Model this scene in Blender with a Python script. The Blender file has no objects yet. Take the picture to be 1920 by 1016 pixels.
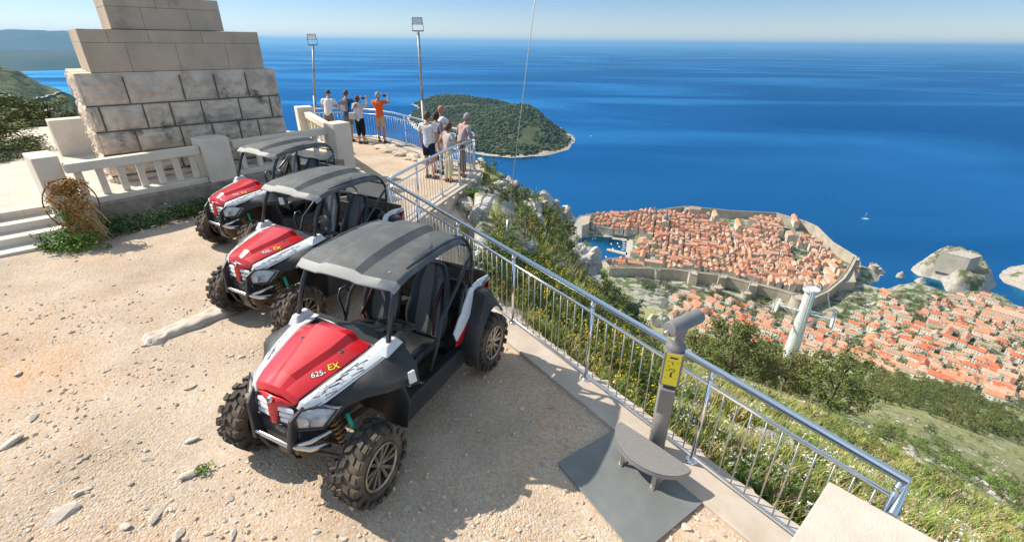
import bpy, bmesh, math, random
from math import sin, cos, tan, pi, radians, atan2, sqrt, hypot, exp, floor
from mathutils import Vector, Matrix, noise as mnoise
R = random.Random(7)
SC = bpy.context.scene
COL = SC.collection
# ------------------------------------------------------------------ camera, world, sun
CAMH = 3.4; FL = 16.4; PITCH = radians(26.1); ROLL = radians(0.6)
cam = bpy.data.cameras.new('camera'); co = bpy.data.objects.new('camera', cam); COL.objects.link(co)
cam.lens = FL; cam.sensor_width = 36; cam.clip_start = 0.05; cam.clip_end = 400000
cF = Vector((0, cos(PITCH), -sin(PITCH))); cR0 = Vector((1, 0, 0)); cU0 = cR0.cross(cF)
cR = cR0 * cos(ROLL) + cU0 * sin(ROLL); cU = cU0 * cos(ROLL) - cR0 * sin(ROLL)
co.matrix_world = Matrix(((cR.x, cU.x, -cF.x, 0), (cR.y, cU.y, -cF.y, 0), (cR.z, cU.z, -cF.z, CAMH), (0, 0, 0, 1)))
SC.camera = co
FPX = FL / 36 * 1920
SUN_EL = radians(43); SUN_AZ = radians(160)          # azimuth measured from +x, counter-clockwise
sd = Vector((cos(SUN_EL) * cos(SUN_AZ), cos(SUN_EL) * sin(SUN_AZ), sin(SUN_EL)))
sl = bpy.data.lights.new('sun', 'SUN'); sl.energy = 4.7; sl.angle = radians(0.5); sl.color = (1.0, 0.92, 0.79)
so = bpy.data.objects.new('sun', sl); COL.objects.link(so)
so.rotation_euler = sd.to_track_quat('Z', 'Y').to_euler(); so.location = (0, 0, 60)
w = bpy.data.worlds.new('World'); SC.world = w; w.use_nodes = True
nt = w.node_tree; bg = nt.nodes['Background']
sky = nt.nodes.new('ShaderNodeTexSky'); sky.sky_type = 'NISHITA'; sky.sun_disc = False
sky.sun_elevation = SUN_EL; sky.sun_rotation = radians(90) - SUN_AZ
sky.altitude = 400; sky.air_density = 1.0; sky.dust_density = 0.0; sky.ozone_density = 5.0
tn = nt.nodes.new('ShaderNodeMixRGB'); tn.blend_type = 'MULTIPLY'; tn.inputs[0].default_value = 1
# sky tint by height: dimmed near horizon, overhead boosted and warmed to fill shadows
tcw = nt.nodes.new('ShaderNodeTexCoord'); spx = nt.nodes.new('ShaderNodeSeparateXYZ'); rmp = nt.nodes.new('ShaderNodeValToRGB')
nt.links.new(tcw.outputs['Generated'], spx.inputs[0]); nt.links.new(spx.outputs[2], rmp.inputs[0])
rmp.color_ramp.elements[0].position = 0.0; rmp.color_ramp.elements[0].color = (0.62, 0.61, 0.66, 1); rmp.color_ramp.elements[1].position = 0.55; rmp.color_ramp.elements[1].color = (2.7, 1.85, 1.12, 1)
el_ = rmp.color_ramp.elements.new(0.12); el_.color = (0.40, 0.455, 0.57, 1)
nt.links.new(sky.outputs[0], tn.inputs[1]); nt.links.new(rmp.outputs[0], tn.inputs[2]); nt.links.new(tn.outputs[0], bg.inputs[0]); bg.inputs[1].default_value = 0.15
SC.view_settings.view_transform = 'Standard'; SC.view_settings.look = 'None'
SC.view_settings.exposure = 0.42; SC.view_settings.gamma = 1
SC.cycles.max_bounces = 6; SC.cycles.diffuse_bounces = 2; SC.cycles.glossy_bounces = 3
SC.cycles.transparent_max_bounces = 6; SC.cycles.volume_bounces = 0

def ray(px, py):
    d = cF + cR * ((px - 960) / FPX) - cU * ((py - 508) / FPX)
    return d.normalized()
def G(px, py, z=0.0):
    d = ray(px, py); t = (z - CAMH) / d.z
    return Vector((d.x * t, d.y * t, z))

# ------------------------------------------------------------------ helpers
def link(name, me, mats=(), parent=None, loc=None, rot=None):
    o = bpy.data.objects.new(name, me); COL.objects.link(o)
    for m in (mats if isinstance(mats, (list, tuple)) else [mats]): me.materials.append(m)
    if parent is not None: o.parent = parent
    if loc is not None: o.location = loc
    if rot is not None: o.rotation_euler = rot
    return o
def tag(o, label=None, cat=None, group=None, kind=None):
    if label: o['label'] = label
    if cat: o['category'] = cat
    if group: o['group'] = group
    if kind: o['kind'] = kind
    return o
def empty(name, loc=(0, 0, 0), rz=0.0, label=None, cat=None, group=None):
    o = bpy.data.objects.new(name, None); COL.objects.link(o)
    o.location = loc; o.rotation_euler = (0, 0, rz); o.empty_display_size = 0.2
    return tag(o, label, cat, group)
def kids(o): return [c for c in bpy.data.objects if c.parent == o]
class MB:
    """collects verts and faces of one mesh"""
    def __init__(s): s.v = []; s.f = []; s.m = []; s.sm = []; s.cur = 0; s.smooth = False
    def add(s, vs, fs):
        n = len(s.v); s.v += [tuple(p) for p in vs]
        for f in fs: s.f.append(tuple(i + n for i in f)); s.m.append(s.cur); s.sm.append(s.smooth)
        return s
    def box(s, c, d, rz=0.0, M=None):
        x, y, z = d[0] / 2, d[1] / 2, d[2] / 2
        vs = [Vector((i * x, j * y, k * z)) for k in (-1, 1) for j in (-1, 1) for i in (-1, 1)]
        if rz: vs = [Matrix.Rotation(rz, 3, 'Z') @ p for p in vs]
        vs = [p + Vector(c) for p in vs]
        if M is not None: vs = [M @ p for p in vs]
        return s.add(vs, [(0, 2, 3, 1), (4, 5, 7, 6), (0, 1, 5, 4), (2, 6, 7, 3), (0, 4, 6, 2), (1, 3, 7, 5)])
    def hull8(s, vs): # bottom 4 (ccw) + top 4 (ccw)
        return s.add(vs, [(3, 2, 1, 0), (4, 5, 6, 7), (0, 1, 5, 4), (1, 2, 6, 5), (2, 3, 7, 6), (3, 0, 4, 7)])
    def prism(s, pts, z0, z1):
        n = len(pts); vs = [(p[0], p[1], z0) for p in pts] + [(p[0], p[1], z1) for p in pts]
        return s.add(vs, [tuple(range(n - 1, -1, -1)), tuple(range(n, 2 * n))] + [(i, (i + 1) % n, n + (i + 1) % n, n + i) for i in range(n)])
    def tube(s, pts, r, n=8, closed=False, caps=True):
        pts = [Vector(p) for p in pts]; N = len(pts); rr = r if isinstance(r, (list, tuple)) else [r] * N
        vs = []; up = None; sm = s.smooth; s.smooth = True
        for i, p in enumerate(pts):
            a = pts[(i - 1) % N] if (closed or i > 0) else p; b = pts[(i + 1) % N] if (closed or i < N - 1) else p
            t = (b - a).normalized()
            if up is None:
                up = Vector((0, 0, 1)) if abs(t.z) < 0.9 else Vector((1, 0, 0))
            x = t.cross(up)
            if x.length < 1e-5: up = Vector((0, 1, 0)); x = t.cross(up)
            x.normalize(); y = x.cross(t).normalized(); up = y
            for k in range(n):
                a_ = 2 * pi * k / n; vs.append(p + (x * cos(a_) + y * sin(a_)) * rr[i])
        fs = [(i * n + k, i * n + (k + 1) % n, ((i + 1) % N) * n + (k + 1) % n, ((i + 1) % N) * n + k) for i in range(N if closed else N - 1) for k in range(n)]
        s.add(vs, fs); s.smooth = sm
        if caps and not closed:
            s.add(vs[:n], [tuple(range(n - 1, -1, -1))]); s.add(vs[-n:], [tuple(range(n))])
        return s
    def lathe(s, prof, n=24, M=None, closed=False):
        """prof: list of (r, h), about local z"""
        vs = []
        for r_, h in prof:
            for k in range(n):
                a = 2 * pi * k / n; p = Vector((r_ * cos(a), r_ * sin(a), h)); vs.append(M @ p if M is not None else p)
        m = len(prof); fs = [(i * n + k, i * n + (k + 1) % n, ((i + 1) % m) * n + (k + 1) % n, ((i + 1) % m) * n + k) for i in range(m if closed else m - 1) for k in range(n)]
        return s.add(vs, fs)
    def disc(s, c, r, n=16, M=None):
        vs = [Vector((r * cos(2 * pi * k / n), r * sin(2 * pi * k / n), 0)) + Vector(c) for k in range(n)]
        if M is not None: vs = [M @ p for p in vs]
        return s.add(vs, [tuple(range(n))])
    def grid(s, rows, closed=False):
        n = len(rows[0]); vs = [p for r_ in rows for p in r_]
        fs = []
        for i in range(len(rows) - 1):
            for k in range(n if closed else n - 1):
                fs.append((i * n + k, i * n + (k + 1) % n, (i + 1) * n + (k + 1) % n, (i + 1) * n + k))
        return s.add(vs, fs)
    def mesh(s, name='mesh'):
        me = bpy.data.meshes.new(name); me.from_pydata(s.v, [], s.f)
        me.polygons.foreach_set('material_index', s.m); me.polygons.foreach_set('use_smooth', s.sm); me.update(); return me
    def build(s, name, mats, parent=None, loc=None, rot=None, bevel=0, seg=2, fix=True, solid=0):
        me = s.mesh(name)
        if fix:
            bm = bmesh.new(); bm.from_mesh(me)
            bmesh.ops.remove_doubles(bm, verts=bm.verts, dist=1e-5)
            bmesh.ops.recalc_face_normals(bm, faces=bm.faces); bm.to_mesh(me); bm.free()
        o = link(name, me, mats, parent, loc, rot)
        if solid:
            m = o.modifiers.new('solid', 'SOLIDIFY'); m.thickness = solid; m.offset = -1
        if bevel:
            m = o.modifiers.new('bevel', 'BEVEL'); m.width = bevel; m.segments = seg; m.limit_method = 'ANGLE'; m.angle_limit = radians(40)
        return o
def smooth_all(o):
    o.data.polygons.foreach_set('use_smooth', [True] * len(o.data.polygons)); return o
def subsurf(o, l=1):
    m = o.modifiers.new('sub', 'SUBSURF'); m.levels = l; m.render_levels = l; return smooth_all(o)
def fbm(x, y, o=4, z=0.0):
    return mnoise.fractal(Vector((x, y, z)), 1.0, 2.0, o)     # about -1..1
def sstep(a, b, x):
    t = min(1, max(0, (x - a) / (b - a))); return t * t * (3 - 2 * t)
def lerp(a, b, t): return a + (b - a) * t
def interp(tab, x):
    if x <= tab[0][0]: return tab[0][1]
    for (a, b), (c, d) in zip(tab, tab[1:]):
        if x <= c: return b + (d - b) * (x - a) / (c - a)
    return tab[-1][1]
def inpoly(x, y, P):
    c = False; j = len(P) - 1
    for i in range(len(P)):
        if (P[i][1] > y) != (P[j][1] > y) and x < (P[j][0] - P[i][0]) * (y - P[i][1]) / (P[j][1] - P[i][1]) + P[i][0]: c = not c
        j = i
    return c
def pdist(x, y, P, closed=True):
    """distance to polyline"""
    b = 1e9; n = len(P)
    for i in range(n if closed else n - 1):
        x0, y0 = P[i][0], P[i][1]; x1, y1 = P[(i + 1) % n][0], P[(i + 1) % n][1]
        dx, dy = x1 - x0, y1 - y0; t = max(0, min(1, ((x - x0) * dx + (y - y0) * dy) / (dx * dx + dy * dy + 1e-12)))
        b = min(b, (x - x0 - t * dx) ** 2 + (y - y0 - t * dy) ** 2)
    return sqrt(b)

# ------------------------------------------------------------------ materials
MATS = {}
def mat(name, col, rough=0.8, metal=0.0, spec=0.5, col2=None, scale=5.0, detail=4, bump=0.0, bscale=None, bdist=0.02, coat=0.0, lo=0.35, hi=0.65, emit=None, rand=0.0, coords='Object', sss=0, col3=None, scale3=0.4, lo3=0.5, hi3=0.65, voro=False, alpha=None, trans=0.0):
    m = bpy.data.materials.new(name); m.use_nodes = True; MATS[name] = m
    N = m.node_tree.nodes; L = m.node_tree.links; b = N['Principled BSDF']
    b.inputs['Base Color'].default_value = (*col, 1); b.inputs['Roughness'].default_value = rough
    b.inputs['Metallic'].default_value = metal; b.inputs['Specular IOR Level'].default_value = spec
    if coat: b.inputs['Coat Weight'].default_value = coat; b.inputs['Coat Roughness'].default_value = 0.05
    if trans: b.inputs['Transmission Weight'].default_value = trans
    tc = N.new('ShaderNodeTexCoord'); src = None
    def noise_(sc, det=detail, vor=False):
        n = N.new('ShaderNodeTexVoronoi' if vor else 'ShaderNodeTexNoise'); n.inputs['Scale'].default_value = sc
        if not vor: n.inputs['Detail'].default_value = det; n.inputs['Roughness'].default_value = 0.6
        L.new(tc.outputs[coords], n.inputs['Vector']); return n
    if col2:
        n = noise_(scale); r = N.new('ShaderNodeMapRange'); r.inputs[1].default_value = lo; r.inputs[2].default_value = hi
        L.new(n.outputs[0], r.inputs[0]); mx = N.new('ShaderNodeMix'); mx.data_type = 'RGBA'
        mx.inputs['A'].default_value = (*col, 1); mx.inputs['B'].default_value = (*col2, 1)
        L.new(r.outputs[0], mx.inputs['Factor']); src = mx.outputs['Result']
        if col3:
            n = noise_(scale3); r = N.new('ShaderNodeMapRange'); r.inputs[1].default_value = lo3; r.inputs[2].default_value = hi3
            L.new(n.outputs[0], r.inputs[0]); m2 = N.new('ShaderNodeMix'); m2.data_type = 'RGBA'
            L.new(src, m2.inputs['A']); m2.inputs['B'].default_value = (*col3, 1); L.new(r.outputs[0], m2.inputs['Factor']); src = m2.outputs['Result']
    if rand:
        oi = N.new('ShaderNodeNewGeometry'); hs = N.new('ShaderNodeHueSaturation')
        r = N.new('ShaderNodeMapRange'); r.inputs[3].default_value = 1 - rand; r.inputs[4].default_value = 1 + rand
        L.new(oi.outputs['Random Per Island'], r.inputs[0]); L.new(r.outputs[0], hs.inputs['Value'])
        h = N.new('ShaderNodeMapRange'); h.inputs[3].default_value = 0.5 - rand * 0.05; h.inputs[4].default_value = 0.5 + rand * 0.05
        mu = N.new('ShaderNodeMath'); mu.operation = 'MULTIPLY'; mu.inputs[1].default_value = 7.31; fr = N.new('ShaderNodeMath'); fr.operation = 'FRACT'
        L.new(oi.outputs['Random Per Island'], mu.inputs[0]); L.new(mu.outputs[0], fr.inputs[0]); L.new(fr.outputs[0], h.inputs[0]); L.new(h.outputs[0], hs.inputs['Hue'])
        if src: L.new(src, hs.inputs['Color'])
        else: hs.inputs['Color'].default_value = (*col, 1)
        src = hs.outputs[0]
    if src: L.new(src, b.inputs['Base Color'])
    if bump:
        n = noise_(bscale or scale, 6, voro); bp = N.new('ShaderNodeBump'); bp.inputs['Strength'].default_value = bump; bp.inputs['Distance'].default_value = bdist
        L.new(n.outputs[0], bp.inputs['Height']); L.new(bp.outputs[0], b.inputs['Normal'])
    if emit: b.inputs['Emission Color'].default_value = (*emit[:3], 1); b.inputs['Emission Strength'].default_value = emit[3]
    return m
# ------------------------------------------------------------------ terrain, sea, islands
SEA = -408.0
HH = CAMH - SEA
def SP(px, py): return G(px, py, SEA)
def proj(p):
    v = Vector(p) - Vector((0, 0, CAMH)); d = v.dot(cF)
    if d < 0.01: return (-1e4, -1e4)
    return (960 + FPX * v.dot(cR) / d, 508 - FPX * v.dot(cU) / d)
# coast of the mainland seen from above (world points at sea level)
COAST_PX = [(860, 560), (1060, 520), (1118, 493), (1132, 489), (1150, 492), (1172, 489), (1180, 478), (1184, 455), (1178, 446), (1110, 443), (1094, 447), (1066, 440),
            (1072, 424), (1092, 412), (1130, 412), (1190, 403), (1225, 402), (1282, 402), (1300, 402), (1370, 411), (1450, 414), (1524, 438), (1548, 462), (1582, 488),
            (1612, 500), (1640, 507), (1650, 514), (1645, 527), (1625, 533), (1640, 545), (1668, 541), (1690, 530), (1712, 534), (1735, 538), (1770, 552), (1800, 556), (1825, 540), (1850, 552),
            (1880, 560), (1930, 588), (2100, 660)]
COAST = [SP(*p).xy for p in COAST_PX]
COAST = [(p.x, p.y) for p in COAST] + [(1700, 300), (1700, -200), (-300, -200), (-400, 500)]
TABA = [(0, 0), (4, -1), (30, -17.5), (70, -44), (150, -97), (300, -188), (500, -306), (600, -346), (700, -374), (760, -386), (900, -394), (1300, -399)]
TABB = [(0, 0), (4, -1), (10, -4.6), (30, -18), (100, -63), (300, -180), (500, -266), (650, -322), (800, -352), (1000, -384), (1230, -401), (1400, -405)]
# the platform outline
RAIL_TOP = [(-2.36, 8.65), (0.01, 5.25), (2.4, 1.97)]
VIEW = [(-2.36, 8.65), (-2.07, 9.82), (-1.76, 10.87), (-1.51, 11.68), (-1.29, 12.35), (-1.14, 12.95), (-1.09, 13.4), (-1.19, 13.82), (-1.42, 14.15), (-1.75, 14.5), (-2.35, 15.2), (-3.0, 16.05), (-3.8, 17.05), (-4.4, 17.8), (-5.3, 18.5), (-6.3, 19.0), (-7.3, 18.9), (-8.1, 18.3)]
PLAT = [(9.7, -8.1)] + [(2.55, 1.8), (2.3, 2.3), (0.2, 5.25)] + [(VIEW[0][0] + .2, VIEW[0][1] + .1)] + [(x + .25, y + .12) for x, y in VIEW[1:]] + [(-9, 20), (-17, 22), (-24, 15), (-24, -8)]
CREST = [(-12, 15.0, 11.0), (-4, 14.6, 12.8), (0.0, 15.0, 15.5), (3, 15, 17.2), (6.3, 15, 20.2), (10, 14, 24.2), (14, 12.5, 27.6), (17.5, 11.5, 31.2), (21, 9.5, 33.2), (25, 8.5, 36), (29, 8, 39)]
def zfun(x, y, detail=True):
    s = hypot(x, y); az = math.degrees(atan2(x, y))
    if s < 60 and inpoly(x, y, PLAT): return -0.35
    t = sstep(36, 50, az); z = lerp(interp(TABA, s), interp(TABB, s), t)
    if az < -8: z = interp([(0, 0), (20, -4), (60, -25), (200, -110), (600, -290), (1000, -412)], s)
    if s < 60:
        pd = pdist(x, y, PLAT)
        if az > 20: tabn = lerp(-0.12 - 0.35 * pd, z, sstep(.3, 6, pd))
        if az < 25:
            c = interp([(a, b) for a, b, _ in CREST], az); dp = interp([(a, d) for a, _, d in CREST], az)
            if az < -5: zz = -0.3 - pd * 1.1
            else:
                zc = CAMH - c * tan(radians(dp)) + 0.3 * fbm(az * .4, 3.1, 3)
                if s <= c: q = pd / max(.4, pd + (c - s)); zz = lerp(-0.15, zc, q) - 0.45 * sin(pi * q) * sstep(-3, 3, az)
                else: zz = min(zc, -.15 - pd * .3) - (s - c) * 1.5
            zz = max(zz, z - 4 - s * .1)
        z = tabn if az >= 25 else (zz if az <= 20 else lerp(zz, tabn, sstep(20, 25, az)))
    if detail:
        if s < 150: z += 0.22 * fbm(x * .5, y * .5, 4) * sstep(0, 3, s - 3) + (0.6 * fbm(x * .09, y * .09, 3) if s > 30 else 0)
        else: z += 3.0 * fbm(x * .012, y * .012, 4)
    if s > 560:
        d = pdist(x, y, COAST); ins = inpoly(x, y, COAST)
        if not ins: z = -409.5 - min(6, d * .3)
        else: z = max(lerp(-407, z, sstep(0, 25, d)), -406)
    return z
def hit(px, py, smax=1600):
    d = ray(px, py); C = Vector((0, 0, CAMH)); t = 3.0
    while t < smax:
        p = C + d * t
        if p.z < SEA: break
        if p.z < zfun(p.x, p.y, False): return Vector((p.x, p.y, zfun(p.x, p.y)))
        t *= 1.012
    return SP(px, py)
m_sea = mat('sea_water', (0.0, 0.056, 0.140), rough=0.22, spec=0.28, col2=(0.0, 0.075, 0.170), scale=0.0016, detail=5)
def sea_nodes():
    N = m_sea.node_tree.nodes; L = m_sea.node_tree.links; b = N['Principled BSDF']; out = N['Material Output']
    tc = N.new('ShaderNodeTexCoord'); mp = N.new('ShaderNodeMapping'); mp.inputs['Scale'].default_value = (0.00030, 0.0010, 1); mp.inputs['Rotation'].default_value = (0, 0, radians(-8))
    L.new(tc.outputs['Object'], mp.inputs[0]); n = N.new('ShaderNodeTexNoise'); n.inputs['Scale'].default_value = 1; n.inputs['Detail'].default_value = 7; n.inputs['Distortion'].default_value = 0.7
    L.new(mp.outputs[0], n.inputs[0]); r = N.new('ShaderNodeMapRange'); r.inputs[1].default_value = .38; r.inputs[2].default_value = .64; r.inputs[3].default_value = .12; r.inputs[4].default_value = .40
    L.new(n.outputs[0], r.inputs[0])
    n2 = N.new('ShaderNodeTexNoise'); n2.inputs['Scale'].default_value = 0.12; n2.inputs['Detail'].default_value = 4; L.new(tc.outputs['Object'], n2.inputs[0])
    bp = N.new('ShaderNodeBump'); bp.inputs['Strength'].default_value = 0.4; bp.inputs['Distance'].default_value = 0.8; L.new(n2.outputs[0], bp.inputs['Height'])
    df = N.new('ShaderNodeBsdfDiffuse'); L.new(b.inputs['Base Color'].links[0].from_socket, df.inputs['Color']); L.new(bp.outputs[0], df.inputs['Normal'])
    gl = N.new('ShaderNodeBsdfGlossy'); gm = N.new('ShaderNodeMix'); gm.data_type = 'RGBA'; gm.inputs['A'].default_value = (0.035, 0.27, 0.52, 1); gm.inputs['B'].default_value = (0.07, 0.38, 0.72, 1); r2 = N.new('ShaderNodeMapRange'); r2.inputs[1].default_value = .40; r2.inputs[2].default_value = .62; L.new(n.outputs[0], r2.inputs[0]); L.new(r2.outputs[0], gm.inputs['Factor']); L.new(gm.outputs['Result'], gl.inputs['Color']); L.new(r.outputs[0], gl.inputs['Roughness']); L.new(bp.outputs[0], gl.inputs['Normal'])
    fr = N.new('ShaderNodeFresnel'); fr.inputs['IOR'].default_value = 1.22; L.new(bp.outputs[0], fr.inputs['Normal'])
    mx = N.new('ShaderNodeMixShader'); L.new(fr.outputs[0], mx.inputs[0]); L.new(df.outputs[0], mx.inputs[1]); L.new(gl.outputs[0], mx.inputs[2]); L.new(mx.outputs[0], out.inputs['Surface'])
sea_nodes()
def build_sea():
    m = MB(); rows = []
    for r_ in (50, 400, 900, 1600, 3000, 6000, 12000, 25000, 50000, 90000, 160000, 290000):
        rows.append([Vector((r_ * cos(a), r_ * sin(a), SEA)) for a in [2 * pi * k / 96 for k in range(96)]])
    m.grid(rows, closed=True); o = m.build('sea', m_sea, fix=False); tag(o, 'deep blue open sea reaching the horizon', 'sea', kind='structure')
build_sea()
m_hill = mat('hill_ground', (0.22, 0.24, 0.07), rough=0.95, spec=0.1, col2=(0.40, 0.37, 0.20), scale=0.45, detail=10, lo=.40, hi=.58, col3=(0.52, 0.47, 0.39), scale3=0.16, lo3=.58, hi3=.66, bump=0.6, bscale=3, bdist=0.15)
m_rock = mat('limestone_rock', (0.64, 0.59, 0.52), rough=0.9, spec=0.2, col2=(0.33, 0.32, 0.31), scale=1.6, detail=8, lo=.40, hi=.66, bump=1.0, bscale=3.0, bdist=0.12, col3=(.42, .33, .24), scale3=.7, lo3=.58, hi3=.75)
m_urban = mat('urban_ground', (0.38, 0.34, 0.27), rough=0.9, spec=0.2, col2=(0.10, 0.14, 0.05), scale=0.05, detail=8, lo=.36, hi=.52, col3=(.42, .39, .34), scale3=.06, lo3=.5, hi3=.56)
m_coast = mat('coast_rock', (0.50, 0.45, 0.38), rough=0.9, spec=0.2, col2=(0.33, 0.29, 0.24), scale=0.12, detail=6, bump=.8, bscale=.2, bdist=2)
def build_terrain():
    az0, az1, na = -62.0, 80.0, 300
    rad = []; r_ = 2.2
    while r_ < 1900: rad.append(r_); r_ *= 1.0245 if r_ > 40 else 1.018
    rows = []; m = MB(); m.smooth = True; Z = {}
    for i, s in enumerate(rad):
        row = []
        for k in range(na + 1):
            # finer steps on the side that shows
            t = k / na; az = radians(lerp(az0, az1, t)) ; x, y = s * sin(az), s * cos(az)
            row.append(Vector((x, y, zfun(x, y))))
        rows.append(row)
    # where ground level of inner ring
    n = na + 1; vs = [p for r_ in rows for p in r_]; m.v = [tuple(p) for p in vs]
    for i in range(len(rows) - 1):
        for k in range(na):
            q = (i * n + k, i * n + k + 1, (i + 1) * n + k + 1, (i + 1) * n + k)
            zs = [vs[j].z for j in q]
            if min(zs) > -0.36 and max(zs) < -0.34: continue
            m.f.append(q); m.sm.append(True)
            c = (vs[q[0]] + vs[q[2]]) / 2; steep = (max(zs) - min(zs)) / max(.05, rad[i] * .025)
            d = 0
            if rad[i] > 640: d = 2 if max(zs) > -405 else 3
            elif rad[i] < 40 and (steep > 1.5 or (math.degrees(atan2(c.x, c.y)) < 24 and fbm(c.x * .9, c.y * .9, 3) > -.18)): d = 1
            m.m.append(d)
    o = m.build('hill_terrain', [m_hill, m_rock, m_urban, m_coast], fix=False)
    tag(o, 'steep green and stony hillside dropping from the railing to the town', 'hillside', kind='structure')
build_terrain()

# ---- wooded island
m_wood = mat('island_woodland', (0.042, 0.062, 0.028), rough=0.95, spec=0.1, col2=(0.080, 0.098, 0.045), scale=0.02, detail=6, rand=.35)
m_island = mat('island_ground', (0.055, 0.075, 0.03), rough=0.95, spec=0.1, col2=(0.10, 0.11, 0.055), scale=0.02)
ICO = None
def ico_pts(sub=1):
    bm = bmesh.new(); bmesh.ops.create_icosphere(bm, subdivisions=sub, radius=1.0)
    v = [p.co.copy() for p in bm.verts]; f = [tuple(q.index for q in g.verts) for g in bm.faces]; bm.free(); return v, f
ICO1 = ico_pts(1); ICO2 = ico_pts(2)
def blob(m, c, r_, sq=0.7, ico=None, jit=.25, rnd=R):
    V, F = ico or ICO1
    a = rnd.random() * 6.28; ca, sa = cos(a), sin(a)
    m.add([(c[0] + r_ * (p.x * ca - p.y * sa) * (1 + jit * (rnd.random() - .5)), c[1] + r_ * (p.x * sa + p.y * ca) * (1 + jit * (rnd.random() - .5)), c[2] + r_ * sq * p.z * (1 + jit * (rnd.random() - .5))) for p in V], F)
def island(name, px, hfun, label, cat, res, mats, band=14, z0=SEA - 2, kind='structure'):
    P = [SP(*p) for p in px]; xs = [p.x for p in P]; ys = [p.y for p in P]; PP = [(p.x, p.y) for p in P]
    m = MB(); m.smooth = True; nx = int((max(xs) - min(xs)) / res) + 3; ny = int((max(ys) - min(ys)) / res) + 3
    H_ = {}
    for j in range(ny):
        for i in range(nx):
            x = min(xs) - res + i * res; y = min(ys) - res + j * res
            ins = inpoly(x, y, PP); d = pdist(x, y, PP)
            h = hfun(x, y, d) if ins else -min(6, d * .4)
            H_[i, j] = (h, ins, d); m.v.append((x, y, SEA + h))
    for j in range(ny - 1):
        for i in range(nx - 1):
            c = [H_[i, j], H_[i + 1, j], H_[i + 1, j + 1], H_[i, j + 1]]
            if max(q[0] for q in c) < -3: continue
            m.f.append((j * nx + i, j * nx + i + 1, (j + 1) * nx + i + 1, (j + 1) * nx + i)); m.sm.append(True)
            dd = min(q[2] if q[1] else 0 for q in c); m.m.append(1 if dd < band * (1 + 1.3 * fbm(m.v[j * nx + i][0] * .02, m.v[j * nx + i][1] * .02, 3)) else 0)
    o = m.build(name, mats, fix=False); tag(o, label, cat, kind=kind); return PP, o
ISL_PX = [(771, 196), (785, 202), (772, 210), (762, 222), (775, 240), (805, 262), (850, 280), (887, 288), (916, 293), (960, 296.5), (999, 294), (1025, 291.5), (1043, 287), (1066, 281), (1078, 266), (1078, 257), (1066, 248), (1046, 236), (1020, 226), (985, 216),
          (965, 212), (948, 209), (935, 207), (925, 206), (948, 202), (966, 199), (955, 195), (938, 193), (915, 192), (890, 190), (860, 187), (830, 186), (795, 188)]
def isl_h(x, y, d):
    px, py = proj((x, y, SEA))
    hill = 78 * exp(-((px - 975) / 75) ** 2 - ((py - 240) / 26) ** 2) + 40 * exp(-((px - 850) / 60) ** 2 - ((py - 205) / 16) ** 2) + 22
    return 3 * sstep(0, 12, d) + hill * sstep(8, 150, d) + 5 * fbm(x * .01, y * .01)
ISLP, _o = island('wooded_island', ISL_PX, isl_h, 'dark green wooded island with a pale rocky shore', 'island', 16, [m_island, m_coast], band=15)
def island_wood():
    m = MB(); m.smooth = True; rnd = random.Random(3)
    xs = [p[0] for p in ISLP]; ys = [p[1] for p in ISLP]; n = 0
    while n < 9500:
        x = rnd.uniform(min(xs), max(xs)); y = rnd.uniform(min(ys), max(ys))
        if not inpoly(x, y, ISLP): continue
        d = pdist(x, y, ISLP)
        if d < 17 + 10 * fbm(x * .02, y * .02, 2): continue
        px, py = proj((x, y, SEA))
        if fbm(x * .006, y * .006, 3) > .42: n += 1; continue
        h = isl_h(x, y, d); r_ = rnd.choice([3.5, 4.5, 5.5, 7, 9]) * rnd.uniform(.8, 1.2); blob(m, (x, y, SEA + h + r_ * rnd.uniform(.0, .5)), r_, rnd.uniform(.6, 1.1), jit=.6, rnd=rnd); n += 1
    o = m.build('woodland', m_wood, fix=False); tag(o, 'dark green woodland covering the island', 'woodland', kind='stuff')
island_wood()
# ---- far hillside with roads, at the left
def pol(azd, s): a = radians(azd); return s * sin(a), s * cos(a)
def lh(az, s):
    ridge = interp([(-66, 90), (-56, 50), (-50, -5), (-46.6, -55), (-44, -112), (-41.5, -180), (-39.5, -235), (-37, -295), (-34, -350), (-31, -415)], az)
    t = (s - 2100) / 900
    if t < 0: z = lerp(ridge, -395, min(1, (-t) ** 1.0 * .85))
    else: z = lerp(ridge, -430, min(1, t * 1.2))
    return z + 22 * fbm(az * .35, s * .0022, 5) * (1 - abs(t) * .3) + 10 * fbm(az * 1.2, s * .008, 3)
m_scrub = mat('scrub_hill', (0.075, 0.105, 0.04), rough=0.95, spec=0.1, col2=(0.20, 0.20, 0.10), scale=0.006, detail=8, lo=.44, hi=.66, col3=(0.03, 0.05, 0.02), scale3=0.012, lo3=.55, hi3=.62, bump=1, bscale=.03, bdist=12)
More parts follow.
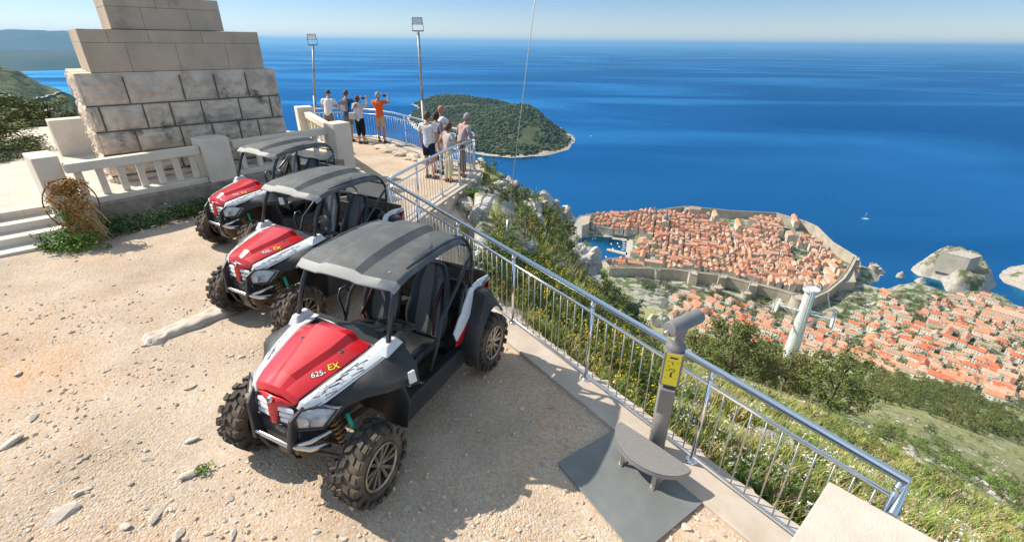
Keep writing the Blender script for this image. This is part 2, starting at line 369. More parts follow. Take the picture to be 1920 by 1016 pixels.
def far_hill():
    rows = []
    for i in range(90):
        s = lerp(1000, 3300, i / 89); rows.append([Vector((*pol(az, s), lh(az, s))) for az in [lerp(-66, -31, k / 110) for k in range(111)]])
    m = MB(); m.smooth = True; m.grid(rows); o = m.build('far_hillside', m_scrub, fix=False); tag(o, 'green scrub covered hillside across the bay', 'hillside', kind='structure')
    def hitf(px, py):
        d = ray(px, py); t = 900
        while t < 3400:
            p = Vector((0, 0, CAMH)) + d * t; s = hypot(p.x, p.y); az = math.degrees(atan2(p.x, p.y))
            if s > 1000 and p.z < lh(az, s): return Vector((p.x, p.y, lh(az, s) + 1.2))
            t += 8
        return None
    mr = mat('road_gravel', (0.45, 0.42, 0.37), rough=.9)
    for k, px in enumerate([[(0, 222), (8, 212), (14, 204), (20, 196), (22, 188), (16, 183), (4, 181)], [(62, 226), (74, 218), (86, 210), (98, 202), (96, 197), (84, 199)], [(64, 187), (84, 184), (104, 178), (128, 172)]]):
        P = []
        for (a, b), (c, d_) in zip(px, px[1:]):
            for t in (0, .17, .33, .5, .67, .83): 
                h = hitf(lerp(a, c, t), lerp(b, d_, t))
                if h and (not P or (h - P[-1]).length < 600): P.append(h)
        if len(P) < 2: continue
        m = MB(); vs = []
        for i, p in enumerate(P):
            q = P[min(i + 1, len(P) - 1)]; o_ = P[max(i - 1, 0)]; t = (q - o_); t.z = 0; t.normalize(); nn = Vector((-t.y, t.x, 0)) * 4.5
            vs += [p - nn, p + nn]
        m.add(vs, [(2 * i, 2 * i + 1, 2 * i + 3, 2 * i + 2) for i in range(len(P) - 1)])
        tag(m.build('road', mr, solid=1), 'pale road winding over the far hillside', 'road', kind='structure')
far_hill()
m_mount = mat('mountain', (0.06, 0.09, 0.07), rough=1, spec=0.0, col2=(0.12, 0.13, 0.10), scale=0.0006, detail=8)
def mountains(name, s0, wd, tab, label):
    m = MB(); m.smooth = True; rows = []
    for j in range(9):
        t = j / 8; s = s0 + wd * t; row = []
        for k in range(121):
            az = lerp(tab[0][0], tab[-1][0], k / 120); top = interp(tab, az)
            env = sin(pi * min(1, t * 1.0)) ** .8 if 0 < t < 1 else 0
            h = SEA - 5 + (top - SEA) * env * (1 + .10 * fbm(az * .8, t * 3, 4) * (1 if t != .5 else .4))
            row.append(Vector((*pol(az, s), h)))
        rows.append(row)
    m.grid(rows); tag(m.build(name, m_mount, fix=False), label, 'mountains', kind='structure')
mountains('distant_mountains', 17000, 6000, [(-62, 200), (-56, 180), (-52, 100), (-48, 90), (-46, 110), (-44.8, 170), (-43.5, 215), (-42, 190), (-40.5, 180), (-39, 120), (-37, 0), (-35, -200), (-32, -420)], 'hazy blue mountains beyond the bay')
mountains('low_peninsula', 9400, 3500, [(-62, -200), (-50, -210), (-46.5, -200), (-43, -170), (-40, -200), (-38, -260), (-35, -330), (-31, -420)], 'low blue peninsula across the bay')
# ------------------------------------------------------------------ the town far below
TR_ = random.Random(11)
ROOFC = {'orange': (0.68, 0.30, 0.175), 'pale orange': (0.72, 0.42, 0.29), 'faded tan': (0.50, 0.33, 0.22), 'dark red': (0.42, 0.15, 0.085), 'bright red': (0.62, 0.19, 0.105)}
m_roofs = {k: mat('roof_tiles_' + k.replace(' ', '_'), c, rough=.9, spec=.1, col2=tuple(q * .75 for q in c), scale=.35, detail=6) for k, c in ROOFC.items()}
m_wallc = {'pale stone': mat('house_wall', (0.74, 0.66, 0.54), rough=.9, spec=.1, col2=(.60, .52, .43), scale=.15), 'white': mat('house_wall_white', (0.78, 0.75, 0.68), rough=.9, spec=.1)}
m_win = mat('window_dark', (0.05, 0.055, 0.06), rough=.3)
m_cwall = mat('city_wall_stone', (0.52, 0.45, 0.355), rough=.95, spec=.1, col2=(0.38, 0.33, 0.26), scale=.06, detail=8, lo=.4, hi=.66, bump=.8, bscale=.4, bdist=.6)
m_quay = mat('quay_stone', (0.50, 0.45, 0.38), rough=.9)
m_asph = mat('asphalt', (0.14, 0.14, 0.14), rough=.9)
m_boat = mat('boat_white', (0.82, 0.82, 0.80), rough=.4)
def house_mesh(w, l, h, rh, hip, win=True, chim=True):
    """w across ridge, l along ridge; mats wall, roof, window"""
    m = MB(); x, y = w / 2, l / 2; ov = .35
    m.add([V3(a, b, c) for c in (-6, h) for a, b in ((-x, -y), (x, -y), (x, y), (-x, y))], [(0, 1, 5, 4), (1, 2, 6, 5), (2, 3, 7, 6), (3, 0, 4, 7)])
    i = w * .5 if hip else 0
    if not hip: m.add([V3(-x, -y, h), V3(x, -y, h), V3(0, -y, h + rh), V3(-x, y, h), V3(x, y, h), V3(0, y, h + rh)], [(0, 1, 2), (4, 3, 5)])
    m.cur = 1; X, Y = x + ov, y + ov; e = h - .15; t = .25
    ra, rb = V3(0, -Y + i, h + rh + .15), V3(0, Y - i, h + rh + .15)
    c = [V3(-X, -Y, e), V3(X, -Y, e), V3(X, Y, e), V3(-X, Y, e)]
    m.add(c + [ra, rb], [(1, 2, 5, 4), (3, 0, 4, 5)] + ([(0, 1, 4), (2, 3, 5)] if hip else []))
    dn = [p - V3(0, 0, t) for p in c]; m.add(c + dn, [(0, 1, 5, 4), (1, 2, 6, 5), (2, 3, 7, 6), (3, 0, 4, 7), (7, 6, 5, 4)])
    if chim: m.cur = 0; m.box((w * .2, l * .22, h + rh * .75), (.9, .9, rh * 1.1))
    if win:
        m.cur = 2
        for fl in range(max(1, int(h / 3))):
            z = fl * 3 + 1.6
            for sx in (-1, 1):
                n = max(2, int(l / 3.2))
                for k in range(n):
                    yy = -y + l * (k + .5) / n; xx = sx * (x + .06); m.add([V3(xx, yy - .45, z - .7), V3(xx, yy + .45, z - .7), V3(xx, yy + .45, z + .7), V3(xx, yy - .45, z + .7)], [(0, 1, 2, 3)])
                n = max(1, int(w / 3.5))
                for k in range(n):
                    xx = -x + w * (k + .5) / n; yy = sx * (y + .06); m.add([V3(xx - .45, yy, z - .7), V3(xx + .45, yy, z - .7), V3(xx + .45, yy, z + .7), V3(xx - .45, yy, z + .7)], [(0, 1, 2, 3)])
    return m
def V3(*a): return Vector(a)
PROTO = []
for (w, l, h, rh, hip) in ((8, 11, 7, 2.4, False), (7, 9, 6, 2.1, False), (9, 15, 8.5, 2.8, False), (8, 10, 7, 2.2, True), (10, 13, 9, 2.6, True), (7, 16, 8, 2.2, False), (6.5, 8, 9, 2.0, False)):
    PROTO.append((w, l, house_mesh(w, l, h, rh, hip).mesh('house')))
HCACHE = {}
def house_mesh_mat(i, rc, wc):
    k = (i, rc, wc)
    if k not in HCACHE:
        me = PROTO[i][2].copy()
        for q in (m_wallc[wc], m_roofs[rc], m_win): me.materials.append(q)
        # split in wall part and roof part
        def sub(keep, mats):
            bm = bmesh.new(); bm.from_mesh(me); bmesh.ops.delete(bm, geom=[f for f in bm.faces if f.material_index not in keep], context='FACES')
            m2 = bpy.data.meshes.new('house_part'); bm.to_mesh(m2); bm.free()
            for q in mats: m2.materials.append(q)
            return m2
        HCACHE[k] = (me, sub((0, 2), (m_wallc[wc], m_roofs[rc], m_win)), sub((1,), (m_wallc[wc], m_roofs[rc], m_win)))
    return HCACHE[k]
def where(px, py, old):
    if old:
        if py > 500: return 'just inside the near town wall'
        if px < 1255: return 'in the walled town next to the harbour'
        return 'inside the sea walls of the old town'
    if px > 1720 and py < 610: return 'on the shore below the fortress rock'
    if px < 1420: return 'among trees under the near town wall'
    if px < 1560: return 'behind the white cable car pylon'
    if py > 690: return 'at the edge of the pine wood'
    if px < 1720: return 'between the town gate and the pine wood'
    return 'in the terraced streets at the right'
houses = []     # (dist, pos, ang, proto, rc, wc, sc, old)
# direction of the town grid
gA = G(1142, 517, -388); gB = G(1460, 566, -388); gd = (gB - gA); gd.z = 0; gd.normalize(); gang = atan2(gd.y, gd.x); gn = Vector((-gd.y, gd.x, 0))
if gn.dot(Vector((0, 1, 0))) < 0: gn = -gn
OLD_PX = [(1186, 470), (1192, 438), (1150, 434), (1112, 424), (1114, 409), (1135, 405), (1190, 406), (1225, 405), (1290, 410), (1370, 415), (1450, 420), (1512, 442), (1540, 468), (1572, 494), (1600, 512), (1600, 530), (1560, 548), (1470, 546), (1412, 533), (1355, 519), (1291, 511), (1231, 508), (1150, 504), (1140, 498), (1180, 488)]
BIG_PX = []      # kept clear for large buildings: (x, y, r)
def clear_of(px, py, L): return all(hypot(px - a, (py - b) * 1.6) > r for a, b, r in L)
BIGS = [(1306, 404, 20), (1352, 412, 26), (1204, 455, 20), (1205, 500, 34), (1560, 516, 30), (1500, 425, 40), (1480, 450, 20), (1246, 425, 9), (1230, 468, 9), (1382, 424, 26)]
GREEN = [(1500, 475, 20), (1285, 405, 8), (1330, 425, 8), (1236, 512, 20)]
zt_ = -393
o_ = G(1350, 470, zt_)
for i in range(-34, 35):
    for j in range(-28, 32):
        blk = 1 if (i // 3) % 2 else 1
        p = o_ + gd * (i * 10.5 + (i // 3) * 2.2) + gn * (j * 12.6 + (1.5 if j % 4 == 0 else 0)) + Vector((TR_.uniform(-2, 2), TR_.uniform(-1.6, 1.6), 0))
        px, py = proj((p.x, p.y, zt_))
        if not inpoly(px, py, OLD_PX) or not clear_of(px, py, BIGS) or not clear_of(px, py, GREEN): continue
        if TR_.random() < .03: continue
        along = TR_.random() < (.72 if py > 455 else .5)
        ang = gang + (0 if along else pi / 2) + TR_.uniform(-.04, .04)
        # gentle rise of the old town towards the sea side
        zz = zt_ + 10 * sstep(60, 200, (p - o_).dot(gn)) + 4 * sstep(80, 170, -(p - o_).dot(gn))
        if fbm(p.x * .011 + 5, p.y * .011, 2) > .12: ang += pi / 2
        ang += .25 * fbm(p.x * .006, p.y * .006 + 9, 2); sc = TR_.uniform(.82, 1.18)
        houses.append((hypot(p.x, p.y), Vector((p.x, p.y, zz)), ang, TR_.choice([0, 1, 0, 3, 5, 6, 2]) if along else TR_.choice([0, 1, 3, 6]), TR_.choice(['orange', 'pale orange', 'pale orange', 'orange', 'faded tan', 'dark red', 'orange']), 'pale stone', (sc, sc, TR_.uniform(.9, 1.5)), True, px, py))
SUB_PX = [([(1640, 556), (1700, 560), (1760, 560), (1800, 566), (1835, 552), (1880, 575), (1935, 600), (1935, 760), (1890, 755), (1820, 738), (1740, 715), (1640, 695), (1560, 672), (1500, 662), (1500, 604), (1560, 600), (1640, 590)], 0),
          ([(1255, 560), (1300, 556), (1380, 570), (1450, 590), (1500, 604), (1500, 662), (1400, 650), (1330, 630), (1280, 610), (1250, 590)], 1)]
PARKS = [(1718, 575, 30), (1690, 560, 14), (1600, 570, 16), (1570, 600, 18), (1400, 592, 14), (1455, 604, 12), (1550, 640, 12), (1222, 545, 30), (1700, 690, 10)]
cA = hit(1560, 650); cB = hit(1880, 720); cd = cB - cA; cd.z = 0; cd.normalize(); cang = atan2(cd.y, cd.x); cn = Vector((-cd.y, cd.x, 0))
pts_ = []
for poly, wooded in SUB_PX:
    n = 0; tries = 0
    while tries < (3400 if not wooded else 2600):
        tries += 1
        px, py = TR_.uniform(1250, 1935), TR_.uniform(550, 762)
        if not inpoly(px, py, poly) or not clear_of(px, py, PARKS): continue
        if TR_.random() < .35 and fbm(px * .02, py * .03, 2) > .15: continue
        p = hit(px, py)
        # snap to street rows
        r_ = p.dot(cn); r2 = round(r_ / 21) * 21 + TR_.uniform(-1.5, 1.5); p = p + cn * (r2 - r_)
        if any((p - q).length < d for q, d in pts_): continue
        k = TR_.choice([0, 1, 2, 3, 4, 0, 1, 5]); sc = TR_.uniform(.85, 1.15) * (1.0 if not wooded else .95)
        pts_.append((p, (11.5 if k not in (2, 5) else 14.5) * sc * (1.07 if not wooded else 1.0)))
        px, py = proj(p)
        if px < 1250: continue
        houses.append((hypot(p.x, p.y), Vector((p.x, p.y, zfun(p.x, p.y, False) + .5)), cang + pi / 2 + (pi / 2 if TR_.random() < .25 else 0) + TR_.uniform(-.12, .12), k, TR_.choice(['orange', 'orange', 'bright red', 'pale orange', 'faded tan']), TR_.choice(['white', 'white', 'pale stone']), (sc, sc, TR_.uniform(.8, 1.05)), False, px, py)); n += 1
houses.sort(key=lambda h: h[0])
SIZEN = {0: 'mid sized', 1: 'small', 2: 'long', 3: 'square hipped', 4: 'large hipped', 5: 'narrow long', 6: 'tall narrow'}
NIND = 296
for h in houses[:NIND]:
    d, p, ang, k, rc, wc, sc, old, px, py = h; full, wm, rm = house_mesh_mat(k, rc, wc)
    wh = where(px, py, old); lab = '%s %s house with %s roof %s' % (SIZEN[k], wc, rc, wh)
    lab = ' '.join(lab.split()[:16])
    e = empty('house', p, ang, lab, 'house', lab)
    e.scale = sc
    for nm, me in (('wall', wm), ('roof', rm)):
        c = bpy.data.objects.new(nm, me); COL.objects.link(c); c.parent = e
def rest():
    allm = {}; V_ = []; F_ = []; MI = []; mats = [m_wallc['pale stone'], m_wallc['white'], m_win] + [m_roofs[k] for k in ROOFC]; keys = list(ROOFC)
    for h in houses[NIND:]:
        d, p, ang, k, rc, wc, sc, old, px, py = h; me = PROTO[k][2]; M_ = Matrix.Translation(p) @ Matrix.Rotation(ang, 4, 'Z') @ Matrix.Diagonal((*sc, 1)); n = len(V_)
        V_ += [tuple(M_ @ v.co) for v in me.vertices]
        for f in me.polygons: F_.append(tuple(i + n for i in f.vertices)); MI.append({0: 0 if wc == 'pale stone' else 1, 1: 3 + keys.index(rc), 2: 2}[f.material_index])
    me = bpy.data.meshes.new('town_houses'); me.from_pydata(V_, [], F_); me.polygons.foreach_set('material_index', MI); me.update()
    o = link('town_houses', me, mats); tag(o, 'the more distant terracotta roofed houses packed inside the walled town', 'houses', kind='stuff')
rest()
print('houses', len(houses))
# ---- town walls, towers, forts
def wallrun(px, zt, zb, th, name, label, cren=False, zbase=None):
    P = [G(x, y, zt) for x, y in px]; m = MB(); L_, R_ = [], []
    for i, p in enumerate(P):
        a = P[max(0, i - 1)]; b = P[min(len(P) - 1, i + 1)]; t = (b - a); t.z = 0; t.normalize(); nn = Vector((-t.y, t.x, 0)) * th / 2; L_.append(p + nn); R_.append(p - nn)
    rows = [[Vector((q.x, q.y, zb)) for q in L_], L_, [Vector((q.x, q.y, zt)) for q in R_], [Vector((q.x, q.y, zb)) for q in R_]]
    m.grid(rows)
    for e in (0, -1): m.add([r_[e] for r_ in rows], [(0, 1, 2, 3)])
    # parapets
    for Q, s in ((L_, 1), (R_, -1)):
        for a, b in zip(Q, Q[1:]):
            t = (b - a); ln = t.length; ang = atan2(t.y, t.x); n = max(1, int(ln / 6))
            for k in range(n):
                c = a.lerp(b, (k + .5) / n); m.box((c.x, c.y, zt + .8), (ln / n * (.7 if cren else .96), 1.0, 1.6), ang)
    o = m.build(name, m_cwall, fix=False); tag(o, label, 'wall'); return o
wallrun([(1142, 502), (1180, 502), (1231, 504), (1262, 505), (1291, 509), (1355, 517), (1412, 531.5), (1460, 543), (1500, 556)], -372, -400, 6, 'town_wall', 'tall stone town wall facing the hillside, with towers')
wallrun([(1516, 562), (1552, 545), (1580, 522), (1592, 505), (1604, 482)], -372, -404, 6, 'town_wall', 'stone town wall climbing beside the moat and west gate')
wallrun([(1604, 482), (1560, 455), (1530, 425), (1510, 416), (1455, 400), (1370, 396), (1300, 389), (1282, 388)], -382, -410, 5, 'sea_wall', 'sea wall along the cliffs on the far side of the town')
wallrun([(1282, 388), (1240, 394), (1190, 397), (1130, 400), (1100, 403)], -384, -410, 5, 'sea_wall', 'sea wall between the harbour fort and the high corner bastion')
wallrun([(1118, 424), (1150, 430), (1200, 432), (1240, 433)], -390, -410, 6, 'harbour_wall', 'curved pale wall above the harbour quay')
wallrun([(1142, 502), (1132, 490), (1140, 486), (1175, 484), (1190, 488)], -384, -410, 5, 'harbour_wall', 'low stone wall at the near side of the harbour')
def tower(px, py, zt, zb, r0, r1, label, n=20, cren=True, name='wall_tower'):
    p = G(px, py, zt); m = MB(); m.smooth = False; M_ = Matrix.Translation((p.x, p.y, 0))
    m.lathe([(r1 * 1.08, zb), (r0, zt - 2), (r0 * 1.04, zt - 2), (r0 * 1.04, zt), (r0 * .9, zt), (r0 * .9, zt - 1), (0, zt - 1)], n, M_)
    if cren:
        for k in range(n // 2 * 2):
            a = 2 * pi * k / n * 2
            if k < n // 2 + 1: m.box((p.x + r0 * cos(a), p.y + r0 * sin(a), zt + .7), (1.2, r0 * .35, 1.5), a)
    tag(m.build(name, m_cwall, fix=True), label, 'tower')
tower(1499, 557, -362, -392, 11, 13, 'large round crowned tower at the uphill corner of the wall', 24)
tower(1345, 537, -376, -398, 9, 11, 'round bastion in front of the hillside wall, third from the harbour')
tower(1400, 548, -378, -398, 8, 10, 'round bastion in the middle of the hillside wall')
tower(1460, 567, -378, -398, 8, 10, 'round bastion beside the crowned corner tower')
tower(1233, 505, -372, -398, 6, 8, 'round tower at the harbour end of the hillside wall')
tower(1606, 547, -392, -406, 9, 11, 'low round gate bastion beside the moat')
tower(1640, 497, -392, -412, 8, 10, 'round bastion standing on the shore rocks', 20)
tower(1212, 412, -374, -400, 2.6, 2.8, 'slim bell tower near the harbour', 12, False, 'bell_tower')
def prismb(px, zt, zb, name, label, cat, m_=None, roof=None, rh=3, taper=0, cren=True, bev=0):
    P = [G(x, y, zt) for x, y in px]; c = sum(P, Vector((0, 0, 0))) / len(P); m = MB(); n = len(P)
    bot = [Vector((lerp(q.x, c.x, -taper), lerp(q.y, c.y, -taper), zb)) for q in P]
    m.add(bot + P, [(i, (i + 1) % n, n + (i + 1) % n, n + i) for i in range(n)] + [tuple(range(n, 2 * n))])
    if cren:
        for a, b in zip(P, P[1:] + P[:1]):
            t = b - a; ln = t.length; k_ = max(1, int(ln / 7))
            for k in range(k_):
                q = a.lerp(b, (k + .5) / k_); q = q.lerp(Vector((c.x, c.y, q.z)), .02); m.box((q.x, q.y, zt + .9), (ln / k_ * .75, 1.4, 1.8), atan2(t.y, t.x))
    if m_ is m_wallc['pale stone']:
        pass
    o = m.build(name, m_ or m_cwall, fix=True); tag(o, label, cat); return o
prismb([(1078, 414), (1088, 405), (1108, 404), (1104, 420), (1092, 424)], -378, -412, 'harbour_fort', 'pale stone harbour fort at the left tip of the town', 'fort', taper=.12)
prismb([(1284, 389), (1297, 388), (1300, 392), (1286, 394)], -378, -410, 'corner_bastion', 'square bastion at the highest point of the sea wall', 'tower')
# wedge bastions in front of the hillside wall
for i, (x, y) in enumerate(((1298, 512), (1306, 513), (1357, 522), (1415, 536))):
    pass
for lab, q in (('wedge shaped bastion left of the middle of the hillside wall', [(1292, 506), (1304, 508), (1308, 517), (1294, 514)]), ('square buttress tower in the hillside wall left of centre', [(1348, 514), (1362, 516), (1362, 523), (1348, 521)]), ('square buttress tower in the hillside wall right of centre', [(1406, 528), (1420, 531), (1420, 538), (1405, 536)])):
    prismb(q, -368, -398, 'buttress_tower', lab, 'tower', taper=.15)
prismb([(1574, 530), (1604, 530), (1600, 508), (1584, 510)], -376, -404, 'west_bastion', 'angular bastion over the moat at the west gate', 'fort', taper=.1)
prismb([(1600, 500), (1614, 502), (1610, 484), (1602, 483)], -378, -408, 'shore_bastion', 'tall bastion at the seaward corner of the west wall', 'fort', taper=.1)
# large buildings: gabled blocks given by centre pixel, size, angle
def bigb(px, py, w, l, h, rh, ang, rc, label, name='public_building', z=-392, wins=True, wc='pale stone', hip=False):
    p = G(px, py, z); me = house_mesh(w, l, h, rh, hip, wins, False)
    ww = me; e = empty(name, p, ang, label, 'building')
    a = MB(); b = MB()
    # separate wall and roof
    for nm, keep in (('wall', (0, 2)), ('roof', (1,))):
        q = MB(); q.v = me.v
        for f, k in zip(me.f, me.m):
            if k in keep: q.f.append(f); q.m.append(k); q.sm.append(False)
        o = link(nm, q.mesh(nm), [m_wallc[wc], m_roofs[rc], m_win], e)
    return e
bigb(1300, 408, 16, 26, 24, 5, gang + pi / 2, 'faded tan', 'tall baroque church with tan gable roof by the high bastion', 'church', -388)
bigb(1340, 413, 12, 44, 17, 4, gang + .1, 'faded tan', 'long buttressed nave beside the tall baroque church', 'church', -390)
bigb(1384, 426, 11, 52, 11, 3.5, gang + .05, 'orange', 'long low building with orange roof behind the church', z=-388)
bigb(1204, 461, 22, 28, 10, 4, gang, 'orange', 'broad orange roofed arsenal beside the harbour quay', z=-396)
bigb(1188, 500, 10, 34, 10, 3, gang + pi / 2, 'orange', 'harbour side wing of the near monastery', 'monastery', -393)
bigb(1204, 484, 10, 38, 10, 3, gang, 'orange', 'far wing of the near monastery', 'monastery', -393)
bigb(1224, 500, 10, 34, 12, 3, gang + pi / 2, 'pale orange', 'town side wing of the near monastery', 'monastery', -393)
bigb(1560, 533, 10, 44, 9, 3, gang + .2, 'orange', 'near wing of the cloister inside the west wall', 'monastery', -390)
bigb(1556, 517, 8, 40, 8, 3, gang + .2, 'orange', 'middle wing of the cloister inside the west wall', 'monastery', -390)
bigb(1588, 515, 9, 34, 9, 3, gang + pi / 2 + .2, 'orange', 'wall side wing of the cloister inside the west wall', 'monastery', -390)
bigb(1560, 502, 8, 38, 9, 3, gang + .2, 'orange', 'far wing of the cloister inside the west wall', 'monastery', -390)
bigb(1490, 416, 11, 60, 9, 3, gang - .05, 'orange', 'long orange roofed barracks along the sea wall', z=-386)
bigb(1462, 423, 11, 50, 9, 3, gang - .05, 'orange', 'second long orange roofed block behind the sea wall', z=-387)
bigb(1482, 449, 20, 30, 14, 3, gang, 'faded tan', 'square church with faded tan roof in the middle of the old town', 'church', -391)
bigb(1905, 600, 22, 60, 9, 4, cang + pi / 2, 'pale orange', 'wide hall with pale orange roof at the right edge', z=-372)
bigb(1866, 597, 20, 34, 7, 2, cang + pi / 2, 'faded tan', 'pale flat roofed hall beside the wide orange hall', z=-376, wc='white')
bigb(1268, 562, 14, 20, 6, 1.5, gang, 'faded tan', 'white walled block with tan roof by the car park', z=-386, wc='white')
bigb(1660, 535 + 20, 12, 20, 9, 3, gang + .5, 'orange', 'white hotel with orange roof at the town gate', z=-398, wc='white')
# cathedral dome
def dome():
    p = G(1246, 425, -390); e = empty('cathedral', p, gang, 'grey domed cathedral beside the harbour wall', 'church'); 
    me = house_mesh(16, 34, 16, 4, False, True, False); link('nave', me.mesh('nave'), [m_wallc['pale stone'], m_roofs['pale orange'], m_win], e)
    m = MB(); m.smooth = True; m.lathe([(5.6, 12), (5.6, 23), (6.0, 23.2), (5.8, 25), (4.8, 28.5), (3, 31), (1.1, 32.4), (1.0, 35), (0, 36)], 16); m.build('dome', mat('lead_roof', (.22, .25, .27), rough=.6), e)
dome()
# ---- harbour quays and boats
def quay(px, label):
    P = [SP(*q) for q in px]; m = MB(); m.prism([(p.x, p.y) for p in P][::-1], SEA - 3, SEA + 2); tag(m.build('quay', m_quay), label, 'quay', kind='structure')
quay([(1137, 470), (1139, 467), (1176, 475), (1176, 480)], 'stone pier reaching into the harbour')
quay([(1147, 449), (1149, 446), (1180, 449), (1178, 453)], 'short pier at the top of the harbour')
quay([(1172, 488), (1176, 444), (1190, 442), (1186, 489)], 'broad pale quay along the harbour')
def boat_mesh(l=6, w=2.1, cab=True, mast=0):
    m = MB(); rows = []
    for t, ww, zb in ((0, .75, .15), (.25, 1, 0), (.6, .95, 0), (.85, .55, .15), (1, .04, .5)):
        y = (t - .5) * l; rows.append([V3(-ww * w / 2, y, .9 + t * .3), V3(-ww * w / 2 * .7, y, zb), V3(ww * w / 2 * .7, y, zb), V3(ww * w / 2, y, .9 + t * .3)])
    m.grid(rows); m.add(rows[0], [(0, 1, 2, 3)]); m.add([r_[0] for r_ in rows] + [r_[3] for r_ in rows][::-1], [tuple(range(9, -1, -1))])
    if cab: m.hull8([V3(-w * .3, -l * .15, .9), V3(w * .3, -l * .15, .9), V3(w * .25, l * .2, .9), V3(-w * .25, l * .2, .9), V3(-w * .26, -l * .12, 1.9), V3(w * .26, -l * .12, 1.9), V3(w * .2, l * .1, 1.9), V3(-w * .2, l * .1, 1.9)])
    return m
BME = boat_mesh(7, 2.4).mesh('boat'); BME.materials.append(m_boat)
for i, (px, py, a) in enumerate([(1111, 448, .3), (1116, 447, .5), (1128, 442, 1.4), (1138, 443, 1.5), (1146, 458, .2), (1158, 457, .1), (1161, 463, .4), (1149, 467, .2), (1170, 449, 1.5), (1169, 453, 1.5), (1170, 457, 1.5), (1169, 461, 1.5), (1170, 465, 1.5), (1168, 469, 1.5), (1117, 468, .7), (1123, 480, .2), (1136, 482, .4), (1152, 486, .1), (1162, 485, .3), (1154, 441, 1.6), (1124, 443, 1.5)]):
    p = SP(px, py); b = bpy.data.objects.new('motor_boat', BME); COL.objects.link(b); b.location = (p.x, p.y, SEA + .05); b.rotation_euler = (0, 0, a + gang); b.scale = (1.15,) * 3
    lab = 'small white motor boat moored along the quay' if px > 1165 else ('small white motor boat lying in the middle of the harbour' if py < 470 else 'small white motor boat by the near harbour wall')
    tag(b, lab, 'boat', lab)
def sailboat():
    p = SP(1622, 411); e = empty('sailing_boat', (p.x, p.y, SEA), 1.2, 'white sailing boat alone on the open sea right of the town', 'boat')
    boat_mesh(17, 4.6).build('hull', m_boat, e); m = MB(); m.tube([V3(0, 1, 1), V3(0, 1, 19)], .16, 6); m.tube([V3(0, 1, 2.6), V3(0, -7, 2.8)], .12, 6); m.tube([V3(0, 8, 1.5), V3(0, 1, 18.5)], .05, 4); m.tube([V3(0, -8, 1.5), V3(0, 1, 18.8)], .05, 4); m.build('mast', m_boat, e)
    MB().tube([V3(0, .5, 2.9), V3(0, -6.5, 3.1)], .35, 6).build('furled_sail', m_boat, e)
    for px, py in ((1108, 256), (1053, 201)):
        q = SP(px, py); b = bpy.data.objects.new('motor_boat', BME); COL.objects.link(b); b.location = (q.x, q.y, SEA); b.scale = (2, 2, 2); tag(b, 'tiny white boat on the sea off the island, ' + ('nearer to the town' if py > 230 else 'farther out'), 'boat')
sailboat()
# ---- rocks in the sea with the fortress
FRK = [(1708, 506), (1714, 499), (1724, 492), (1738, 484), (1758, 478), (1800, 484), (1840, 498), (1856, 516), (1868, 535), (1850, 548), (1810, 550), (1775, 547), (1766, 527), (1745, 521), (1722, 517)]
m_frock = mat('fort_rock', (0.40, 0.34, 0.26), rough=.95, spec=.1, col2=(0.12, 0.14, 0.06), scale=.05, detail=7, lo=.42, hi=.56, bump=1, bscale=.15, bdist=2.5)
def frk_h(x, y, d):
    q = proj((x, y, SEA)); return 1 + (25 + 5 * exp(-((q[0] - 1780) / 40) ** 2)) * sstep(0, 18, d) ** .8 + 5 * fbm(x * .07, y * .07) * sstep(0, 10, d)
FP, _ = island('fortress_rock', FRK, frk_h, 'steep rock with green patches carrying the fortress', 'rock', 4.5, [m_frock, m_coast], band=10, kind='structure')
print('fortd', [round(pdist(G(a, b, -352).x, G(a, b, -352).y, FP)) * (1 if inpoly(G(a, b, -352).x, G(a, b, -352).y, FP) else -1) for a, b in [(1757, 471), (1822, 486), (1841, 481), (1797, 467)]])
prismb([(1764, 473), (1820, 486), (1841, 481), (1799, 468)], -354, -392, 'cliff_fortress', 'pale thick walled fortress on the sea rock', 'fort', m_=mat('fortress_stone', (0.52, 0.47, 0.39), rough=.95, col2=(.42, .37, .30), scale=.08, bump=.6, bscale=.3, bdist=.5), taper=.05)
def rk_h(x, y, d): return 1 + 22 * sstep(0, 40, d) + 4 * fbm(x * .05, y * .05) * sstep(0, 10, d)
island('sea_rock', [(1874, 518), (1880, 508), (1896, 500), (1925, 496), (1990, 505), (1990, 550), (1940, 552), (1905, 538), (1882, 530)], rk_h, 'bare tan headland at the right edge', 'rock', 5, [m_frock, m_coast], band=40, kind='structure')
island('sea_rock', [(1679, 519), (1684, 512), (1692, 511), (1697, 518), (1690, 521)], lambda x, y, d: 1 + 12 * sstep(0, 9, d), 'small pale rock in the cove', 'rock', 3, [m_coast, m_coast], band=4, kind='structure')
island('sea_rock', [(1714, 527), (1720, 522), (1735, 524), (1736, 531), (1722, 532)], lambda x, y, d: 1 + 8 * sstep(0, 9, d), 'second small rock in the cove', 'rock', 3, [m_coast, m_coast], band=4, kind='structure')
island('sea_rock', [(1640, 512), (1642, 503), (1650, 502), (1660, 510), (1655, 517)], lambda x, y, d: 1 + 9 * sstep(0, 12, d), 'rocky foot of the shore bastion', 'rock', 3, [m_coast, m_coast], band=4, kind='structure')
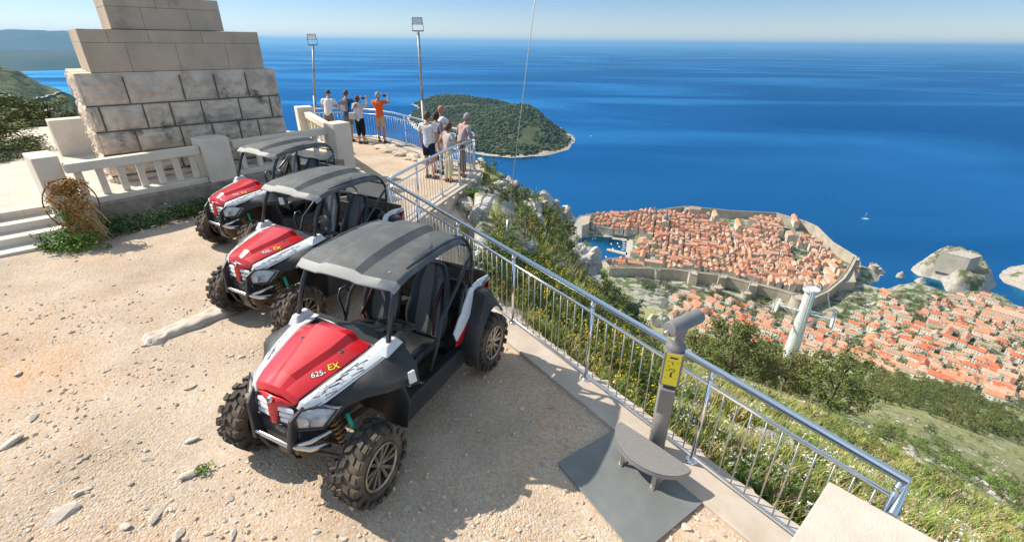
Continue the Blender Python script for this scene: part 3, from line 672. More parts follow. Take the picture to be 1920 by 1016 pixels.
# ---- roads and the car park
def roadstrip(px, w, label, m_=m_asph, name='road', up=.7):
    px = [(lerp(a[0], b[0], t / 5), lerp(a[1], b[1], t / 5)) for a, b in zip(px, px[1:]) for t in range(5)] + [px[-1]]; P = [hit(*q) for q in px]; vs = []
    for i, p in enumerate(P):
        t = P[min(i + 1, len(P) - 1)] - P[max(i - 1, 0)]; t.z = 0; t.normalize(); nn = Vector((-t.y, t.x, 0)) * w / 2; vs += [p - nn + Vector((0, 0, up)), p + nn + Vector((0, 0, up))]
    m = MB(); m.add(vs, [(2 * i, 2 * i + 1, 2 * i + 3, 2 * i + 2) for i in range(len(P) - 1)]); tag(m.build(name, m_, solid=.4), label, 'road', kind='structure')
roadstrip([(1190, 525), (1215, 527), (1245, 533), (1262, 540), (1256, 552), (1246, 568), (1240, 580)], 9, 'grey road curving past the car park')
roadstrip([(1262, 540), (1300, 546), (1340, 552), (1380, 562), (1420, 574), (1460, 586)], 7, 'narrow road under the hillside wall')
roadstrip([(1590, 620), (1640, 628), (1700, 640), (1780, 662), (1850, 690), (1925, 712)], 4.5, 'street through the terraced houses', m_quay)
roadstrip([(1620, 575), (1650, 568), (1690, 574), (1730, 590), (1790, 600), (1860, 620), (1925, 640)], 5, 'street behind the town gate', m_quay)
roadstrip([(1790, 735), (1850, 748), (1925, 765)], 6, 'road along the top of the wood', m_quay)
CME = MB().hull8([V3(-.9, -2.1, .3), V3(.9, -2.1, .3), V3(.9, 2.1, .3), V3(-.9, 2.1, .3), V3(-.85, -2.1, .9), V3(.85, -2.1, .9), V3(.85, 2.1, .85), V3(-.85, 2.1, .85)]).hull8([V3(-.8, -1.6, .9), V3(.8, -1.6, .9), V3(.8, 1.0, .9), V3(-.8, 1.0, .9), V3(-.65, -1.2, 1.5), V3(.65, -1.2, 1.5), V3(.65, .5, 1.5), V3(-.65, .5, 1.5)])
CME.m = [0] * 6 + [1] * 6; CMS = []
for n_, c_ in (('white', (.8, .8, .8)), ('silver', (.45, .47, .5)), ('dark', (.05, .06, .08)), ('blue', (.06, .15, .4)), ('red', (.5, .03, .03))):
    me = CME.mesh('car'); me.materials.append(mat('car_' + n_, c_, rough=.3)); me.materials.append(m_win); CMS.append((n_, me))
n = 0
for r0 in range(5):
    for k in range(12):
        px = lerp(1204, 1246, k / 11) + r0 * 1.0; py = 529 + r0 * 5.6 + k * .45
        if TR_.random() < .15: continue
        p = hit(px, py); cn_, me = TR_.choice(CMS[:4] if TR_.random() < .85 else CMS); c = bpy.data.objects.new('parked_car', me); COL.objects.link(c); c.location = p + Vector((0, 0, .3)); c.rotation_euler = (0, 0, gang + 1.57 + .2)
        lab = '%s car parked in row %s of the car park under the wall' % (cn_, ('one', 'two', 'three', 'four', 'five')[r0]); tag(c, lab, 'car', lab)
# ---- cable car pylon
def pylon():
    m_p = mat('pylon_paint', (.72, .75, .75), rough=.5, col2=(.6, .63, .62), scale=.6)
    # about 150 m from the viewer
    Dh = 150.0
    d = ray(1480, 668); t = Dh / hypot(d.x, d.y); base = Vector((0, 0, CAMH)) + d * t
    d2 = ray(1517, 540); t2 = Dh / hypot(d2.x, d2.y); top = Vector((0, 0, CAMH)) + d2 * t2
    Ht = top.z - base.z
    e = empty('cable_car_pylon', base, radians(-36), 'white steel cable car pylon standing in front of the town', 'pylon')
    m = MB(); m.smooth = True; m.lathe([(2.3, -8), (2.1, 0), (1.45, Ht - 5), (1.45, Ht - .6)], 28); m.build('shaft', m_p, e)
    m = MB(); m.smooth = False; m.lathe([(1.7, Ht - .6), (2.2, Ht - .6), (2.2, Ht + .1), (2.05, Ht + .1), (2.05, Ht - .2), (0, Ht - .2)], 28)
    for k in range(14):
        a = 2 * pi * k / 14; m.tube([V3(2.15 * cos(a), 2.15 * sin(a), Ht + .1), V3(2.15 * cos(a), 2.15 * sin(a), Ht + 1.0)], .05, 4)
    m.tube([V3(2.15 * cos(a), 2.15 * sin(a), Ht + 1.0) for a in [2 * pi * k / 20 for k in range(20)]], .06, 4, closed=True); m.build('top_platform', m_p, e)
    zc = Ht - 8.5
    for sx in (-1, 1):
        m = MB(); a = [V3(sx * 1.8, .5, zc - 1), V3(sx * 5, .5, zc + .5), V3(sx * 5, -.5, zc + .5), V3(sx * 1.8, -.5, zc - 1)]
        m.tube([V3(sx * 1.4, 0, zc - 2.8), V3(sx * 5.2, 0, zc + .1), V3(sx * 7.6, 0, zc + .5)], .22, 8); m.tube([V3(sx * 1.4, 0, zc + .6), V3(sx * 7.8, 0, zc + .6)], .28, 8)
        for q_ in (2.6, 3.8, 5.0, 6.2): m.tube([V3(sx * q_, -.9, zc + .95), V3(sx * q_, .9, zc + .95)], .07, 4)
        m.box((sx * 4.6, -.8, zc + .95), (6.4, .5, .06)); m.tube([V3(sx * 1.6, -1.05, zc + 1.9), V3(sx * 7.9, -1.05, zc + 1.9)], .05, 4)
        for q_ in (2, 3.5, 5, 6.5, 7.8): m.tube([V3(sx * q_, -1.05, zc + .9), V3(sx * q_, -1.05, zc + 1.9)], .04, 4)
        m.build('cross_arm', m_p, e)
        # saddle: a curved deck along the rope direction (local y)
        m = MB(); rows = []
        for k in range(13):
            y = lerp(-5, 5, k / 12); z = zc + 1.1 - y * y * .035; rows.append([V3(sx * 6.9, y, z), V3(sx * 6.9, y, z + .3), V3(sx * 7.5, y, z + .3), V3(sx * 7.5, y, z)])
        m.grid(rows, closed=True); m.build('rope_saddle', m_p, e)
        m = MB()
        for k in range(9):
            y = lerp(-4.5, 4.5, k / 8); z = zc + 1.1 - y * y * .035; m.tube([V3(sx * 7.6, y, z), V3(sx * 8.0, y, z - .3)], .09, 4); m.tube([V3(sx * 8.0, y, z - .9), V3(sx * 8.0, y, z + .6)], .06, 4)
        m.tube([V3(sx * 8.0, lerp(-6, 6, k / 8), zc + 1.6 - lerp(-6, 6, k / 8) ** 2 * .035) for k in range(9)], .06, 4); m.build('walkway_rail', m_p, e)
        m = MB(); m.tube([V3(sx * 2.4, 0, zc - 10), V3(sx * 9.5, 0, zc - 10)], .16, 6); m.tube([V3(sx * 2.4, 0, zc - 4), V3(sx * 7.5, 0, zc - 10)], .09, 5); m.tube([V3(sx * 8.5, 0, zc - 10), V3(sx * 8.5, 0, zc - 8.4)], .08, 5); m.build('lower_arm', m_p, e)
        for k, dz in enumerate((.9, .2)):
            c = MB(); pts = [V3(sx * 7.0 + (k * .4), y, zc + 1.9 - y * .42 + (y * y * .00045) + dz * .3 if abs(y) > 9 else zc + 1.9 - y * .42) for y in (-9, 0, 9, 40, 90, 160, 240, 330)]
            c.tube(pts, .03, 4); c.build('rope', m_p, e)
    m = MB()
    for k in range(int(Ht * 1.0)):
        z = k * 1.0; r_ = lerp(2.95, 2.2, z / Ht); m.tube([V3(r_ * .2 - .25, -r_ - .12, z), V3(r_ * .2 + .25, -r_ - .12, z)], .04, 4)
    m.tube([V3(.3, -3.1, 0), V3(.15, -2.35, Ht)], .05, 4); m.tube([V3(.9, -3.1, 0), V3(.7, -2.35, Ht)], .05, 4); m.build('ladder', m_p, e)
pylon()
# ------------------------------------------------------------------ terrace, ground, railings, monument
m_gravel = mat('gravel_ground', (0.59, 0.455, 0.33), rough=0.95, spec=0.1, col2=(0.45, 0.325, 0.22), scale=1.1, detail=10, lo=.36, hi=.68, col3=(0.62, 0.34, 0.17), scale3=.40, lo3=.50, hi3=.78)
def gravel_nodes():
    N = m_gravel.node_tree.nodes; L = m_gravel.node_tree.links; b = N['Principled BSDF']
    old = b.inputs['Base Color'].links[0].from_socket
    tc = N.new('ShaderNodeTexCoord'); v = N.new('ShaderNodeTexVoronoi'); v.inputs['Scale'].default_value = 60; v.inputs['Randomness'].default_value = 1
    nz = N.new('ShaderNodeTexNoise'); nz.inputs['Scale'].default_value = 14; nz.inputs['Detail'].default_value = 8; L.new(tc.outputs['Object'], nz.inputs[0])
    ad = N.new('ShaderNodeMixRGB'); ad.blend_type = 'LINEAR_LIGHT'; ad.inputs[0].default_value = .018; L.new(tc.outputs['Object'], ad.inputs[1]); L.new(nz.outputs['Color'], ad.inputs[2])
    L.new(ad.outputs[0], v.inputs['Vector'])
    v2 = N.new('ShaderNodeTexVoronoi'); v2.inputs['Scale'].default_value = 27; L.new(ad.outputs[0], v2.inputs['Vector'])
    # pebble tint per cell, only where loose stones lie
    hs = N.new('ShaderNodeHueSaturation'); r = N.new('ShaderNodeMapRange'); r.inputs[3].default_value = .86; r.inputs[4].default_value = 1.14
    sp = N.new('ShaderNodeSeparateColor'); L.new(v.outputs['Color'], sp.inputs[0]); L.new(sp.outputs[0], r.inputs[0]); L.new(r.outputs[0], hs.inputs['Value'])
    r3 = N.new('ShaderNodeMapRange'); r3.inputs[3].default_value = .55; r3.inputs[4].default_value = 1.15; L.new(sp.outputs[1], r3.inputs[0]); L.new(r3.outputs[0], hs.inputs['Saturation'])
    L.new(old, hs.inputs['Color']); L.new(hs.outputs[0], b.inputs['Base Color'])
    mth = N.new('ShaderNodeMath'); mth.operation = 'MULTIPLY_ADD'; L.new(v.outputs['Distance'], mth.inputs[0]); mth.inputs[1].default_value = -1.0
    m3 = N.new('ShaderNodeMath'); m3.operation = 'MULTIPLY'; m3.inputs[1].default_value = -.7; L.new(v2.outputs['Distance'], m3.inputs[0])
    m4 = N.new('ShaderNodeMath'); m4.operation = 'MULTIPLY_ADD'; L.new(nz.outputs[0], m4.inputs[0]); m4.inputs[1].default_value = .9; L.new(m3.outputs[0], m4.inputs[2]); L.new(m4.outputs[0], mth.inputs[2])
    bp = N.new('ShaderNodeBump'); bp.inputs['Strength'].default_value = .8; bp.inputs['Distance'].default_value = .011
    L.new(mth.outputs[0], bp.inputs['Height']); L.new(bp.outputs[0], b.inputs['Normal'])
    big = N.new('ShaderNodeTexNoise'); big.inputs['Scale'].default_value = .7; big.inputs['Detail'].default_value = 5; L.new(tc.outputs['Object'], big.inputs[0])
    rb = N.new('ShaderNodeMapRange'); rb.inputs[1].default_value = .40; rb.inputs[2].default_value = .60; rb.inputs[3].default_value = .22; rb.inputs[4].default_value = 1.0; L.new(big.outputs[0], rb.inputs[0]); L.new(rb.outputs[0], bp.inputs['Strength'])
gravel_nodes()
m_conc = mat('kerb_concrete', (0.56, 0.49, 0.42), rough=.9, spec=.2, col2=(0.46, 0.38, 0.31), scale=3, detail=8, bump=.5, bscale=40, bdist=.004)
m_white = mat('white_stone', (0.76, 0.68, 0.57), rough=.8, spec=.2, col2=(0.66, 0.57, 0.46), scale=2.2, detail=8, lo=.42, hi=.75, bump=.25, bscale=45, bdist=.003, col3=(.40, .37, .32), scale3=1.1, lo3=.64, hi3=.80)
m_pave = mat('terrace_paving', (0.78, 0.67, 0.54), rough=.85, spec=.2, col2=(0.66, 0.56, 0.46), scale=1.5, detail=6, bump=.2, bscale=30, bdist=.003)
def pave_nodes():
    N = m_pave.node_tree.nodes; L = m_pave.node_tree.links; b = N['Principled BSDF']; old = b.inputs['Base Color'].links[0].from_socket
    tc = N.new('ShaderNodeTexCoord'); mp = N.new('ShaderNodeMapping'); mp.inputs['Rotation'].default_value = (0, 0, radians(-45)); L.new(tc.outputs['Object'], mp.inputs[0])
    br = N.new('ShaderNodeTexBrick'); br.inputs['Scale'].default_value = 1.6; br.inputs['Mortar Size'].default_value = .012; br.inputs['Color1'].default_value = (1, 1, 1, 1); br.inputs['Color2'].default_value = (.86, .86, .86, 1); br.inputs['Mortar'].default_value = (.78, .74, .7, 1)
    L.new(mp.outputs[0], br.inputs[0]); mx = N.new('ShaderNodeMixRGB'); mx.blend_type = 'MULTIPLY'; mx.inputs[0].default_value = 1; L.new(old, mx.inputs[1]); L.new(br.outputs[0], mx.inputs[2]); L.new(mx.outputs[0], b.inputs['Base Color'])
pave_nodes()
m_wallstone = mat('weathered_wall', (0.42, 0.35, 0.28), rough=.95, spec=.1, col2=(0.22, 0.19, 0.16), scale=4, detail=8, bump=.8, bscale=12, bdist=.01)
m_steel = mat('stainless_steel', (0.86, 0.85, 0.84), rough=.12, metal=1.0)
m_bal = mat('brushed_steel', (0.62, 0.58, 0.52), rough=.38, metal=.9)
m_dkmetal = mat('dark_metal', (0.035, 0.037, 0.04), rough=.45, spec=.5)
# ---- ground sheet (gently uneven) inside the platform outline
def gz(x, y): 
    return -0.012 + 0.018 * fbm(x * .9, y * .9, 3)
def ground():
    m = MB(); m.smooth = True; st = .14; idx = {}
    P = [(9.7, -8.1), (2.62, 1.72), (2.42, 2.2), (0.16, 5.35), (-2.2, 8.75)] + [(x + .3, y + .15) for x, y in VIEW[1:]] + [(-9, 20), (-17, 22), (-24, 15), (-24, -8)]
    x0, y0 = -15, -3.5; nx, ny = int(19.5 / st), int(24.5 / st)
    def vid(i, j):
        if (i, j) not in idx:
            x, y = x0 + i * st, y0 + j * st; idx[i, j] = len(m.v); m.v.append((x, y, gz(x, y)))
        return idx[i, j]
    for j in range(ny):
        for i in range(nx):
            cx, cy = x0 + (i + .5) * st, y0 + (j + .5) * st
            if inpoly(cx, cy, P): m.f.append((vid(i, j), vid(i + 1, j), vid(i + 1, j + 1), vid(i, j + 1))); m.m.append(0); m.sm.append(True)
    o = m.build('gravel_ground', m_gravel, fix=False); tag(o, 'pale gravel forecourt with loose limestone chips', 'ground', kind='structure')
    # kerb slab under the railing (edge of the platform)
    d = Vector((0.585, -0.811, 0)).normalized(); n = Vector((0.811, 0.585, 0)).normalized()
    A = Vector((-2.5, 8.78, 0)); B = Vector((2.56, 1.78, 0))
    def strip(a, b, w0, w1, z0, z1, mb):
        t = (b - a).normalized(); nn = Vector((t.y, -t.x, 0)); nn = nn if nn.dot(n) > 0 else -nn
        mb.prism([(p.x, p.y) for p in (a - nn * w0, b - nn * w0, b + nn * w1, a + nn * w1)], z0, z1)
    k = MB(); strip(A, B, .30, .14, -1.2, .03, k); k.build('kerb', m_conc, bevel=.01); tag(bpy.data.objects['kerb'], 'concrete kerb the railing stands on', 'kerb', kind='structure')
    k = MB(); pts = [Vector((x, y, 0)) for x, y in VIEW]
    inn = []; out = []
    for i, p in enumerate(pts):
        t = (pts[min(i + 1, len(pts) - 1)] - pts[max(i - 1, 0)]).normalized(); nn = Vector((t.y, -t.x, 0)); inn.append(p - nn * .28); out.append(p + nn * .2)
    k.grid([[Vector((p.x, p.y, .02)) for p in inn], [Vector((p.x, p.y, .02)) for p in out], [Vector((p.x, p.y, -1.6)) for p in out]])
    k.build('ledge', m_conc, fix=True); tag(bpy.data.objects['ledge'], 'concrete ledge round the viewpoint', 'ledge', kind='structure')
ground()
# ---- steel railings
def railing(path, zt, label, posts, group, name='steel_railing', close=None, off=0.0, sp=.118, nomid=False):
    pts = [Vector((x, y, 0)) for x, y in path]
    root = empty(name, (pts[0].x, pts[0].y, 0), 0, label, 'railing', group); inv = -Vector((pts[0].x, pts[0].y, 0))
    L_ = [0]
    for a, b in zip(pts, pts[1:]): L_.append(L_[-1] + (b - a).length)
    def at(s):
        for i in range(len(pts) - 1):
            if s <= L_[i + 1] or i == len(pts) - 2:
                t = (s - L_[i]) / (L_[i + 1] - L_[i]); return pts[i].lerp(pts[i + 1], t) + inv
    up = Vector((0, 0, 1))
    top = [p + inv + up * zt for p in pts]
    if close: top += [Vector(q) + inv for q in close]
    MB().tube(top, .030, 14).build('top_rail', m_steel, root)
    MB().tube([p + inv + up * (zt - .16) for p in pts], .017, 10).build('middle_rail', m_steel, root)
    MB().tube([p + inv + up * .085 for p in pts], .017, 10).build('bottom_rail', m_steel, root)
    pm = MB(); pm.tube([up * .03, up * (zt - .02)], .021, 12); pm.smooth = True; pm.tube([up * .028, up * .04], .055, 16)
    pm.tube([up * (zt - .10), up * (zt - .055)], .026, 12)
    po = None
    for s in posts:
        q = at(s)
        if po is None: po = pm.build('post', m_steel, root, loc=q)
        else: c = po.copy(); COL.objects.link(c); c.location = q
    bm_ = MB().tube([up * .09, up * (zt - .165)], .0062, 6); bo = None; s = .06
    while s < L_[-1] - .03:
        if min(abs(s - q) for q in posts) > .045:
            q = at(s)
            if bo is None: bo = bm_.build('baluster', m_bal, root, loc=q)
            else: c = bo.copy(); COL.objects.link(c); c.location = q
        s += sp
    return root
LR = hypot(2.4 + 2.36, 1.97 - 8.65)
d0 = hypot(-0.01 + 2.36, 5.29 - 8.65)
railing([(-2.36, 8.65), (2.40, 1.97)], 1.05, 'long polished steel railing beside the buggies and the telescope', [0.02, d0 - 2.84, d0 - 1.42, d0, d0 + 1.41, d0 + 2.79, LR - .03], 'steel railings round the viewpoint', close=[(2.12, 1.74, 1.05)])
vl = [0]
for a, b in zip(VIEW, VIEW[1:]): vl.append(vl[-1] + hypot(b[0] - a[0], b[1] - a[1]))
railing([(x, y) for x, y in VIEW], 1.05, 'curved steel railing round the viewpoint where people lean', [1.25, 2.45, 3.5, 4.35, 5.1, 6.6, 8.1, 9.6, 11.1, vl[-1] - .03], 'steel railings round the viewpoint', sp=.135)
# ---- terrace, steps
TZ = .48
sd_ = Vector((0.70, 0.714, 0)).normalized(); sn_ = Vector((0.714, -0.70, 0)).normalized()   # along the front, outwards
def terrace():
    P0 = Vector((-9.45, 8.15, 0)) - sd_ * 6; PA = Vector((-8.98, 8.62, 0))
    fr = [(P0.x, P0.y), (PA.x, PA.y), (-8.55, 8.40), (-6.85, 10.55), (-4.95, 12.8), (-5.0, 13.2), (-7.2, 16.4), (-12, 20), (-20, 16), (-20, 3)]
    m = MB(); m.prism(fr, -.5, TZ); o = m.build('terrace', m_pave, bevel=.012); tag(o, 'pale paved terrace round the monument', 'terrace', kind='structure')
    for i, (z, off, ln) in enumerate(((.335, .36, .0), (.19, .73, .0), (.045, 1.10, .0))):
        a = P0 + sn_ * off * .985; b = PA + sn_ * off * 1.0 + sd_ * .35
        a2 = P0 - sn_ * .1; b2 = PA - sn_ * .1 + sd_ * .35
        m = MB(); m.prism([(a2.x, a2.y), (b2.x, b2.y), (b.x, b.y), (a.x, a.y)][::-1], -.5 + .01 * i, z); o = m.build('step', m_white, bevel=.012); tag(o, 'pale stone step up to the terrace', 'step', kind='structure')
terrace()
m_plinthtop = m_white
def pillar(p, d, w, l, z0, z1, parent, inv):
    n = Vector((d.y, -d.x, 0)); c = Vector(p) + inv
    m = MB()
    for zz0, zz1, e in ((z0, z1 - .002, 0),):
        q = [c + d * a * (l / 2 + e) + n * b * (w / 2 + e) for a, b in ((-1, -1), (1, -1), (1, 1), (-1, 1))]
        m.hull8([Vector((v.x, v.y, zz0)) for v in q] + [Vector((v.x, v.y, zz1)) for v in q])
    return m.build('pillar', m_white, parent, bevel=.018)
def balustrade(A, B, label, p0=None, p1=None, zt=1.33, nb=7, plinth=True, z0=TZ):
    A = Vector((*A, 0)); B = Vector((*B, 0)); d = (B - A).normalized(); n = Vector((d.y, -d.x, 0)); ln = (B - A).length
    root = empty('stone_balustrade', A, 0, label, 'balustrade', 'white stone balustrades'); 
    def bar(name, s0, s1, w, za, zb):
        m = MB(); q = [d * s + n * e for s, e in ((s0, -w / 2), (s1, -w / 2), (s1, w / 2), (s0, w / 2))]
        m.hull8([Vector((v.x, v.y, za)) for v in q] + [Vector((v.x, v.y, zb)) for v in q]); return m.build(name, m_white, root, bevel=.012)
    bar('top_rail', 0, ln, .20, zt - .19, zt - .02); bar('base_rail', 0, ln, .30, z0 - .0, z0 + .12)
    bm_ = MB(); bm_.box((0, 0, (z0 + .12 + zt - .19) / 2), (.12, .085, zt - .19 - z0 - .12), atan2(d.y, d.x)); b0 = None
    for i in range(nb):
        q = d * (ln * (i + .5) / nb)
        if b0 is None: b0 = bm_.build('baluster', m_white, root, loc=q, bevel=.012)
        else: c = b0.copy(); COL.objects.link(c); c.location = q
    for pp in (p0, p1):
        if pp: pillar((pp[0], pp[1], 0), d, pp[2], pp[3], z0 - .55, zt + .12, root, -A)
    return root
BZ = 1.30
balustrade((-8.42, 8.66), (-7.0, 10.45), 'front stone balustrade behind the dried wreath', (-8.93, 8.82, .80, .38), (-6.85, 10.72, .55, .58), zt=BZ, nb=7)
balustrade((-6.6, 11.05), (-4.95, 13.15), 'stone balustrade behind the farthest buggy', None, (-4.78, 13.05, .5, .5), zt=BZ, nb=7)
balustrade((-5.0, 13.3), (-6.9, 16.2), 'stone balustrade running back from the corner pillar', None, (-7.0, 16.3, .5, .5), zt=BZ, nb=7)
balustrade((-11.9, 13.6), (-9.9, 15.9), 'stone balustrade behind the monument, at its left', (-12.25, 13.2, .5, .75), None, zt=BZ, nb=5)
# low wall face below the front balustrade
def plinth():
    pts = [(-8.50, 8.28), (-6.70, 10.52), (-4.70, 12.85)]
    m = MB()
    for (ax, ay), (bx, by) in zip(pts, pts[1:]):
        a = Vector((ax, ay, 0)); b = Vector((bx, by, 0)); d = (b - a).normalized(); n = Vector((d.y, -d.x, 0))
        q = [a - n * .25, b - n * .25, b + n * .09, a + n * .09][::-1]; m.prism([(v.x, v.y) for v in q], -.4, TZ + .004)
    m.build('plinth_wall', m_wallstone, bevel=.02); tag(bpy.data.objects['plinth_wall'], 'low weathered stone wall under the front balustrade', 'wall')
plinth()
# ---- monument
m_block = mat('monument_block', (0.72, 0.58, 0.45), rough=.92, spec=.15, col2=(0.42, 0.34, 0.27), scale=2.2, detail=10, lo=.44, hi=.68, bump=1.0, bscale=7, bdist=.035, col3=(.11, .10, .09), scale3=1.7, lo3=.57, hi3=.68)
m_tier = mat('monument_slab', (0.58, 0.44, 0.32), rough=.85, spec=.2, col2=(0.47, 0.36, 0.26), scale=1.1, detail=7, lo=.4, hi=.6, bump=.3, bscale=20, bdist=.003, col3=(.34, .27, .21), scale3=.6, lo3=.56, hi3=.68)
m_mortar = mat('mortar', (0.16, 0.14, 0.12), rough=1)
def monument():
    A = Vector((-8.91, 10.18, 0)); D = Vector((0.72, 0.694, 0)).normalized() 
    root = empty('stone_monument', A, atan2(D.y, D.x), 'large stone monument base of rough blocks with two smooth tiers', 'monument')
    # local frame: x along the front, y going back (away from the viewer = +y)
    LN, DP, ZT = 3.92, 2.3, 2.74; KX = LN / 4.98
    rnd = random.Random(5)
    MB().box((LN / 2, DP / 2, (TZ + ZT) / 2 - .02), (LN - .08, DP - .08, ZT - TZ)).build('core', m_mortar, root)
    rowsz = [.30, .62, 1.09, 1.57, 2.10, ZT]
    cuts = [[0, .9, 1.8, 2.6, 3.2, 3.92], [0, .55, 1.4, 2.0, 2.75, 3.4, 3.92], [0, .68, 1.54, 2.2, 2.8, 3.25, 3.92], [0, .2, .96, 1.47, 2.09, 2.91, 3.64, 3.92], [0, .77, 1.81, 2.5, 3.19, 3.92]]
    def block(x0, x1, y0, y1, z0, z1, rough):
        m = MB(); m.smooth = True; g = .014
        x0 += g; x1 -= g; z0 += g; z1 -= g
        n = 20; rows = []
        # a cushion faced block: grid on the face, extruded back
        sd0 = rnd.random() * 50
        for j in range(n + 1):
            row = []
            for i in range(n + 1):
                u, v = i / n, j / n; e = min(u, 1 - u, v, 1 - v) * 10
                bul = (1 - exp(-e * 1.6)) * rough * 1.1 + rough * 1.1 * fbm(sd0 + u * 3.5, v * 3.5, 5) * min(1, e)
                if e <= 0: bul = -.012
                row.append((u, v, bul))
            rows.append(row)
        return rows, (x0, x1, y0, y1, z0, z1)
    def face(rows, f, m):
        m.grid([[f(*q) for q in r_] for r_ in rows])
    for zi in range(5):
        z0, z1 = rowsz[zi], rowsz[zi + 1]
        for a, b in zip(cuts[zi], cuts[zi][1:]):
            rr, (x0, x1, _, _, q0, q1) = block(a, b, 0, 0, z0, z1, .05)
            m = MB(); m.smooth = True; face(rr, lambda u, v, h: Vector((lerp(x0, x1, u), .02 - h, lerp(q0, q1, v))), m)
            if b > LN - .02:  # right return
                rr2, _ = block(0, 1, 0, 0, 0, 1, .04); face(rr2, lambda u, v, h: Vector((LN - .03 + h, lerp(.03, 1.1, u), lerp(q0, q1, v))), m)
            m.build('block', m_block, root, fix=False)
        # left side: very rough quarry face
        yc = [0.0, .9 if zi % 2 else .6, 1.9, DP]
        for a, b in zip(yc, yc[1:]):
            m = MB(); m.smooth = True; n = 14; sd0 = rnd.random() * 90
            rows = []
            for j in range(n + 1):
                row = []
                for i in range(n + 1):
                    u, v = i / n, j / n; e = min(u, 1 - u, v, 1 - v) * 10
                    h = (.045 * (1 - exp(-e * 1.2)) + .085 * abs(fbm(sd0 + u * 6 * (b - a), v * 4, 6))) * min(1, e + .1)
                    row.append(Vector((.02 - h, lerp(a + .012, b - .012, u), lerp(z0 + .012, z1 - .012, v))))
                rows.append(row)
            m.grid(rows); m.build('rough_block', m_block, root, fix=False)
    # top slab surface of lower tier
    MB().box((LN / 2 - .02, DP / 2, ZT - .04), (LN - .02, DP - .02, .09)).build('ledge', m_block, root, bevel=.02)
    def tier(x0, x1, y0, y1, z0, z1, split, cutsA, cutsB, name):
        for (za, zb, cs) in ((z0, z0 + split, cutsA), (z0 + split, z1, cutsB)):
            cs = [x0] + cs + [x1]; k = 0
            for a, b in zip(cs, cs[1:]):
                k += 1
                m = MB(); m.box(((a + b) / 2, (y0 + y1) / 2, (za + zb) / 2), (b - a - .004, y1 - y0, zb - za - .004)); m.build(name, m_tier, root, bevel=.006, seg=1)
        MB().box(((x0 + x1) / 2, (y0 + y1) / 2 + .01, (z0 + z1) / 2), (x1 - x0 - .03, y1 - y0 - .02, z1 - z0 - .03)).build('core', m_mortar, root)
    tier(.28, 3.68, .02, 2.1, ZT + .01, 3.56, .56, [1.0, 1.9, 2.9], [.75, 1.45, 2.45], 'lower_tier_slab')
    tier(.86, 2.97, .08, 1.5, 3.565, 4.19, .42, [1.45, 2.3], [1.75, 2.0], 'upper_tier_slab')
monument()
# ------------------------------------------------------------------ utility buggies
m_red = mat('red_plastic', (0.70, 0.012, 0.020), rough=.28, spec=.5, coat=.5, col2=(0.50, 0.012, 0.016), scale=3)
m_wht = mat('white_plastic', (0.75, 0.75, 0.76), rough=.3, spec=.5, coat=.3, col2=(0.62, 0.61, 0.60), scale=4, lo=.5, hi=.8)
m_blk = mat('black_plastic', (0.026, 0.027, 0.030), rough=.5, spec=.5, col2=(0.085, 0.072, 0.058), scale=4, detail=8, lo=.48, hi=.78)
m_roof = mat('grey_roof_plastic', (0.095, 0.098, 0.10), rough=.6, spec=.4, col2=(0.155, 0.15, 0.14), scale=5, lo=.45, hi=.75, bump=.15, bscale=90, bdist=.002)
m_rooflip = mat('roof_lip_plastic', (0.34, 0.33, 0.31), rough=.6, spec=.4)
m_tube = mat('black_tube', (0.03, 0.031, 0.033), rough=.32, spec=.6)
m_seatb = mat('seat_vinyl', (0.014, 0.018, 0.02), rough=.42, spec=.5, bump=.15, bscale=60, bdist=.002)
m_seatg = mat('seat_grey_vinyl', (0.12, 0.12, 0.115), rough=.5, spec=.4)
m_seatbl = mat('seat_blue_vinyl', (0.05, 0.085, 0.12), rough=.4, spec=.5)
m_tyre = mat('tyre_rubber', (0.048, 0.044, 0.040), rough=.85, spec=.25, col2=(0.22, 0.165, 0.12), scale=5, detail=8, lo=.36, hi=.70)
m_rim = mat('rim_metal', (0.62, 0.54, 0.42), rough=.35, metal=.85, col2=(0.25, .2, .15), scale=8)
m_rimd = mat('rim_dark', (0.03, 0.03, 0.03), rough=.45, metal=.4)
m_lens = mat('lamp_lens', (0.24, 0.25, 0.26), rough=.12, spec=.8, coat=1.0, col2=(.55, .55, .54), scale=9)
m_refl = mat('lamp_reflector', (.75, .75, .75), rough=.15, metal=1)
m_spring = mat('spring_gold', (0.42, 0.26, 0.10), rough=.45, metal=.5)
m_mud = mat('muddy_metal', (0.10, 0.075, 0.055), rough=.8, col2=(0.22, 0.15, 0.09), scale=6)
m_decalb = mat('decal_black', (0.02, 0.02, 0.022), rough=.4)
m_decaly = mat('decal_yellow', (0.80, 0.72, 0.03), rough=.35)
m_decalw = mat('decal_white', (.8, .8, .8), rough=.35)
m_green = mat('green_tag', (0.01, .35, .2), rough=.5)
m_cord = mat('brown_strap', (0.07, 0.018, 0.018), rough=.7)
m_bed = mat('floor_mat', (0.05, 0.048, 0.045), rough=.8, col2=(0.16, .13, .1), scale=9)
m_pipe = mat('bumper_steel', (0.55, 0.55, 0.55), rough=.25, metal=.95)
def text_mesh(s, size, m, loc, M, name, parent, extr=.001, shear=.0, italic=0):
    c = bpy.data.curves.new('t', 'FONT'); c.body = s; c.size = size; c.extrude = extr; c.align_x = 'CENTER'; c.align_y = 'CENTER'; c.shear = shear; c.offset = .0
    o = bpy.data.objects.new('t', c); COL.objects.link(o); bpy.context.view_layer.update()
    dg = bpy.context.evaluated_depsgraph_get(); me = bpy.data.meshes.new_from_object(o.evaluated_get(dg)); bpy.data.objects.remove(o)
    me.transform(M); return link(name, me, m, parent, loc)
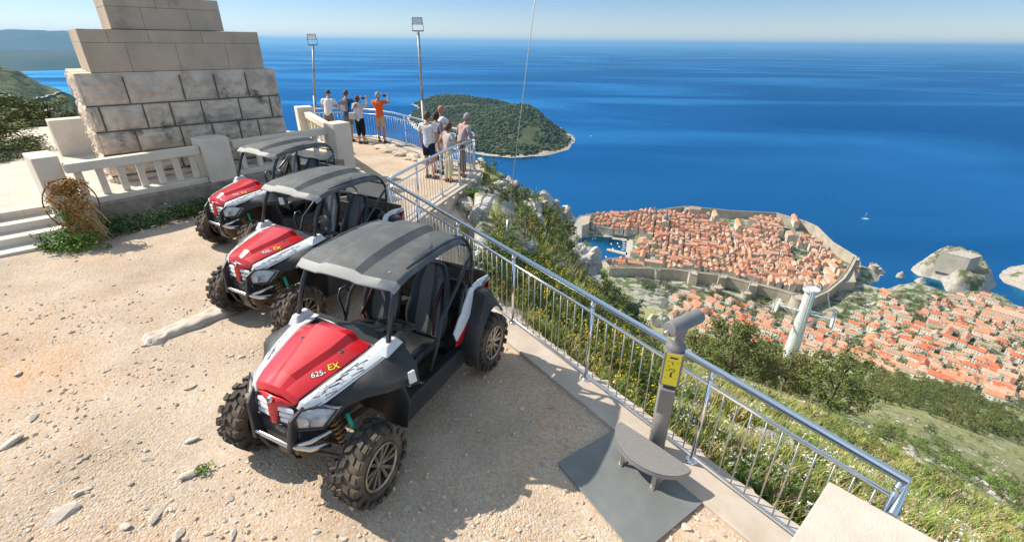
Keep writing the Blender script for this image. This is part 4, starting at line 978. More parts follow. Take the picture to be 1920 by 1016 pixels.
def wheel(root, c, steer=0.0, side=1):
    """axis along local x; side=+1 outer face towards +x"""
    n = 36; w = .115; Rr = .335
    T = empty('wheel', c); T.parent = root; T.rotation_euler = (0, 0, steer)
    MX = Matrix.Rotation(pi / 2, 4, 'Y')
    m = MB(); m.smooth = True
    prof = [(.19, -w * .8), (.21, -w * .95), (.26, -w * 1.0), (.295, -w * .95), (.312, -w * .75), (.318, -w * .3), (.318, w * .3), (.312, w * .75), (.295, w * .95), (.26, w * 1.0), (.21, w * .95), (.19, w * .8)]
    m.lathe(prof, n, MX)
    rnd = random.Random(9); m.smooth = False
    # chunky lugs: centre chevrons and shoulder blocks
    def lug(a0, a1, x0, x1, r0, r1, sk=0.0):
        vs = []
        for rr in (r0, r1):
            k = 1 if rr == r0 else .80
            am = (a0 + a1) / 2; xm = (x0 + x1) / 2
            for aa, xx in ((a0, x0), (a1, x0), (a1 + sk, x1), (a0 + sk, x1)):
                A_ = am + sk / 2 + (aa - am - sk / 2) * k; X_ = xm + (xx - xm) * k
                vs.append(Vector((X_, rr * cos(A_), rr * sin(A_))))
        m.hull8(vs)
    N = 18
    for i in range(N):
        a = 2 * pi * i / N; da = 2 * pi / N
        for sgn in (1, -1):
            o_ = 0 if sgn > 0 else da / 2
            lug(a + o_, a + o_ + da * .55, sgn * .004, sgn * .062, .312, .338, .10)
            lug(a + o_ + .10, a + o_ + .10 + da * .58, sgn * .070, sgn * .118, .302, .334, .04)
            # side lug on the shoulder
            b0, b1 = a + o_ + .12, a + o_ + .12 + da * .5
            vs = [Vector((sgn * .118, .325 * cos(q), .325 * sin(q))) for q in (b0, b1)] + [Vector((sgn * .124, .272 * cos(q), .272 * sin(q))) for q in (b1, b0)]
            vs2 = [v + Vector((sgn * .012, 0, 0)) for v in vs]; m.hull8(vs + vs2)
    m.build('tyre', m_tyre, T)
    r = MB(); r.smooth = True
    r.lathe([(.195, .10 * side), (.20, .115 * side), (.188, .117 * side), (.176, .10 * side), (.172, .02 * side), (.05, .015 * side)], 32, MX); r.build('rim', m_rimd, T)
    r = MB()
    r.smooth = True; r.lathe([(.198, .104 * side), (.203, .118 * side), (.187, .121 * side), (.181, .108 * side)], 32, MX); r.lathe([(.0, .095 * side), (.034, .092 * side), (.045, .07 * side)], 16, MX); r.smooth = False
    for k in range(6):
        a = 2 * pi * k / 6
        for off in (-.10, .10):
            q = [(.03, a - .4 + off), (.03, a + .4 + off), (.186, a + off * 2.2 + .085), (.186, a + off * 2.2 - .085)]
            vs = [Vector((side * .075, rr * cos(t), rr * sin(t))) for rr, t in q] + [Vector((side * (.092 if rr < .1 else .106), rr * cos(t), rr * sin(t))) for rr, t in q]
            r.hull8(vs)
    r.build('spoke_wheel', m_rim, T)
    return T
def loft(m, secs, closed=False): m.grid(secs, closed)
def mirror(pts): return [Vector((-p[0], p[1], p[2])) for p in pts]
def V(*a): return Vector(a)
def buggy(name, label, loc, rz, mirrors=True, tilt=0.0):
    """local frame: x = towards the driver side (right in the photo), y = rearwards, origin under the front axle"""
    root = empty(name, loc, rz, label, 'buggy', 'red and white buggies parked on the gravel')
    # --- hood (red centre) and white side panels. (x, y, z)
    hood = MB(); hood.smooth = False
    ys = [-.44, -.40, -.25, 0.0, .25, .48, .60]
    hz = [.80, .865, .905, .955, .995, 1.03, 1.02]
    hw = [.195, .22, .25, .29, .325, .35, .33]        # half width of the red panel
    rows = []
    for y, z, w in zip(ys, hz, hw):
        k = sstep(-.44, -.3, y)
        u = lerp(.035, .17, sstep(-.5, .6, y)); prof = [(-w, z - .03), (-u - .05, z + .004), (-u, z + .05 * k), (-u * .5, z + .058 * k), (0, z + .06 * k), (u * .5, z + .058 * k), (u, z + .05 * k), (u + .05, z + .004), (w, z - .03)]
        rows.append([V(a, y, b) for a, b in prof])
    hood.grid(rows)
    hood.grid([[V(a, .60, b) for a, b in ((-.33, .975), (-.17, 1.03), (0, 1.075), (.17, 1.03), (.33, .975))], [V(a, .64, b - .09) for a, b in ((-.31, .975), (-.17, 1.0), (0, 1.03), (.17, 1.0), (.31, .975))]])
    # nose tongue that drops over the grille
    hood.grid([[V(-.195, -.44, .765), V(-.085, -.455, .80), V(0, -.46, .805), V(.085, -.455, .80), V(.195, -.44, .765)], [V(-.05, -.475, .73), V(-.035, -.49, .76), V(0, -.50, .765), V(.035, -.49, .76), V(.05, -.475, .73)], [V(-.035, -.49, .58), V(-.025, -.51, .58), V(0, -.515, .58), V(.025, -.51, .58), V(.035, -.49, .58)]])
    ho = hood.build('hood', m_red, root, solid=.02, bevel=.008, fix=True)
    # vents pressed into the hood
    for sx in (-1, 1):
        MB().box((sx * .205, .30, 1.002), (.035, .05, .012)).build('vent', m_blk, ho, bevel=.006)
    # white side panels
    for sx in (-1, 1):
        m = MB(); rows = []
        for y, z, w, wo, zo in zip([-.44, -.40, -.25, 0, .25, .48, .72], [.75, .815, .858, .908, .948, .983, 1.0], [.20, .225, .255, .295, .33, .355, .36], [.245, .30, .375, .43, .475, .51, .52], [.69, .735, .78, .84, .885, .925, .96]):
            rows.append([V(sx * w, y, z), V(sx * lerp(w, wo, .5), y, (z + zo) / 2 + .018), V(sx * wo, y, zo)])
        m.grid(rows); sp_ = m.build('side_panel', m_wht, root, solid=.02, bevel=.006)
        # black scribble decals following the panel
        rnd = random.Random(21 + sx); m = MB()
        def P(u, v, h=.004):   # u along y 0..1 , v across 0..1
            i = u * (len(rows) - 1); a = min(int(i), len(rows) - 2); f = i - a
            def rr(k):
                t = v * 2; b = min(int(t), 1); return rows[k][b].lerp(rows[k][b + 1], t - b)
            return rr(a).lerp(rr(a + 1), f) + V(0, 0, h)
        for k in range(17):
            u = rnd.uniform(.25, .66); v = .40 + rnd.uniform(-.16, .32) ; ln = rnd.uniform(.04, .15); th = rnd.uniform(.015, .055); dv = rnd.uniform(-.05, .18)
            a, b = P(u, v), P(min(.95, u + ln), min(.97, v + dv)); c, d_ = P(min(.95, u + ln), min(.97, v + dv + th)), P(u, min(.97, v + th * .6))
            m.add([a, b, c, d_], [(0, 1, 2, 3)])
        for k in range(26):
            u = rnd.uniform(.2, .8); v = rnd.uniform(.15, .85); q = .012; h = .0055
            m.add([P(u, v, h), P(u + q, v, h), P(u + q, min(.98, v + q * 2.2), h), P(u, min(.98, v + q * 2.2), h)], [(0, 1, 2, 3)])
        # frame line
        for (u0, u1, v0) in ((.2, .92, .06), (.2, .92, .90)):
            for k in range(8):
                a, b = lerp(u0, u1, k / 8), lerp(u0, u1, (k + 1) / 8); m.add([P(a, v0, .0045), P(b, v0, .0045), P(b, v0 + .03, .0045), P(a, v0 + .03, .0045)], [(0, 1, 2, 3)])
        m.build('decal', m_decalb, sp_, fix=False)
        # white pillar foot
        MB().hull8([V(sx * .42, .50, .93), V(sx * .54, .50, .93), V(sx * .53, .74, .96), V(sx * .42, .74, .96), V(sx * .455, .58, 1.045), V(sx * .515, .58, 1.045), V(sx * .505, .70, 1.055), V(sx * .455, .70, 1.055)]).build('pillar_foot', m_wht, root, bevel=.012)
        # black fender
        m = MB(); rows = []
        for y, xi, zi, xo, zo, zl in ((-.42, .245, .66, .27, .63, .55), (-.30, .33, .70, .37, .66, .58), (-.10, .385, .80, .43, .735, .67), (.08, .435, .85, .53, .775, .715), (.22, .465, .875, .645, .785, .735), (.38, .495, .905, .70, .785, .73), (.52, .515, .93, .71, .775, .69), (.72, .525, .96, .66, .76, .55)):
            rows.append([V(sx * xi, y, zi), V(sx * lerp(xi, xo, .5), y, lerp(zi, zo, .42)), V(sx * xo, y, zo), V(sx * (xo + .015), y, zl)])
        m.grid(rows); m.build('front_fender', m_blk, root, solid=.018, bevel=.006)
        m = MB(); m.grid([[V(sx * .44, .42, .80), V(sx * .72, .44, .72)], [V(sx * .44, .50, .55), V(sx * .72, .52, .52)], [V(sx * .44, .50, .30), V(sx * .66, .52, .30)]]); m.build('mud_guard', m_blk, root, solid=.02, bevel=.005)
        # headlight
        hl = MB(); a = [V(sx * .225, -.485, .69), V(sx * .225, -.475, .585), V(sx * .395, -.375, .615), V(sx * .455, -.22, .735), V(sx * .34, -.325, .762), V(sx * .245, -.43, .745)]
        ctr = sum(a, V(0, 0, 0)) / 6 + V(sx * .015, -.03, .01); hl.smooth = True
        hl.add(a + [ctr], [(i, (i + 1) % 6, 6) for i in range(6)]); b = [p + V(0, .06, -.01) for p in a]; hl.smooth = False; hl.add(a + b, [(i, (i + 1) % 6, 6 + (i + 1) % 6, 6 + i) for i in range(6)])
        h_ = hl.build('headlight', m_lens, root)
        MB().lathe([(.0, 0), (.03, .01), (.04, .022)], 14, Matrix.Translation(V(sx * .30, -.435, .665)) @ Matrix.Rotation(pi / 2, 4, 'X')).build('reflector', m_refl, h_)
        m = MB(); m.tube([p + V(sx * .0, -.008, 0) for p in a], .011, 6, closed=True); m.build('lamp_frame', m_blk, h_)
    # emblem
    em = MB(); em.smooth = True; em.lathe([(.0, .012), (.024, .010), (.028, 0)], 20, Matrix.Translation(V(0, -.488, .79)) @ Matrix.Rotation(radians(55), 4, 'X')); e_ = em.build('emblem', m_refl, root)
    MB().box((0, -.4985, .797), (.03, .004, .005)).box((-.004, -.502, .790), (.022, .004, .005)).box((.003, -.506, .783), (.024, .004, .005)).build('emblem_bar', m_decalb, e_)
    # grille: dark plate with light louvres
    g = MB(); g.hull8([V(-.21, -.47, .52), V(.21, -.47, .52), V(.16, -.40, .52), V(-.16, -.40, .52), V(-.195, -.43, .75), V(.195, -.43, .75), V(.19, -.38, .755), V(-.19, -.38, .755)]); gr = g.build('grille', m_blk, root)
    for sx in (-1, 1):
        for k in range(3):
            z = .715 - k * .05; MB().hull8([V(sx * .05, -.485, z - .016), V(sx * (.188 + k * .004), -.462 - k * .006, z - .016), V(sx * (.188 + k * .004), -.445, z - .02), V(sx * .05, -.46, z - .02), V(sx * .05, -.468 - .012, z + .016), V(sx * (.186 + k * .004), -.45 - k * .006, z + .016), V(sx * .14, -.435, z + .018), V(sx * .05, -.45, z + .018)]).build('louvre', m_decalw, gr, bevel=.006)
    # front chin
    MB().hull8([V(-.24, -.50, .45), V(.24, -.50, .45), V(.26, -.25, .40), V(-.26, -.25, .40), V(-.21, -.48, .55), V(.21, -.48, .55), V(.22, -.28, .55), V(-.22, -.28, .55)]).build('chin', m_blk, root, bevel=.015)
    MB().hull8([V(-.13, -.44, .27), V(.13, -.44, .27), V(.20, .1, .24), V(-.20, .1, .24), V(-.18, -.48, .45), V(.18, -.48, .45), V(.22, .1, .40), V(-.22, .1, .40)]).build('skid_plate', m_mud, root, bevel=.01)
    # bumper
    b = MB(); b.tube([V(-.40, -.34, .44), V(-.30, -.48, .44), V(-.18, -.545, .46), V(.18, -.545, .46), V(.30, -.48, .44), V(.40, -.34, .44)], .019, 10)
    b.tube([V(.18, -.54, .46), V(.31, -.47, .50), V(.42, -.32, .56)], .018, 10); b.tube([V(-.18, -.54, .46), V(-.31, -.47, .50), V(-.42, -.32, .56)], .018, 10); b.build('front_bumper', m_pipe, root)
    for sx in (-1, 1):
        b = MB(); b.hull8([V(sx * .155, -.575, .42), V(sx * .20, -.575, .42), V(sx * .20, -.50, .42), V(sx * .155, -.50, .42), V(sx * .20, -.53, .70), V(sx * .232, -.53, .70), V(sx * .232, -.47, .70), V(sx * .20, -.47, .70)])
        b.hull8([V(sx * .20, -.53, .70), V(sx * .232, -.53, .70), V(sx * .232, -.47, .70), V(sx * .20, -.47, .70), V(sx * .25, -.40, .78), V(sx * .265, -.40, .77), V(sx * .265, -.36, .77), V(sx * .25, -.36, .78)]); b.build('bumper_bracket', m_blk, root, bevel=.008)
        MB().tube([V(sx * .16, -.545, .44), V(sx * .14, -.50, .34), V(sx * .12, -.42, .29)], .013, 8).build('guard_bar', m_blk, root)
    # cab tub / floor / dash / sills
    c = MB(); c.box((0, 1.15, .345), (.98, 1.15, .05)); c.build('floor', m_bed, root)
    for sx in (-1, 1):
        s_ = MB(); s_.hull8([V(sx * .46, .50, .26), V(sx * .60, .50, .26), V(sx * .60, 1.62, .30), V(sx * .46, 1.62, .30), V(sx * .47, .50, .40), V(sx * .58, .50, .40), V(sx * .58, 1.62, .48), V(sx * .47, 1.62, .48)]); s_.build('sill', m_blk, root, bevel=.02)
    d = MB(); d.hull8([V(-.50, .56, .62), V(.50, .56, .62), V(.50, .78, .66), V(-.50, .78, .66), V(-.50, .60, .955), V(.50, .60, .955), V(.50, .80, .93), V(-.50, .80, .93)]); d.build('dashboard', m_blk, root, bevel=.03)
    MB().hull8([V(-.5, .5, .34), V(.5, .5, .34), V(.5, .56, .34), V(-.5, .56, .34), V(-.5, .52, .93), V(.5, .52, .93), V(.5, .58, .93), V(-.5, .58, .93)]).build('firewall', m_blk, root)
    MB().box((0, 1.1, .47), (.16, .7, .22)).build('centre_tunnel', m_blk, root, bevel=.03)
    # seats
    for sx in (-1, 1):
        cx = sx * .27
        s_ = MB(); s_.smooth = True; rows = []
        for y, z, w in ((.86, .50, .19), (.90, .58, .215), (1.05, .59, .225), (1.2, .565, .22), (1.36, .56, .20), (1.38, .5, .19)):
            rows.append([V(cx - w, y, z - .07), V(cx - w * .93, y, z + .02), V(cx - w * .6, y, z - .005), V(cx, y, z - .012), V(cx + w * .6, y, z - .005), V(cx + w * .93, y, z + .02), V(cx + w, y, z - .07)])
        s_.grid(rows); st = subsurf(s_.build('seat', m_seatb, root, solid=.05), 1)
        bk = MB(); bk.smooth = True; rows = []
        for t, w, wing in ((0, .17, .03), (.14, .20, .06), (.34, .225, .085), (.52, .185, .06), (.68, .20, .07), (.80, .175, .045), (.93, .115, .02), (.97, .09, .0)):
            z = .54 + t * .74; y = 1.30 + t * .27
            rows.append([V(cx - w, y - wing, z), V(cx - w * .62, y + .0, z), V(cx - w * .3, y + .012, z), V(cx, y + .014, z), V(cx + w * .3, y + .012, z), V(cx + w * .62, y, z), V(cx + w, y - wing, z)])
        bk.grid(rows)
        for i, f in enumerate(bk.f):
            k = i % 6; bk.m[i] = 1 if k in (1, 2) else (2 if k == 4 and i < 32 else 0)
        bo = bk.build('backrest', [m_seatb, m_seatg, m_seatbl], root, solid=.07, fix=False); subsurf(bo, 1)
        MB().tube([V(cx + .13 * sx, 1.50, 1.12), V(cx + .10 * sx, 1.36, .90), V(cx + .16 * sx, 1.22, .62)], .016, 5).build('seat_belt', m_cord, root)
    # steering wheel and column
    M_ = Matrix.Translation(V(.27, .93, .90)) @ Matrix.Rotation(radians(-38), 4, 'X')
    sw = MB(); sw.tube([M_ @ V(.165 * cos(a), .165 * sin(a), 0) for a in [2 * pi * k / 24 for k in range(24)]], .016, 8, closed=True)
    for a in (.4, 2.74, 4.71): sw.tube([M_ @ V(0, 0, -.02), M_ @ V(.16 * cos(a), .16 * sin(a), 0)], .012, 6)
    sw.lathe([(0, .01), (.05, .005), (.055, -.03)], 12, M_); sw.tube([M_ @ V(0, 0, -.02), V(.27, .72, .78)], .022, 8); sw.build('steering_wheel', m_blk, root)
    # grab handle and coiled hose on the far side, pedals
    MB().tube([V(-.40, .70, .96), V(-.30, .68, 1.02), V(-.10, .66, 1.03), V(.02, .66, 1.0)], .014, 8).build('grab_handle', m_tube, root)
    # roll cage
    r_ = .021
    for sx in (-1, 1):
        MB().tube([V(sx * .485, .62, 1.0), V(sx * .475, .72, 1.30), V(sx * .47, .80, 1.57), V(sx * .47, .90, 1.655), V(sx * .47, 1.15, 1.685), V(sx * .47, 1.50, 1.68), V(sx * .475, 1.72, 1.645), V(sx * .49, 1.84, 1.56), V(sx * .52, 1.88, 1.40), V(sx * .53, 1.88, 1.25), V(sx * .54, 1.80, 1.0), V(sx * .54, 1.72, .72)], r_, 10).build('cage_bar', m_tube, root)
        MB().tube([V(sx * .535, .98, .42), V(sx * .545, 1.10, .60), V(sx * .545, 1.22, .86), V(sx * .54, 1.50, 1.10), V(sx * .525, 1.86, 1.32)], .019, 8).build('side_bar', m_tube, root)
        MB().tube([V(sx * .54, 1.52, .52), V(sx * .545, 1.50, .80), V(sx * .54, 1.62, 1.02), V(sx * .52, 1.80, 1.0)], .018, 8).build('rear_side_bar', m_tube, root)
        MB().box((sx * .535, 1.885, 1.30), (.05, .05, .13)).build('cage_sleeve', m_pipe, root, bevel=.006)
    MB().tube([V(-.54, 1.10, .62), V(-.545, 1.06, .90), V(-.545, 1.10, 1.0), V(-.545, 1.17, 1.0), V(-.545, 1.20, .90)], .014, 8).build('passenger_handle', m_tube, root)
    MB().tube([V(-.47, 1.68, 1.655), V(.47, 1.68, 1.655)], r_, 8).tube([V(-.515, 1.87, 1.46), V(.515, 1.87, 1.46)], r_, 8).tube([V(-.47, .88, 1.63), V(.47, .88, 1.63)], r_, 8).tube([V(-.535, 1.84, 1.16), V(.535, 1.84, 1.16)], r_, 8).build('cross_bar', m_tube, root)
    # roof: ribbed shell with light lip
    rf = MB(); rf.smooth = False
    xs = [-.53, -.505, -.40, -.22, -.15, 0, .15, .22, .40, .505, .53]; top = [-.085, -.035, .0, .004, .068, .076, .068, .004, .0, -.035, -.085]
    ysr = [.66, .72, .86, 1.10, 1.35, 1.55, 1.68, 1.72]; zr = [1.60, 1.655, 1.69, 1.71, 1.715, 1.705, 1.68, 1.655]; kk = [.25, .5, .8, 1, 1, 1, .9, .8]
    vee = [0, .04, .01, 0, 0, 0, 0, 0]
    rows = []
    for i, (y, z, k) in enumerate(zip(ysr, zr, kk)):
        row = []
        for x, t in zip(xs, top):
            yy = y + (.0 if i > 1 else (.045 if abs(x) > .45 else (-.012 if abs(x) < .3 else .0)))
            row.append(V(x * (1 if i else .985), yy, z + t * (k if abs(x) < .45 else 1)))
        rows.append(row)
    rf.grid(rows)
    for i in range(10): rf.m[i] = 1
    ro = rf.build('roof', [m_roof, m_rooflip], root, solid=.022, bevel=.012, fix=True)
    for p in ((-.40, .80), (.40, .80), (-.40, 1.55), (.40, 1.55), (.31, 1.25), (-.31, 1.25)):
        MB().lathe([(0, .008), (.010, .006), (.013, 0)], 10, Matrix.Translation(V(p[0], p[1], 1.696 if p[1] > .9 else 1.672))).build('roof_bolt', m_refl, ro)
    # seams pressed in the roof
    for sx in (-1, 1):
        MB().tube([V(sx * .445, 1.0, 1.708 - .008), V(sx * .445, 1.22, 1.707), V(sx * .43, 1.30, 1.714 - .003), V(sx * .28, 1.52, 1.709)], .0035, 4).build('roof_seam', m_decalb, ro)
    # rear body: cargo sides with decals, rear fender
    for sx in (-1, 1):
        m = MB(); rows = []
        for y, zb, zt in ((1.38, .50, .66), (1.52, .55, .88), (1.72, .72, .99), (1.98, .82, 1.02), (2.28, .88, .98)):
            rows.append([V(sx * .575, y, zb), V(sx * .59, y, lerp(zb, zt, .5)), V(sx * .56, y, zt)])
        m.grid(rows)
        for i in range(len(m.f)): m.m[i] = 0 if i % 2 == 0 else 1
        rp = m.build('rear_panel', [m_red, m_wht], root, solid=.02, bevel=.006, fix=True)
        rnd = random.Random(4); m = MB()
        for k in range(16):
            y = rnd.uniform(1.6, 2.2); z = .76 + (y - 1.5) * .24 + rnd.uniform(-.03, .06); m.hull8([V(sx * .592, y, z), V(sx * .592, y + .07, z + .02), V(sx * .585, y + .07, z + .03), V(sx * .585, y, z + .01), V(sx * .60, y, z), V(sx * .60, y + .07, z + .02), V(sx * .60, y + .07, z + .03), V(sx * .60, y, z + .01)])
        m.build('decal', m_decalb, rp)
        m = MB(); rows = []
        for a, r0 in [(radians(t), .40) for t in (190, 172, 150, 128, 105, 84, 64, 44)]:
            y = 1.93 - cos(a) * -1 * .44; z = .36 + sin(a) * .52 + .02; rows.append([V(sx * .54, y, z + .04), V(sx * .70, y, z + .02), V(sx * .755, y, z - .05)])
        m.grid(rows); m.build('rear_fender', m_blk, root, solid=.025, bevel=.008)
    bd = MB(); bd.box((0, 1.98, .84), (1.06, .60, .04)); bd.box((0, 1.68, .96), (1.06, .03, .24)); bd.box((0, 2.29, .94), (1.06, .03, .18)); bd.build('cargo_bed', m_blk, root, bevel=.012)
    MB().hull8([V(-.45, 1.42, .36), V(.45, 1.42, .36), V(.45, 2.2, .40), V(-.45, 2.2, .40), V(-.45, 1.5, .82), V(.45, 1.5, .82), V(.45, 2.2, .82), V(-.45, 2.2, .82)]).build('engine_bay', m_blk, root)
    # suspension
    for sx in (-1, 1):
        for y0 in (0.0, 1.93):
            ar = MB()
            for dy in (-.14, .14): ar.tube([V(sx * .16, y0 + dy, .36), V(sx * .56, y0, .31)], .017, 6)
            for dy in (-.12, .12): ar.tube([V(sx * .20, y0 + dy, .50), V(sx * .54, y0, .42)], .014, 6)
            ar.tube([V(sx * .1, y0, .40), V(sx * .6, y0, .34)], .02, 8); ar.build('suspension_arm', m_mud, root)
        p0, p1 = V(sx * .48, -.02, .36), V(sx * .34, -.02, .72); ax = (p1 - p0)
        MB().tube([p0, p1], .02, 8).build('shock_absorber', m_mud, root)
        u_ = ax.normalized(); x_ = u_.cross(V(0, 1, 0)).normalized(); y_ = u_.cross(x_)
        MB().tube([p0.lerp(p1, .18 + .72 * k / 64) + (x_ * cos(k * 2 * pi * 7 / 64) + y_ * sin(k * 2 * pi * 7 / 64)) * .042 for k in range(65)], .0085, 5).build('coil_spring', m_spring, root)
    MB().tube([V(.44, -.10, .62), V(.50, -.12, .50)], .022, 8).build('reservoir', m_green, root)
    # chassis
    ch = MB(); ch.tube([V(-.20, -.3, .38), V(-.22, .5, .32), V(-.30, 1.4, .32), V(-.22, 2.2, .42)], .022, 6); ch.tube([V(.20, -.3, .38), V(.22, .5, .32), V(.30, 1.4, .32), V(.22, 2.2, .42)], .022, 6); ch.box((0, .1, .48), (.40, .7, .22)); ch.build('chassis', m_mud, root)
    # wheels
    for sx in (-1, 1):
        wheel(root, V(sx * .655, 0, .335), radians(3), sx); wheel(root, V(sx * .655, 1.93, .335), 0, sx)
    # mirrors
    if mirrors:
        for sx in (1,):
            mm = MB(); mm.smooth = True; mm.lathe([(.0, -.03), (.045, -.028), (.065, 0), (.06, .01), (0, .012)], 16, Matrix.Translation(V(sx * .60, .70, 1.22)) @ Matrix.Scale(1.5, 4, (1, 0, 0)) @ Matrix.Rotation(radians(80), 4, 'X'))
            mm.tube([V(sx * .48, .69, 1.18), V(sx * .54, .69, 1.20), V(sx * .59, .70, 1.21)], .009, 6); mm.build('wing_mirror', m_blk, root)
    # small label stuck on the fender side
    MB().hull8([V(.742, .50, .72), V(.748, .62, .70), V(.73, .62, .70), V(.73, .5, .72), V(.738, .50, .84), V(.742, .60, .82), V(.725, .60, .82), V(.725, .5, .84)]).build('paper_label', m_decalw, root)
    # lettering on the hood
    def hoodz(x, y):
        w_ = interp(list(zip(ys, hw)), y); z = interp(list(zip(ys, hz)), y); k = sstep(-.44, -.3, y)
        u = lerp(.035, .17, sstep(-.5, .6, y)); return interp([(0, z + .06 * k), (u, z + .05 * k), (u + .05, z + .004), (w_, z - .03)], abs(x))
    def ht(s, size, x, y, mt, nm, dz=0.0):
        M_ = Matrix.Translation(V(x, y, 0)) @ Matrix.Rotation(radians(60), 4, 'Z')
        o = text_mesh(s, size, mt, None, M_, nm, ho, .0008, .35)
        bm = bmesh.new(); bm.from_mesh(o.data); bmesh.ops.triangulate(bm, faces=bm.faces)
        bmesh.ops.subdivide_edges(bm, edges=[e for e in bm.edges if e.calc_length() > .02], cuts=2, use_grid_fill=False); bm.to_mesh(o.data); bm.free()
        for v in o.data.vertices: v.co.z += hoodz(v.co.x, v.co.y) + .0035 + dz
        return o
    ht('625-', .092, .20, -.08, m_decalb, 'lettering', 0.0); ht('625-', .078, .20, -.08, m_decalw, 'lettering', .002)
    ht('EX', .108, .25, .075, m_decalb, 'lettering', 0.0); ht('EX', .095, .25, .075, m_decaly, 'lettering', .002)
    # raise and shorten the body over its wheels
    ZT_ = [(0, .02), (.27, .31), (.46, .60), (.80, .955), (1.03, 1.12), (1.28, 1.42), (1.56, 1.58), (1.70, 1.70), (1.8, 1.78)]
    YT_ = [(-.60, -.38), (-.44, -.22), (0, .08), (.5, .42), (.62, .50), (1.0, 1.0), (1.7, 1.7), (2.35, 2.16), (3, 2.5)]
    done = set()
    def warp(o):
        if o.name.split('.')[0] in ('suspension_arm', 'shock_absorber', 'coil_spring', 'wheel'): return
        if o.type == 'MESH' and o.data.name not in done:
            done.add(o.data.name)
            for v in o.data.vertices:
                c = v.co; fr = 1 - sstep(1.2, 1.55, c.y); v.co = (c.x * 1.07, interp(YT_, c.y), lerp(c.z if c.z < .9 else interp(ZT_, c.z), interp(ZT_, c.z), fr))
        for c in kids(o): warp(c)
    for c in kids(root): warp(c)
    def soften(o):
        if o.type == 'MESH' and o.name.split('.')[0] in ('hood', 'side_panel', 'front_fender', 'mud_guard', 'roof', 'rear_panel', 'rear_fender', 'headlight', 'pillar_foot', 'seat'):
            smooth_all(o); o.data.set_sharp_from_angle(angle=radians(11 if 'hood' in o.name else (26 if 'roof' not in o.name else 19)))
        for c in kids(o): soften(c)
    for c in kids(root): soften(c)
    return root
b1 = buggy('utility_buggy', 'nearest red and white buggy, its whole grey roof and both seats in view', (-1.721, 2.994, 0), -.447, mirrors=False)
b2 = buggy('utility_buggy', 'middle red and white buggy with one front wheel on the pale kerb stone', (-3.241, 5.352, 0.0), -.498)
b3 = buggy('utility_buggy', 'farthest red and white buggy, parked beside the stone balustrade', (-4.873, 7.711, 0.0), -.553)
# ------------------------------------------------------------------ telescope, lamps, parapet, wreath, rocks
m_tgrey = mat('telescope_paint', (0.245, 0.235, 0.23), rough=.45, spec=.5, col2=(.19, .18, .175), scale=3)
m_tedge = mat('telescope_edge', (0.26, 0.25, 0.25), rough=.4)
m_yel = mat('yellow_sign', (0.85, 0.70, 0.03), rough=.4)
m_plate = mat('base_plate_steel', (0.165, 0.175, 0.175), rough=.38, spec=.5, col2=(0.23, 0.24, 0.235), scale=2.2, detail=8, lo=.4, hi=.7, bump=.15, bscale=3, bdist=.01)
m_chk = mat('checker_plate', (0.20, 0.185, 0.18), rough=.5, spec=.4)
def chk_nodes():
    N = m_chk.node_tree.nodes; L = m_chk.node_tree.links; b = N['Principled BSDF']; tc = N.new('ShaderNodeTexCoord'); c = N.new('ShaderNodeTexBrick'); c.inputs['Scale'].default_value = 34; c.inputs['Mortar Size'].default_value = .03
    mp = N.new('ShaderNodeMapping'); mp.inputs['Rotation'].default_value = (0, 0, .5); L.new(tc.outputs['Object'], mp.inputs[0]); L.new(mp.outputs[0], c.inputs[0]); c.inputs['Color1'].default_value = (0.36, 0.34, 0.33, 1); c.inputs['Color2'].default_value = (0.30, 0.28, 0.27, 1); c.inputs['Mortar'].default_value = (.2, .185, .18, 1)
    L.new(c.outputs[0], b.inputs['Base Color']); bp = N.new('ShaderNodeBump'); bp.inputs['Distance'].default_value = .003; L.new(c.outputs[1], bp.inputs['Height']); bp.invert = True; L.new(bp.outputs[0], b.inputs['Normal'])
chk_nodes()
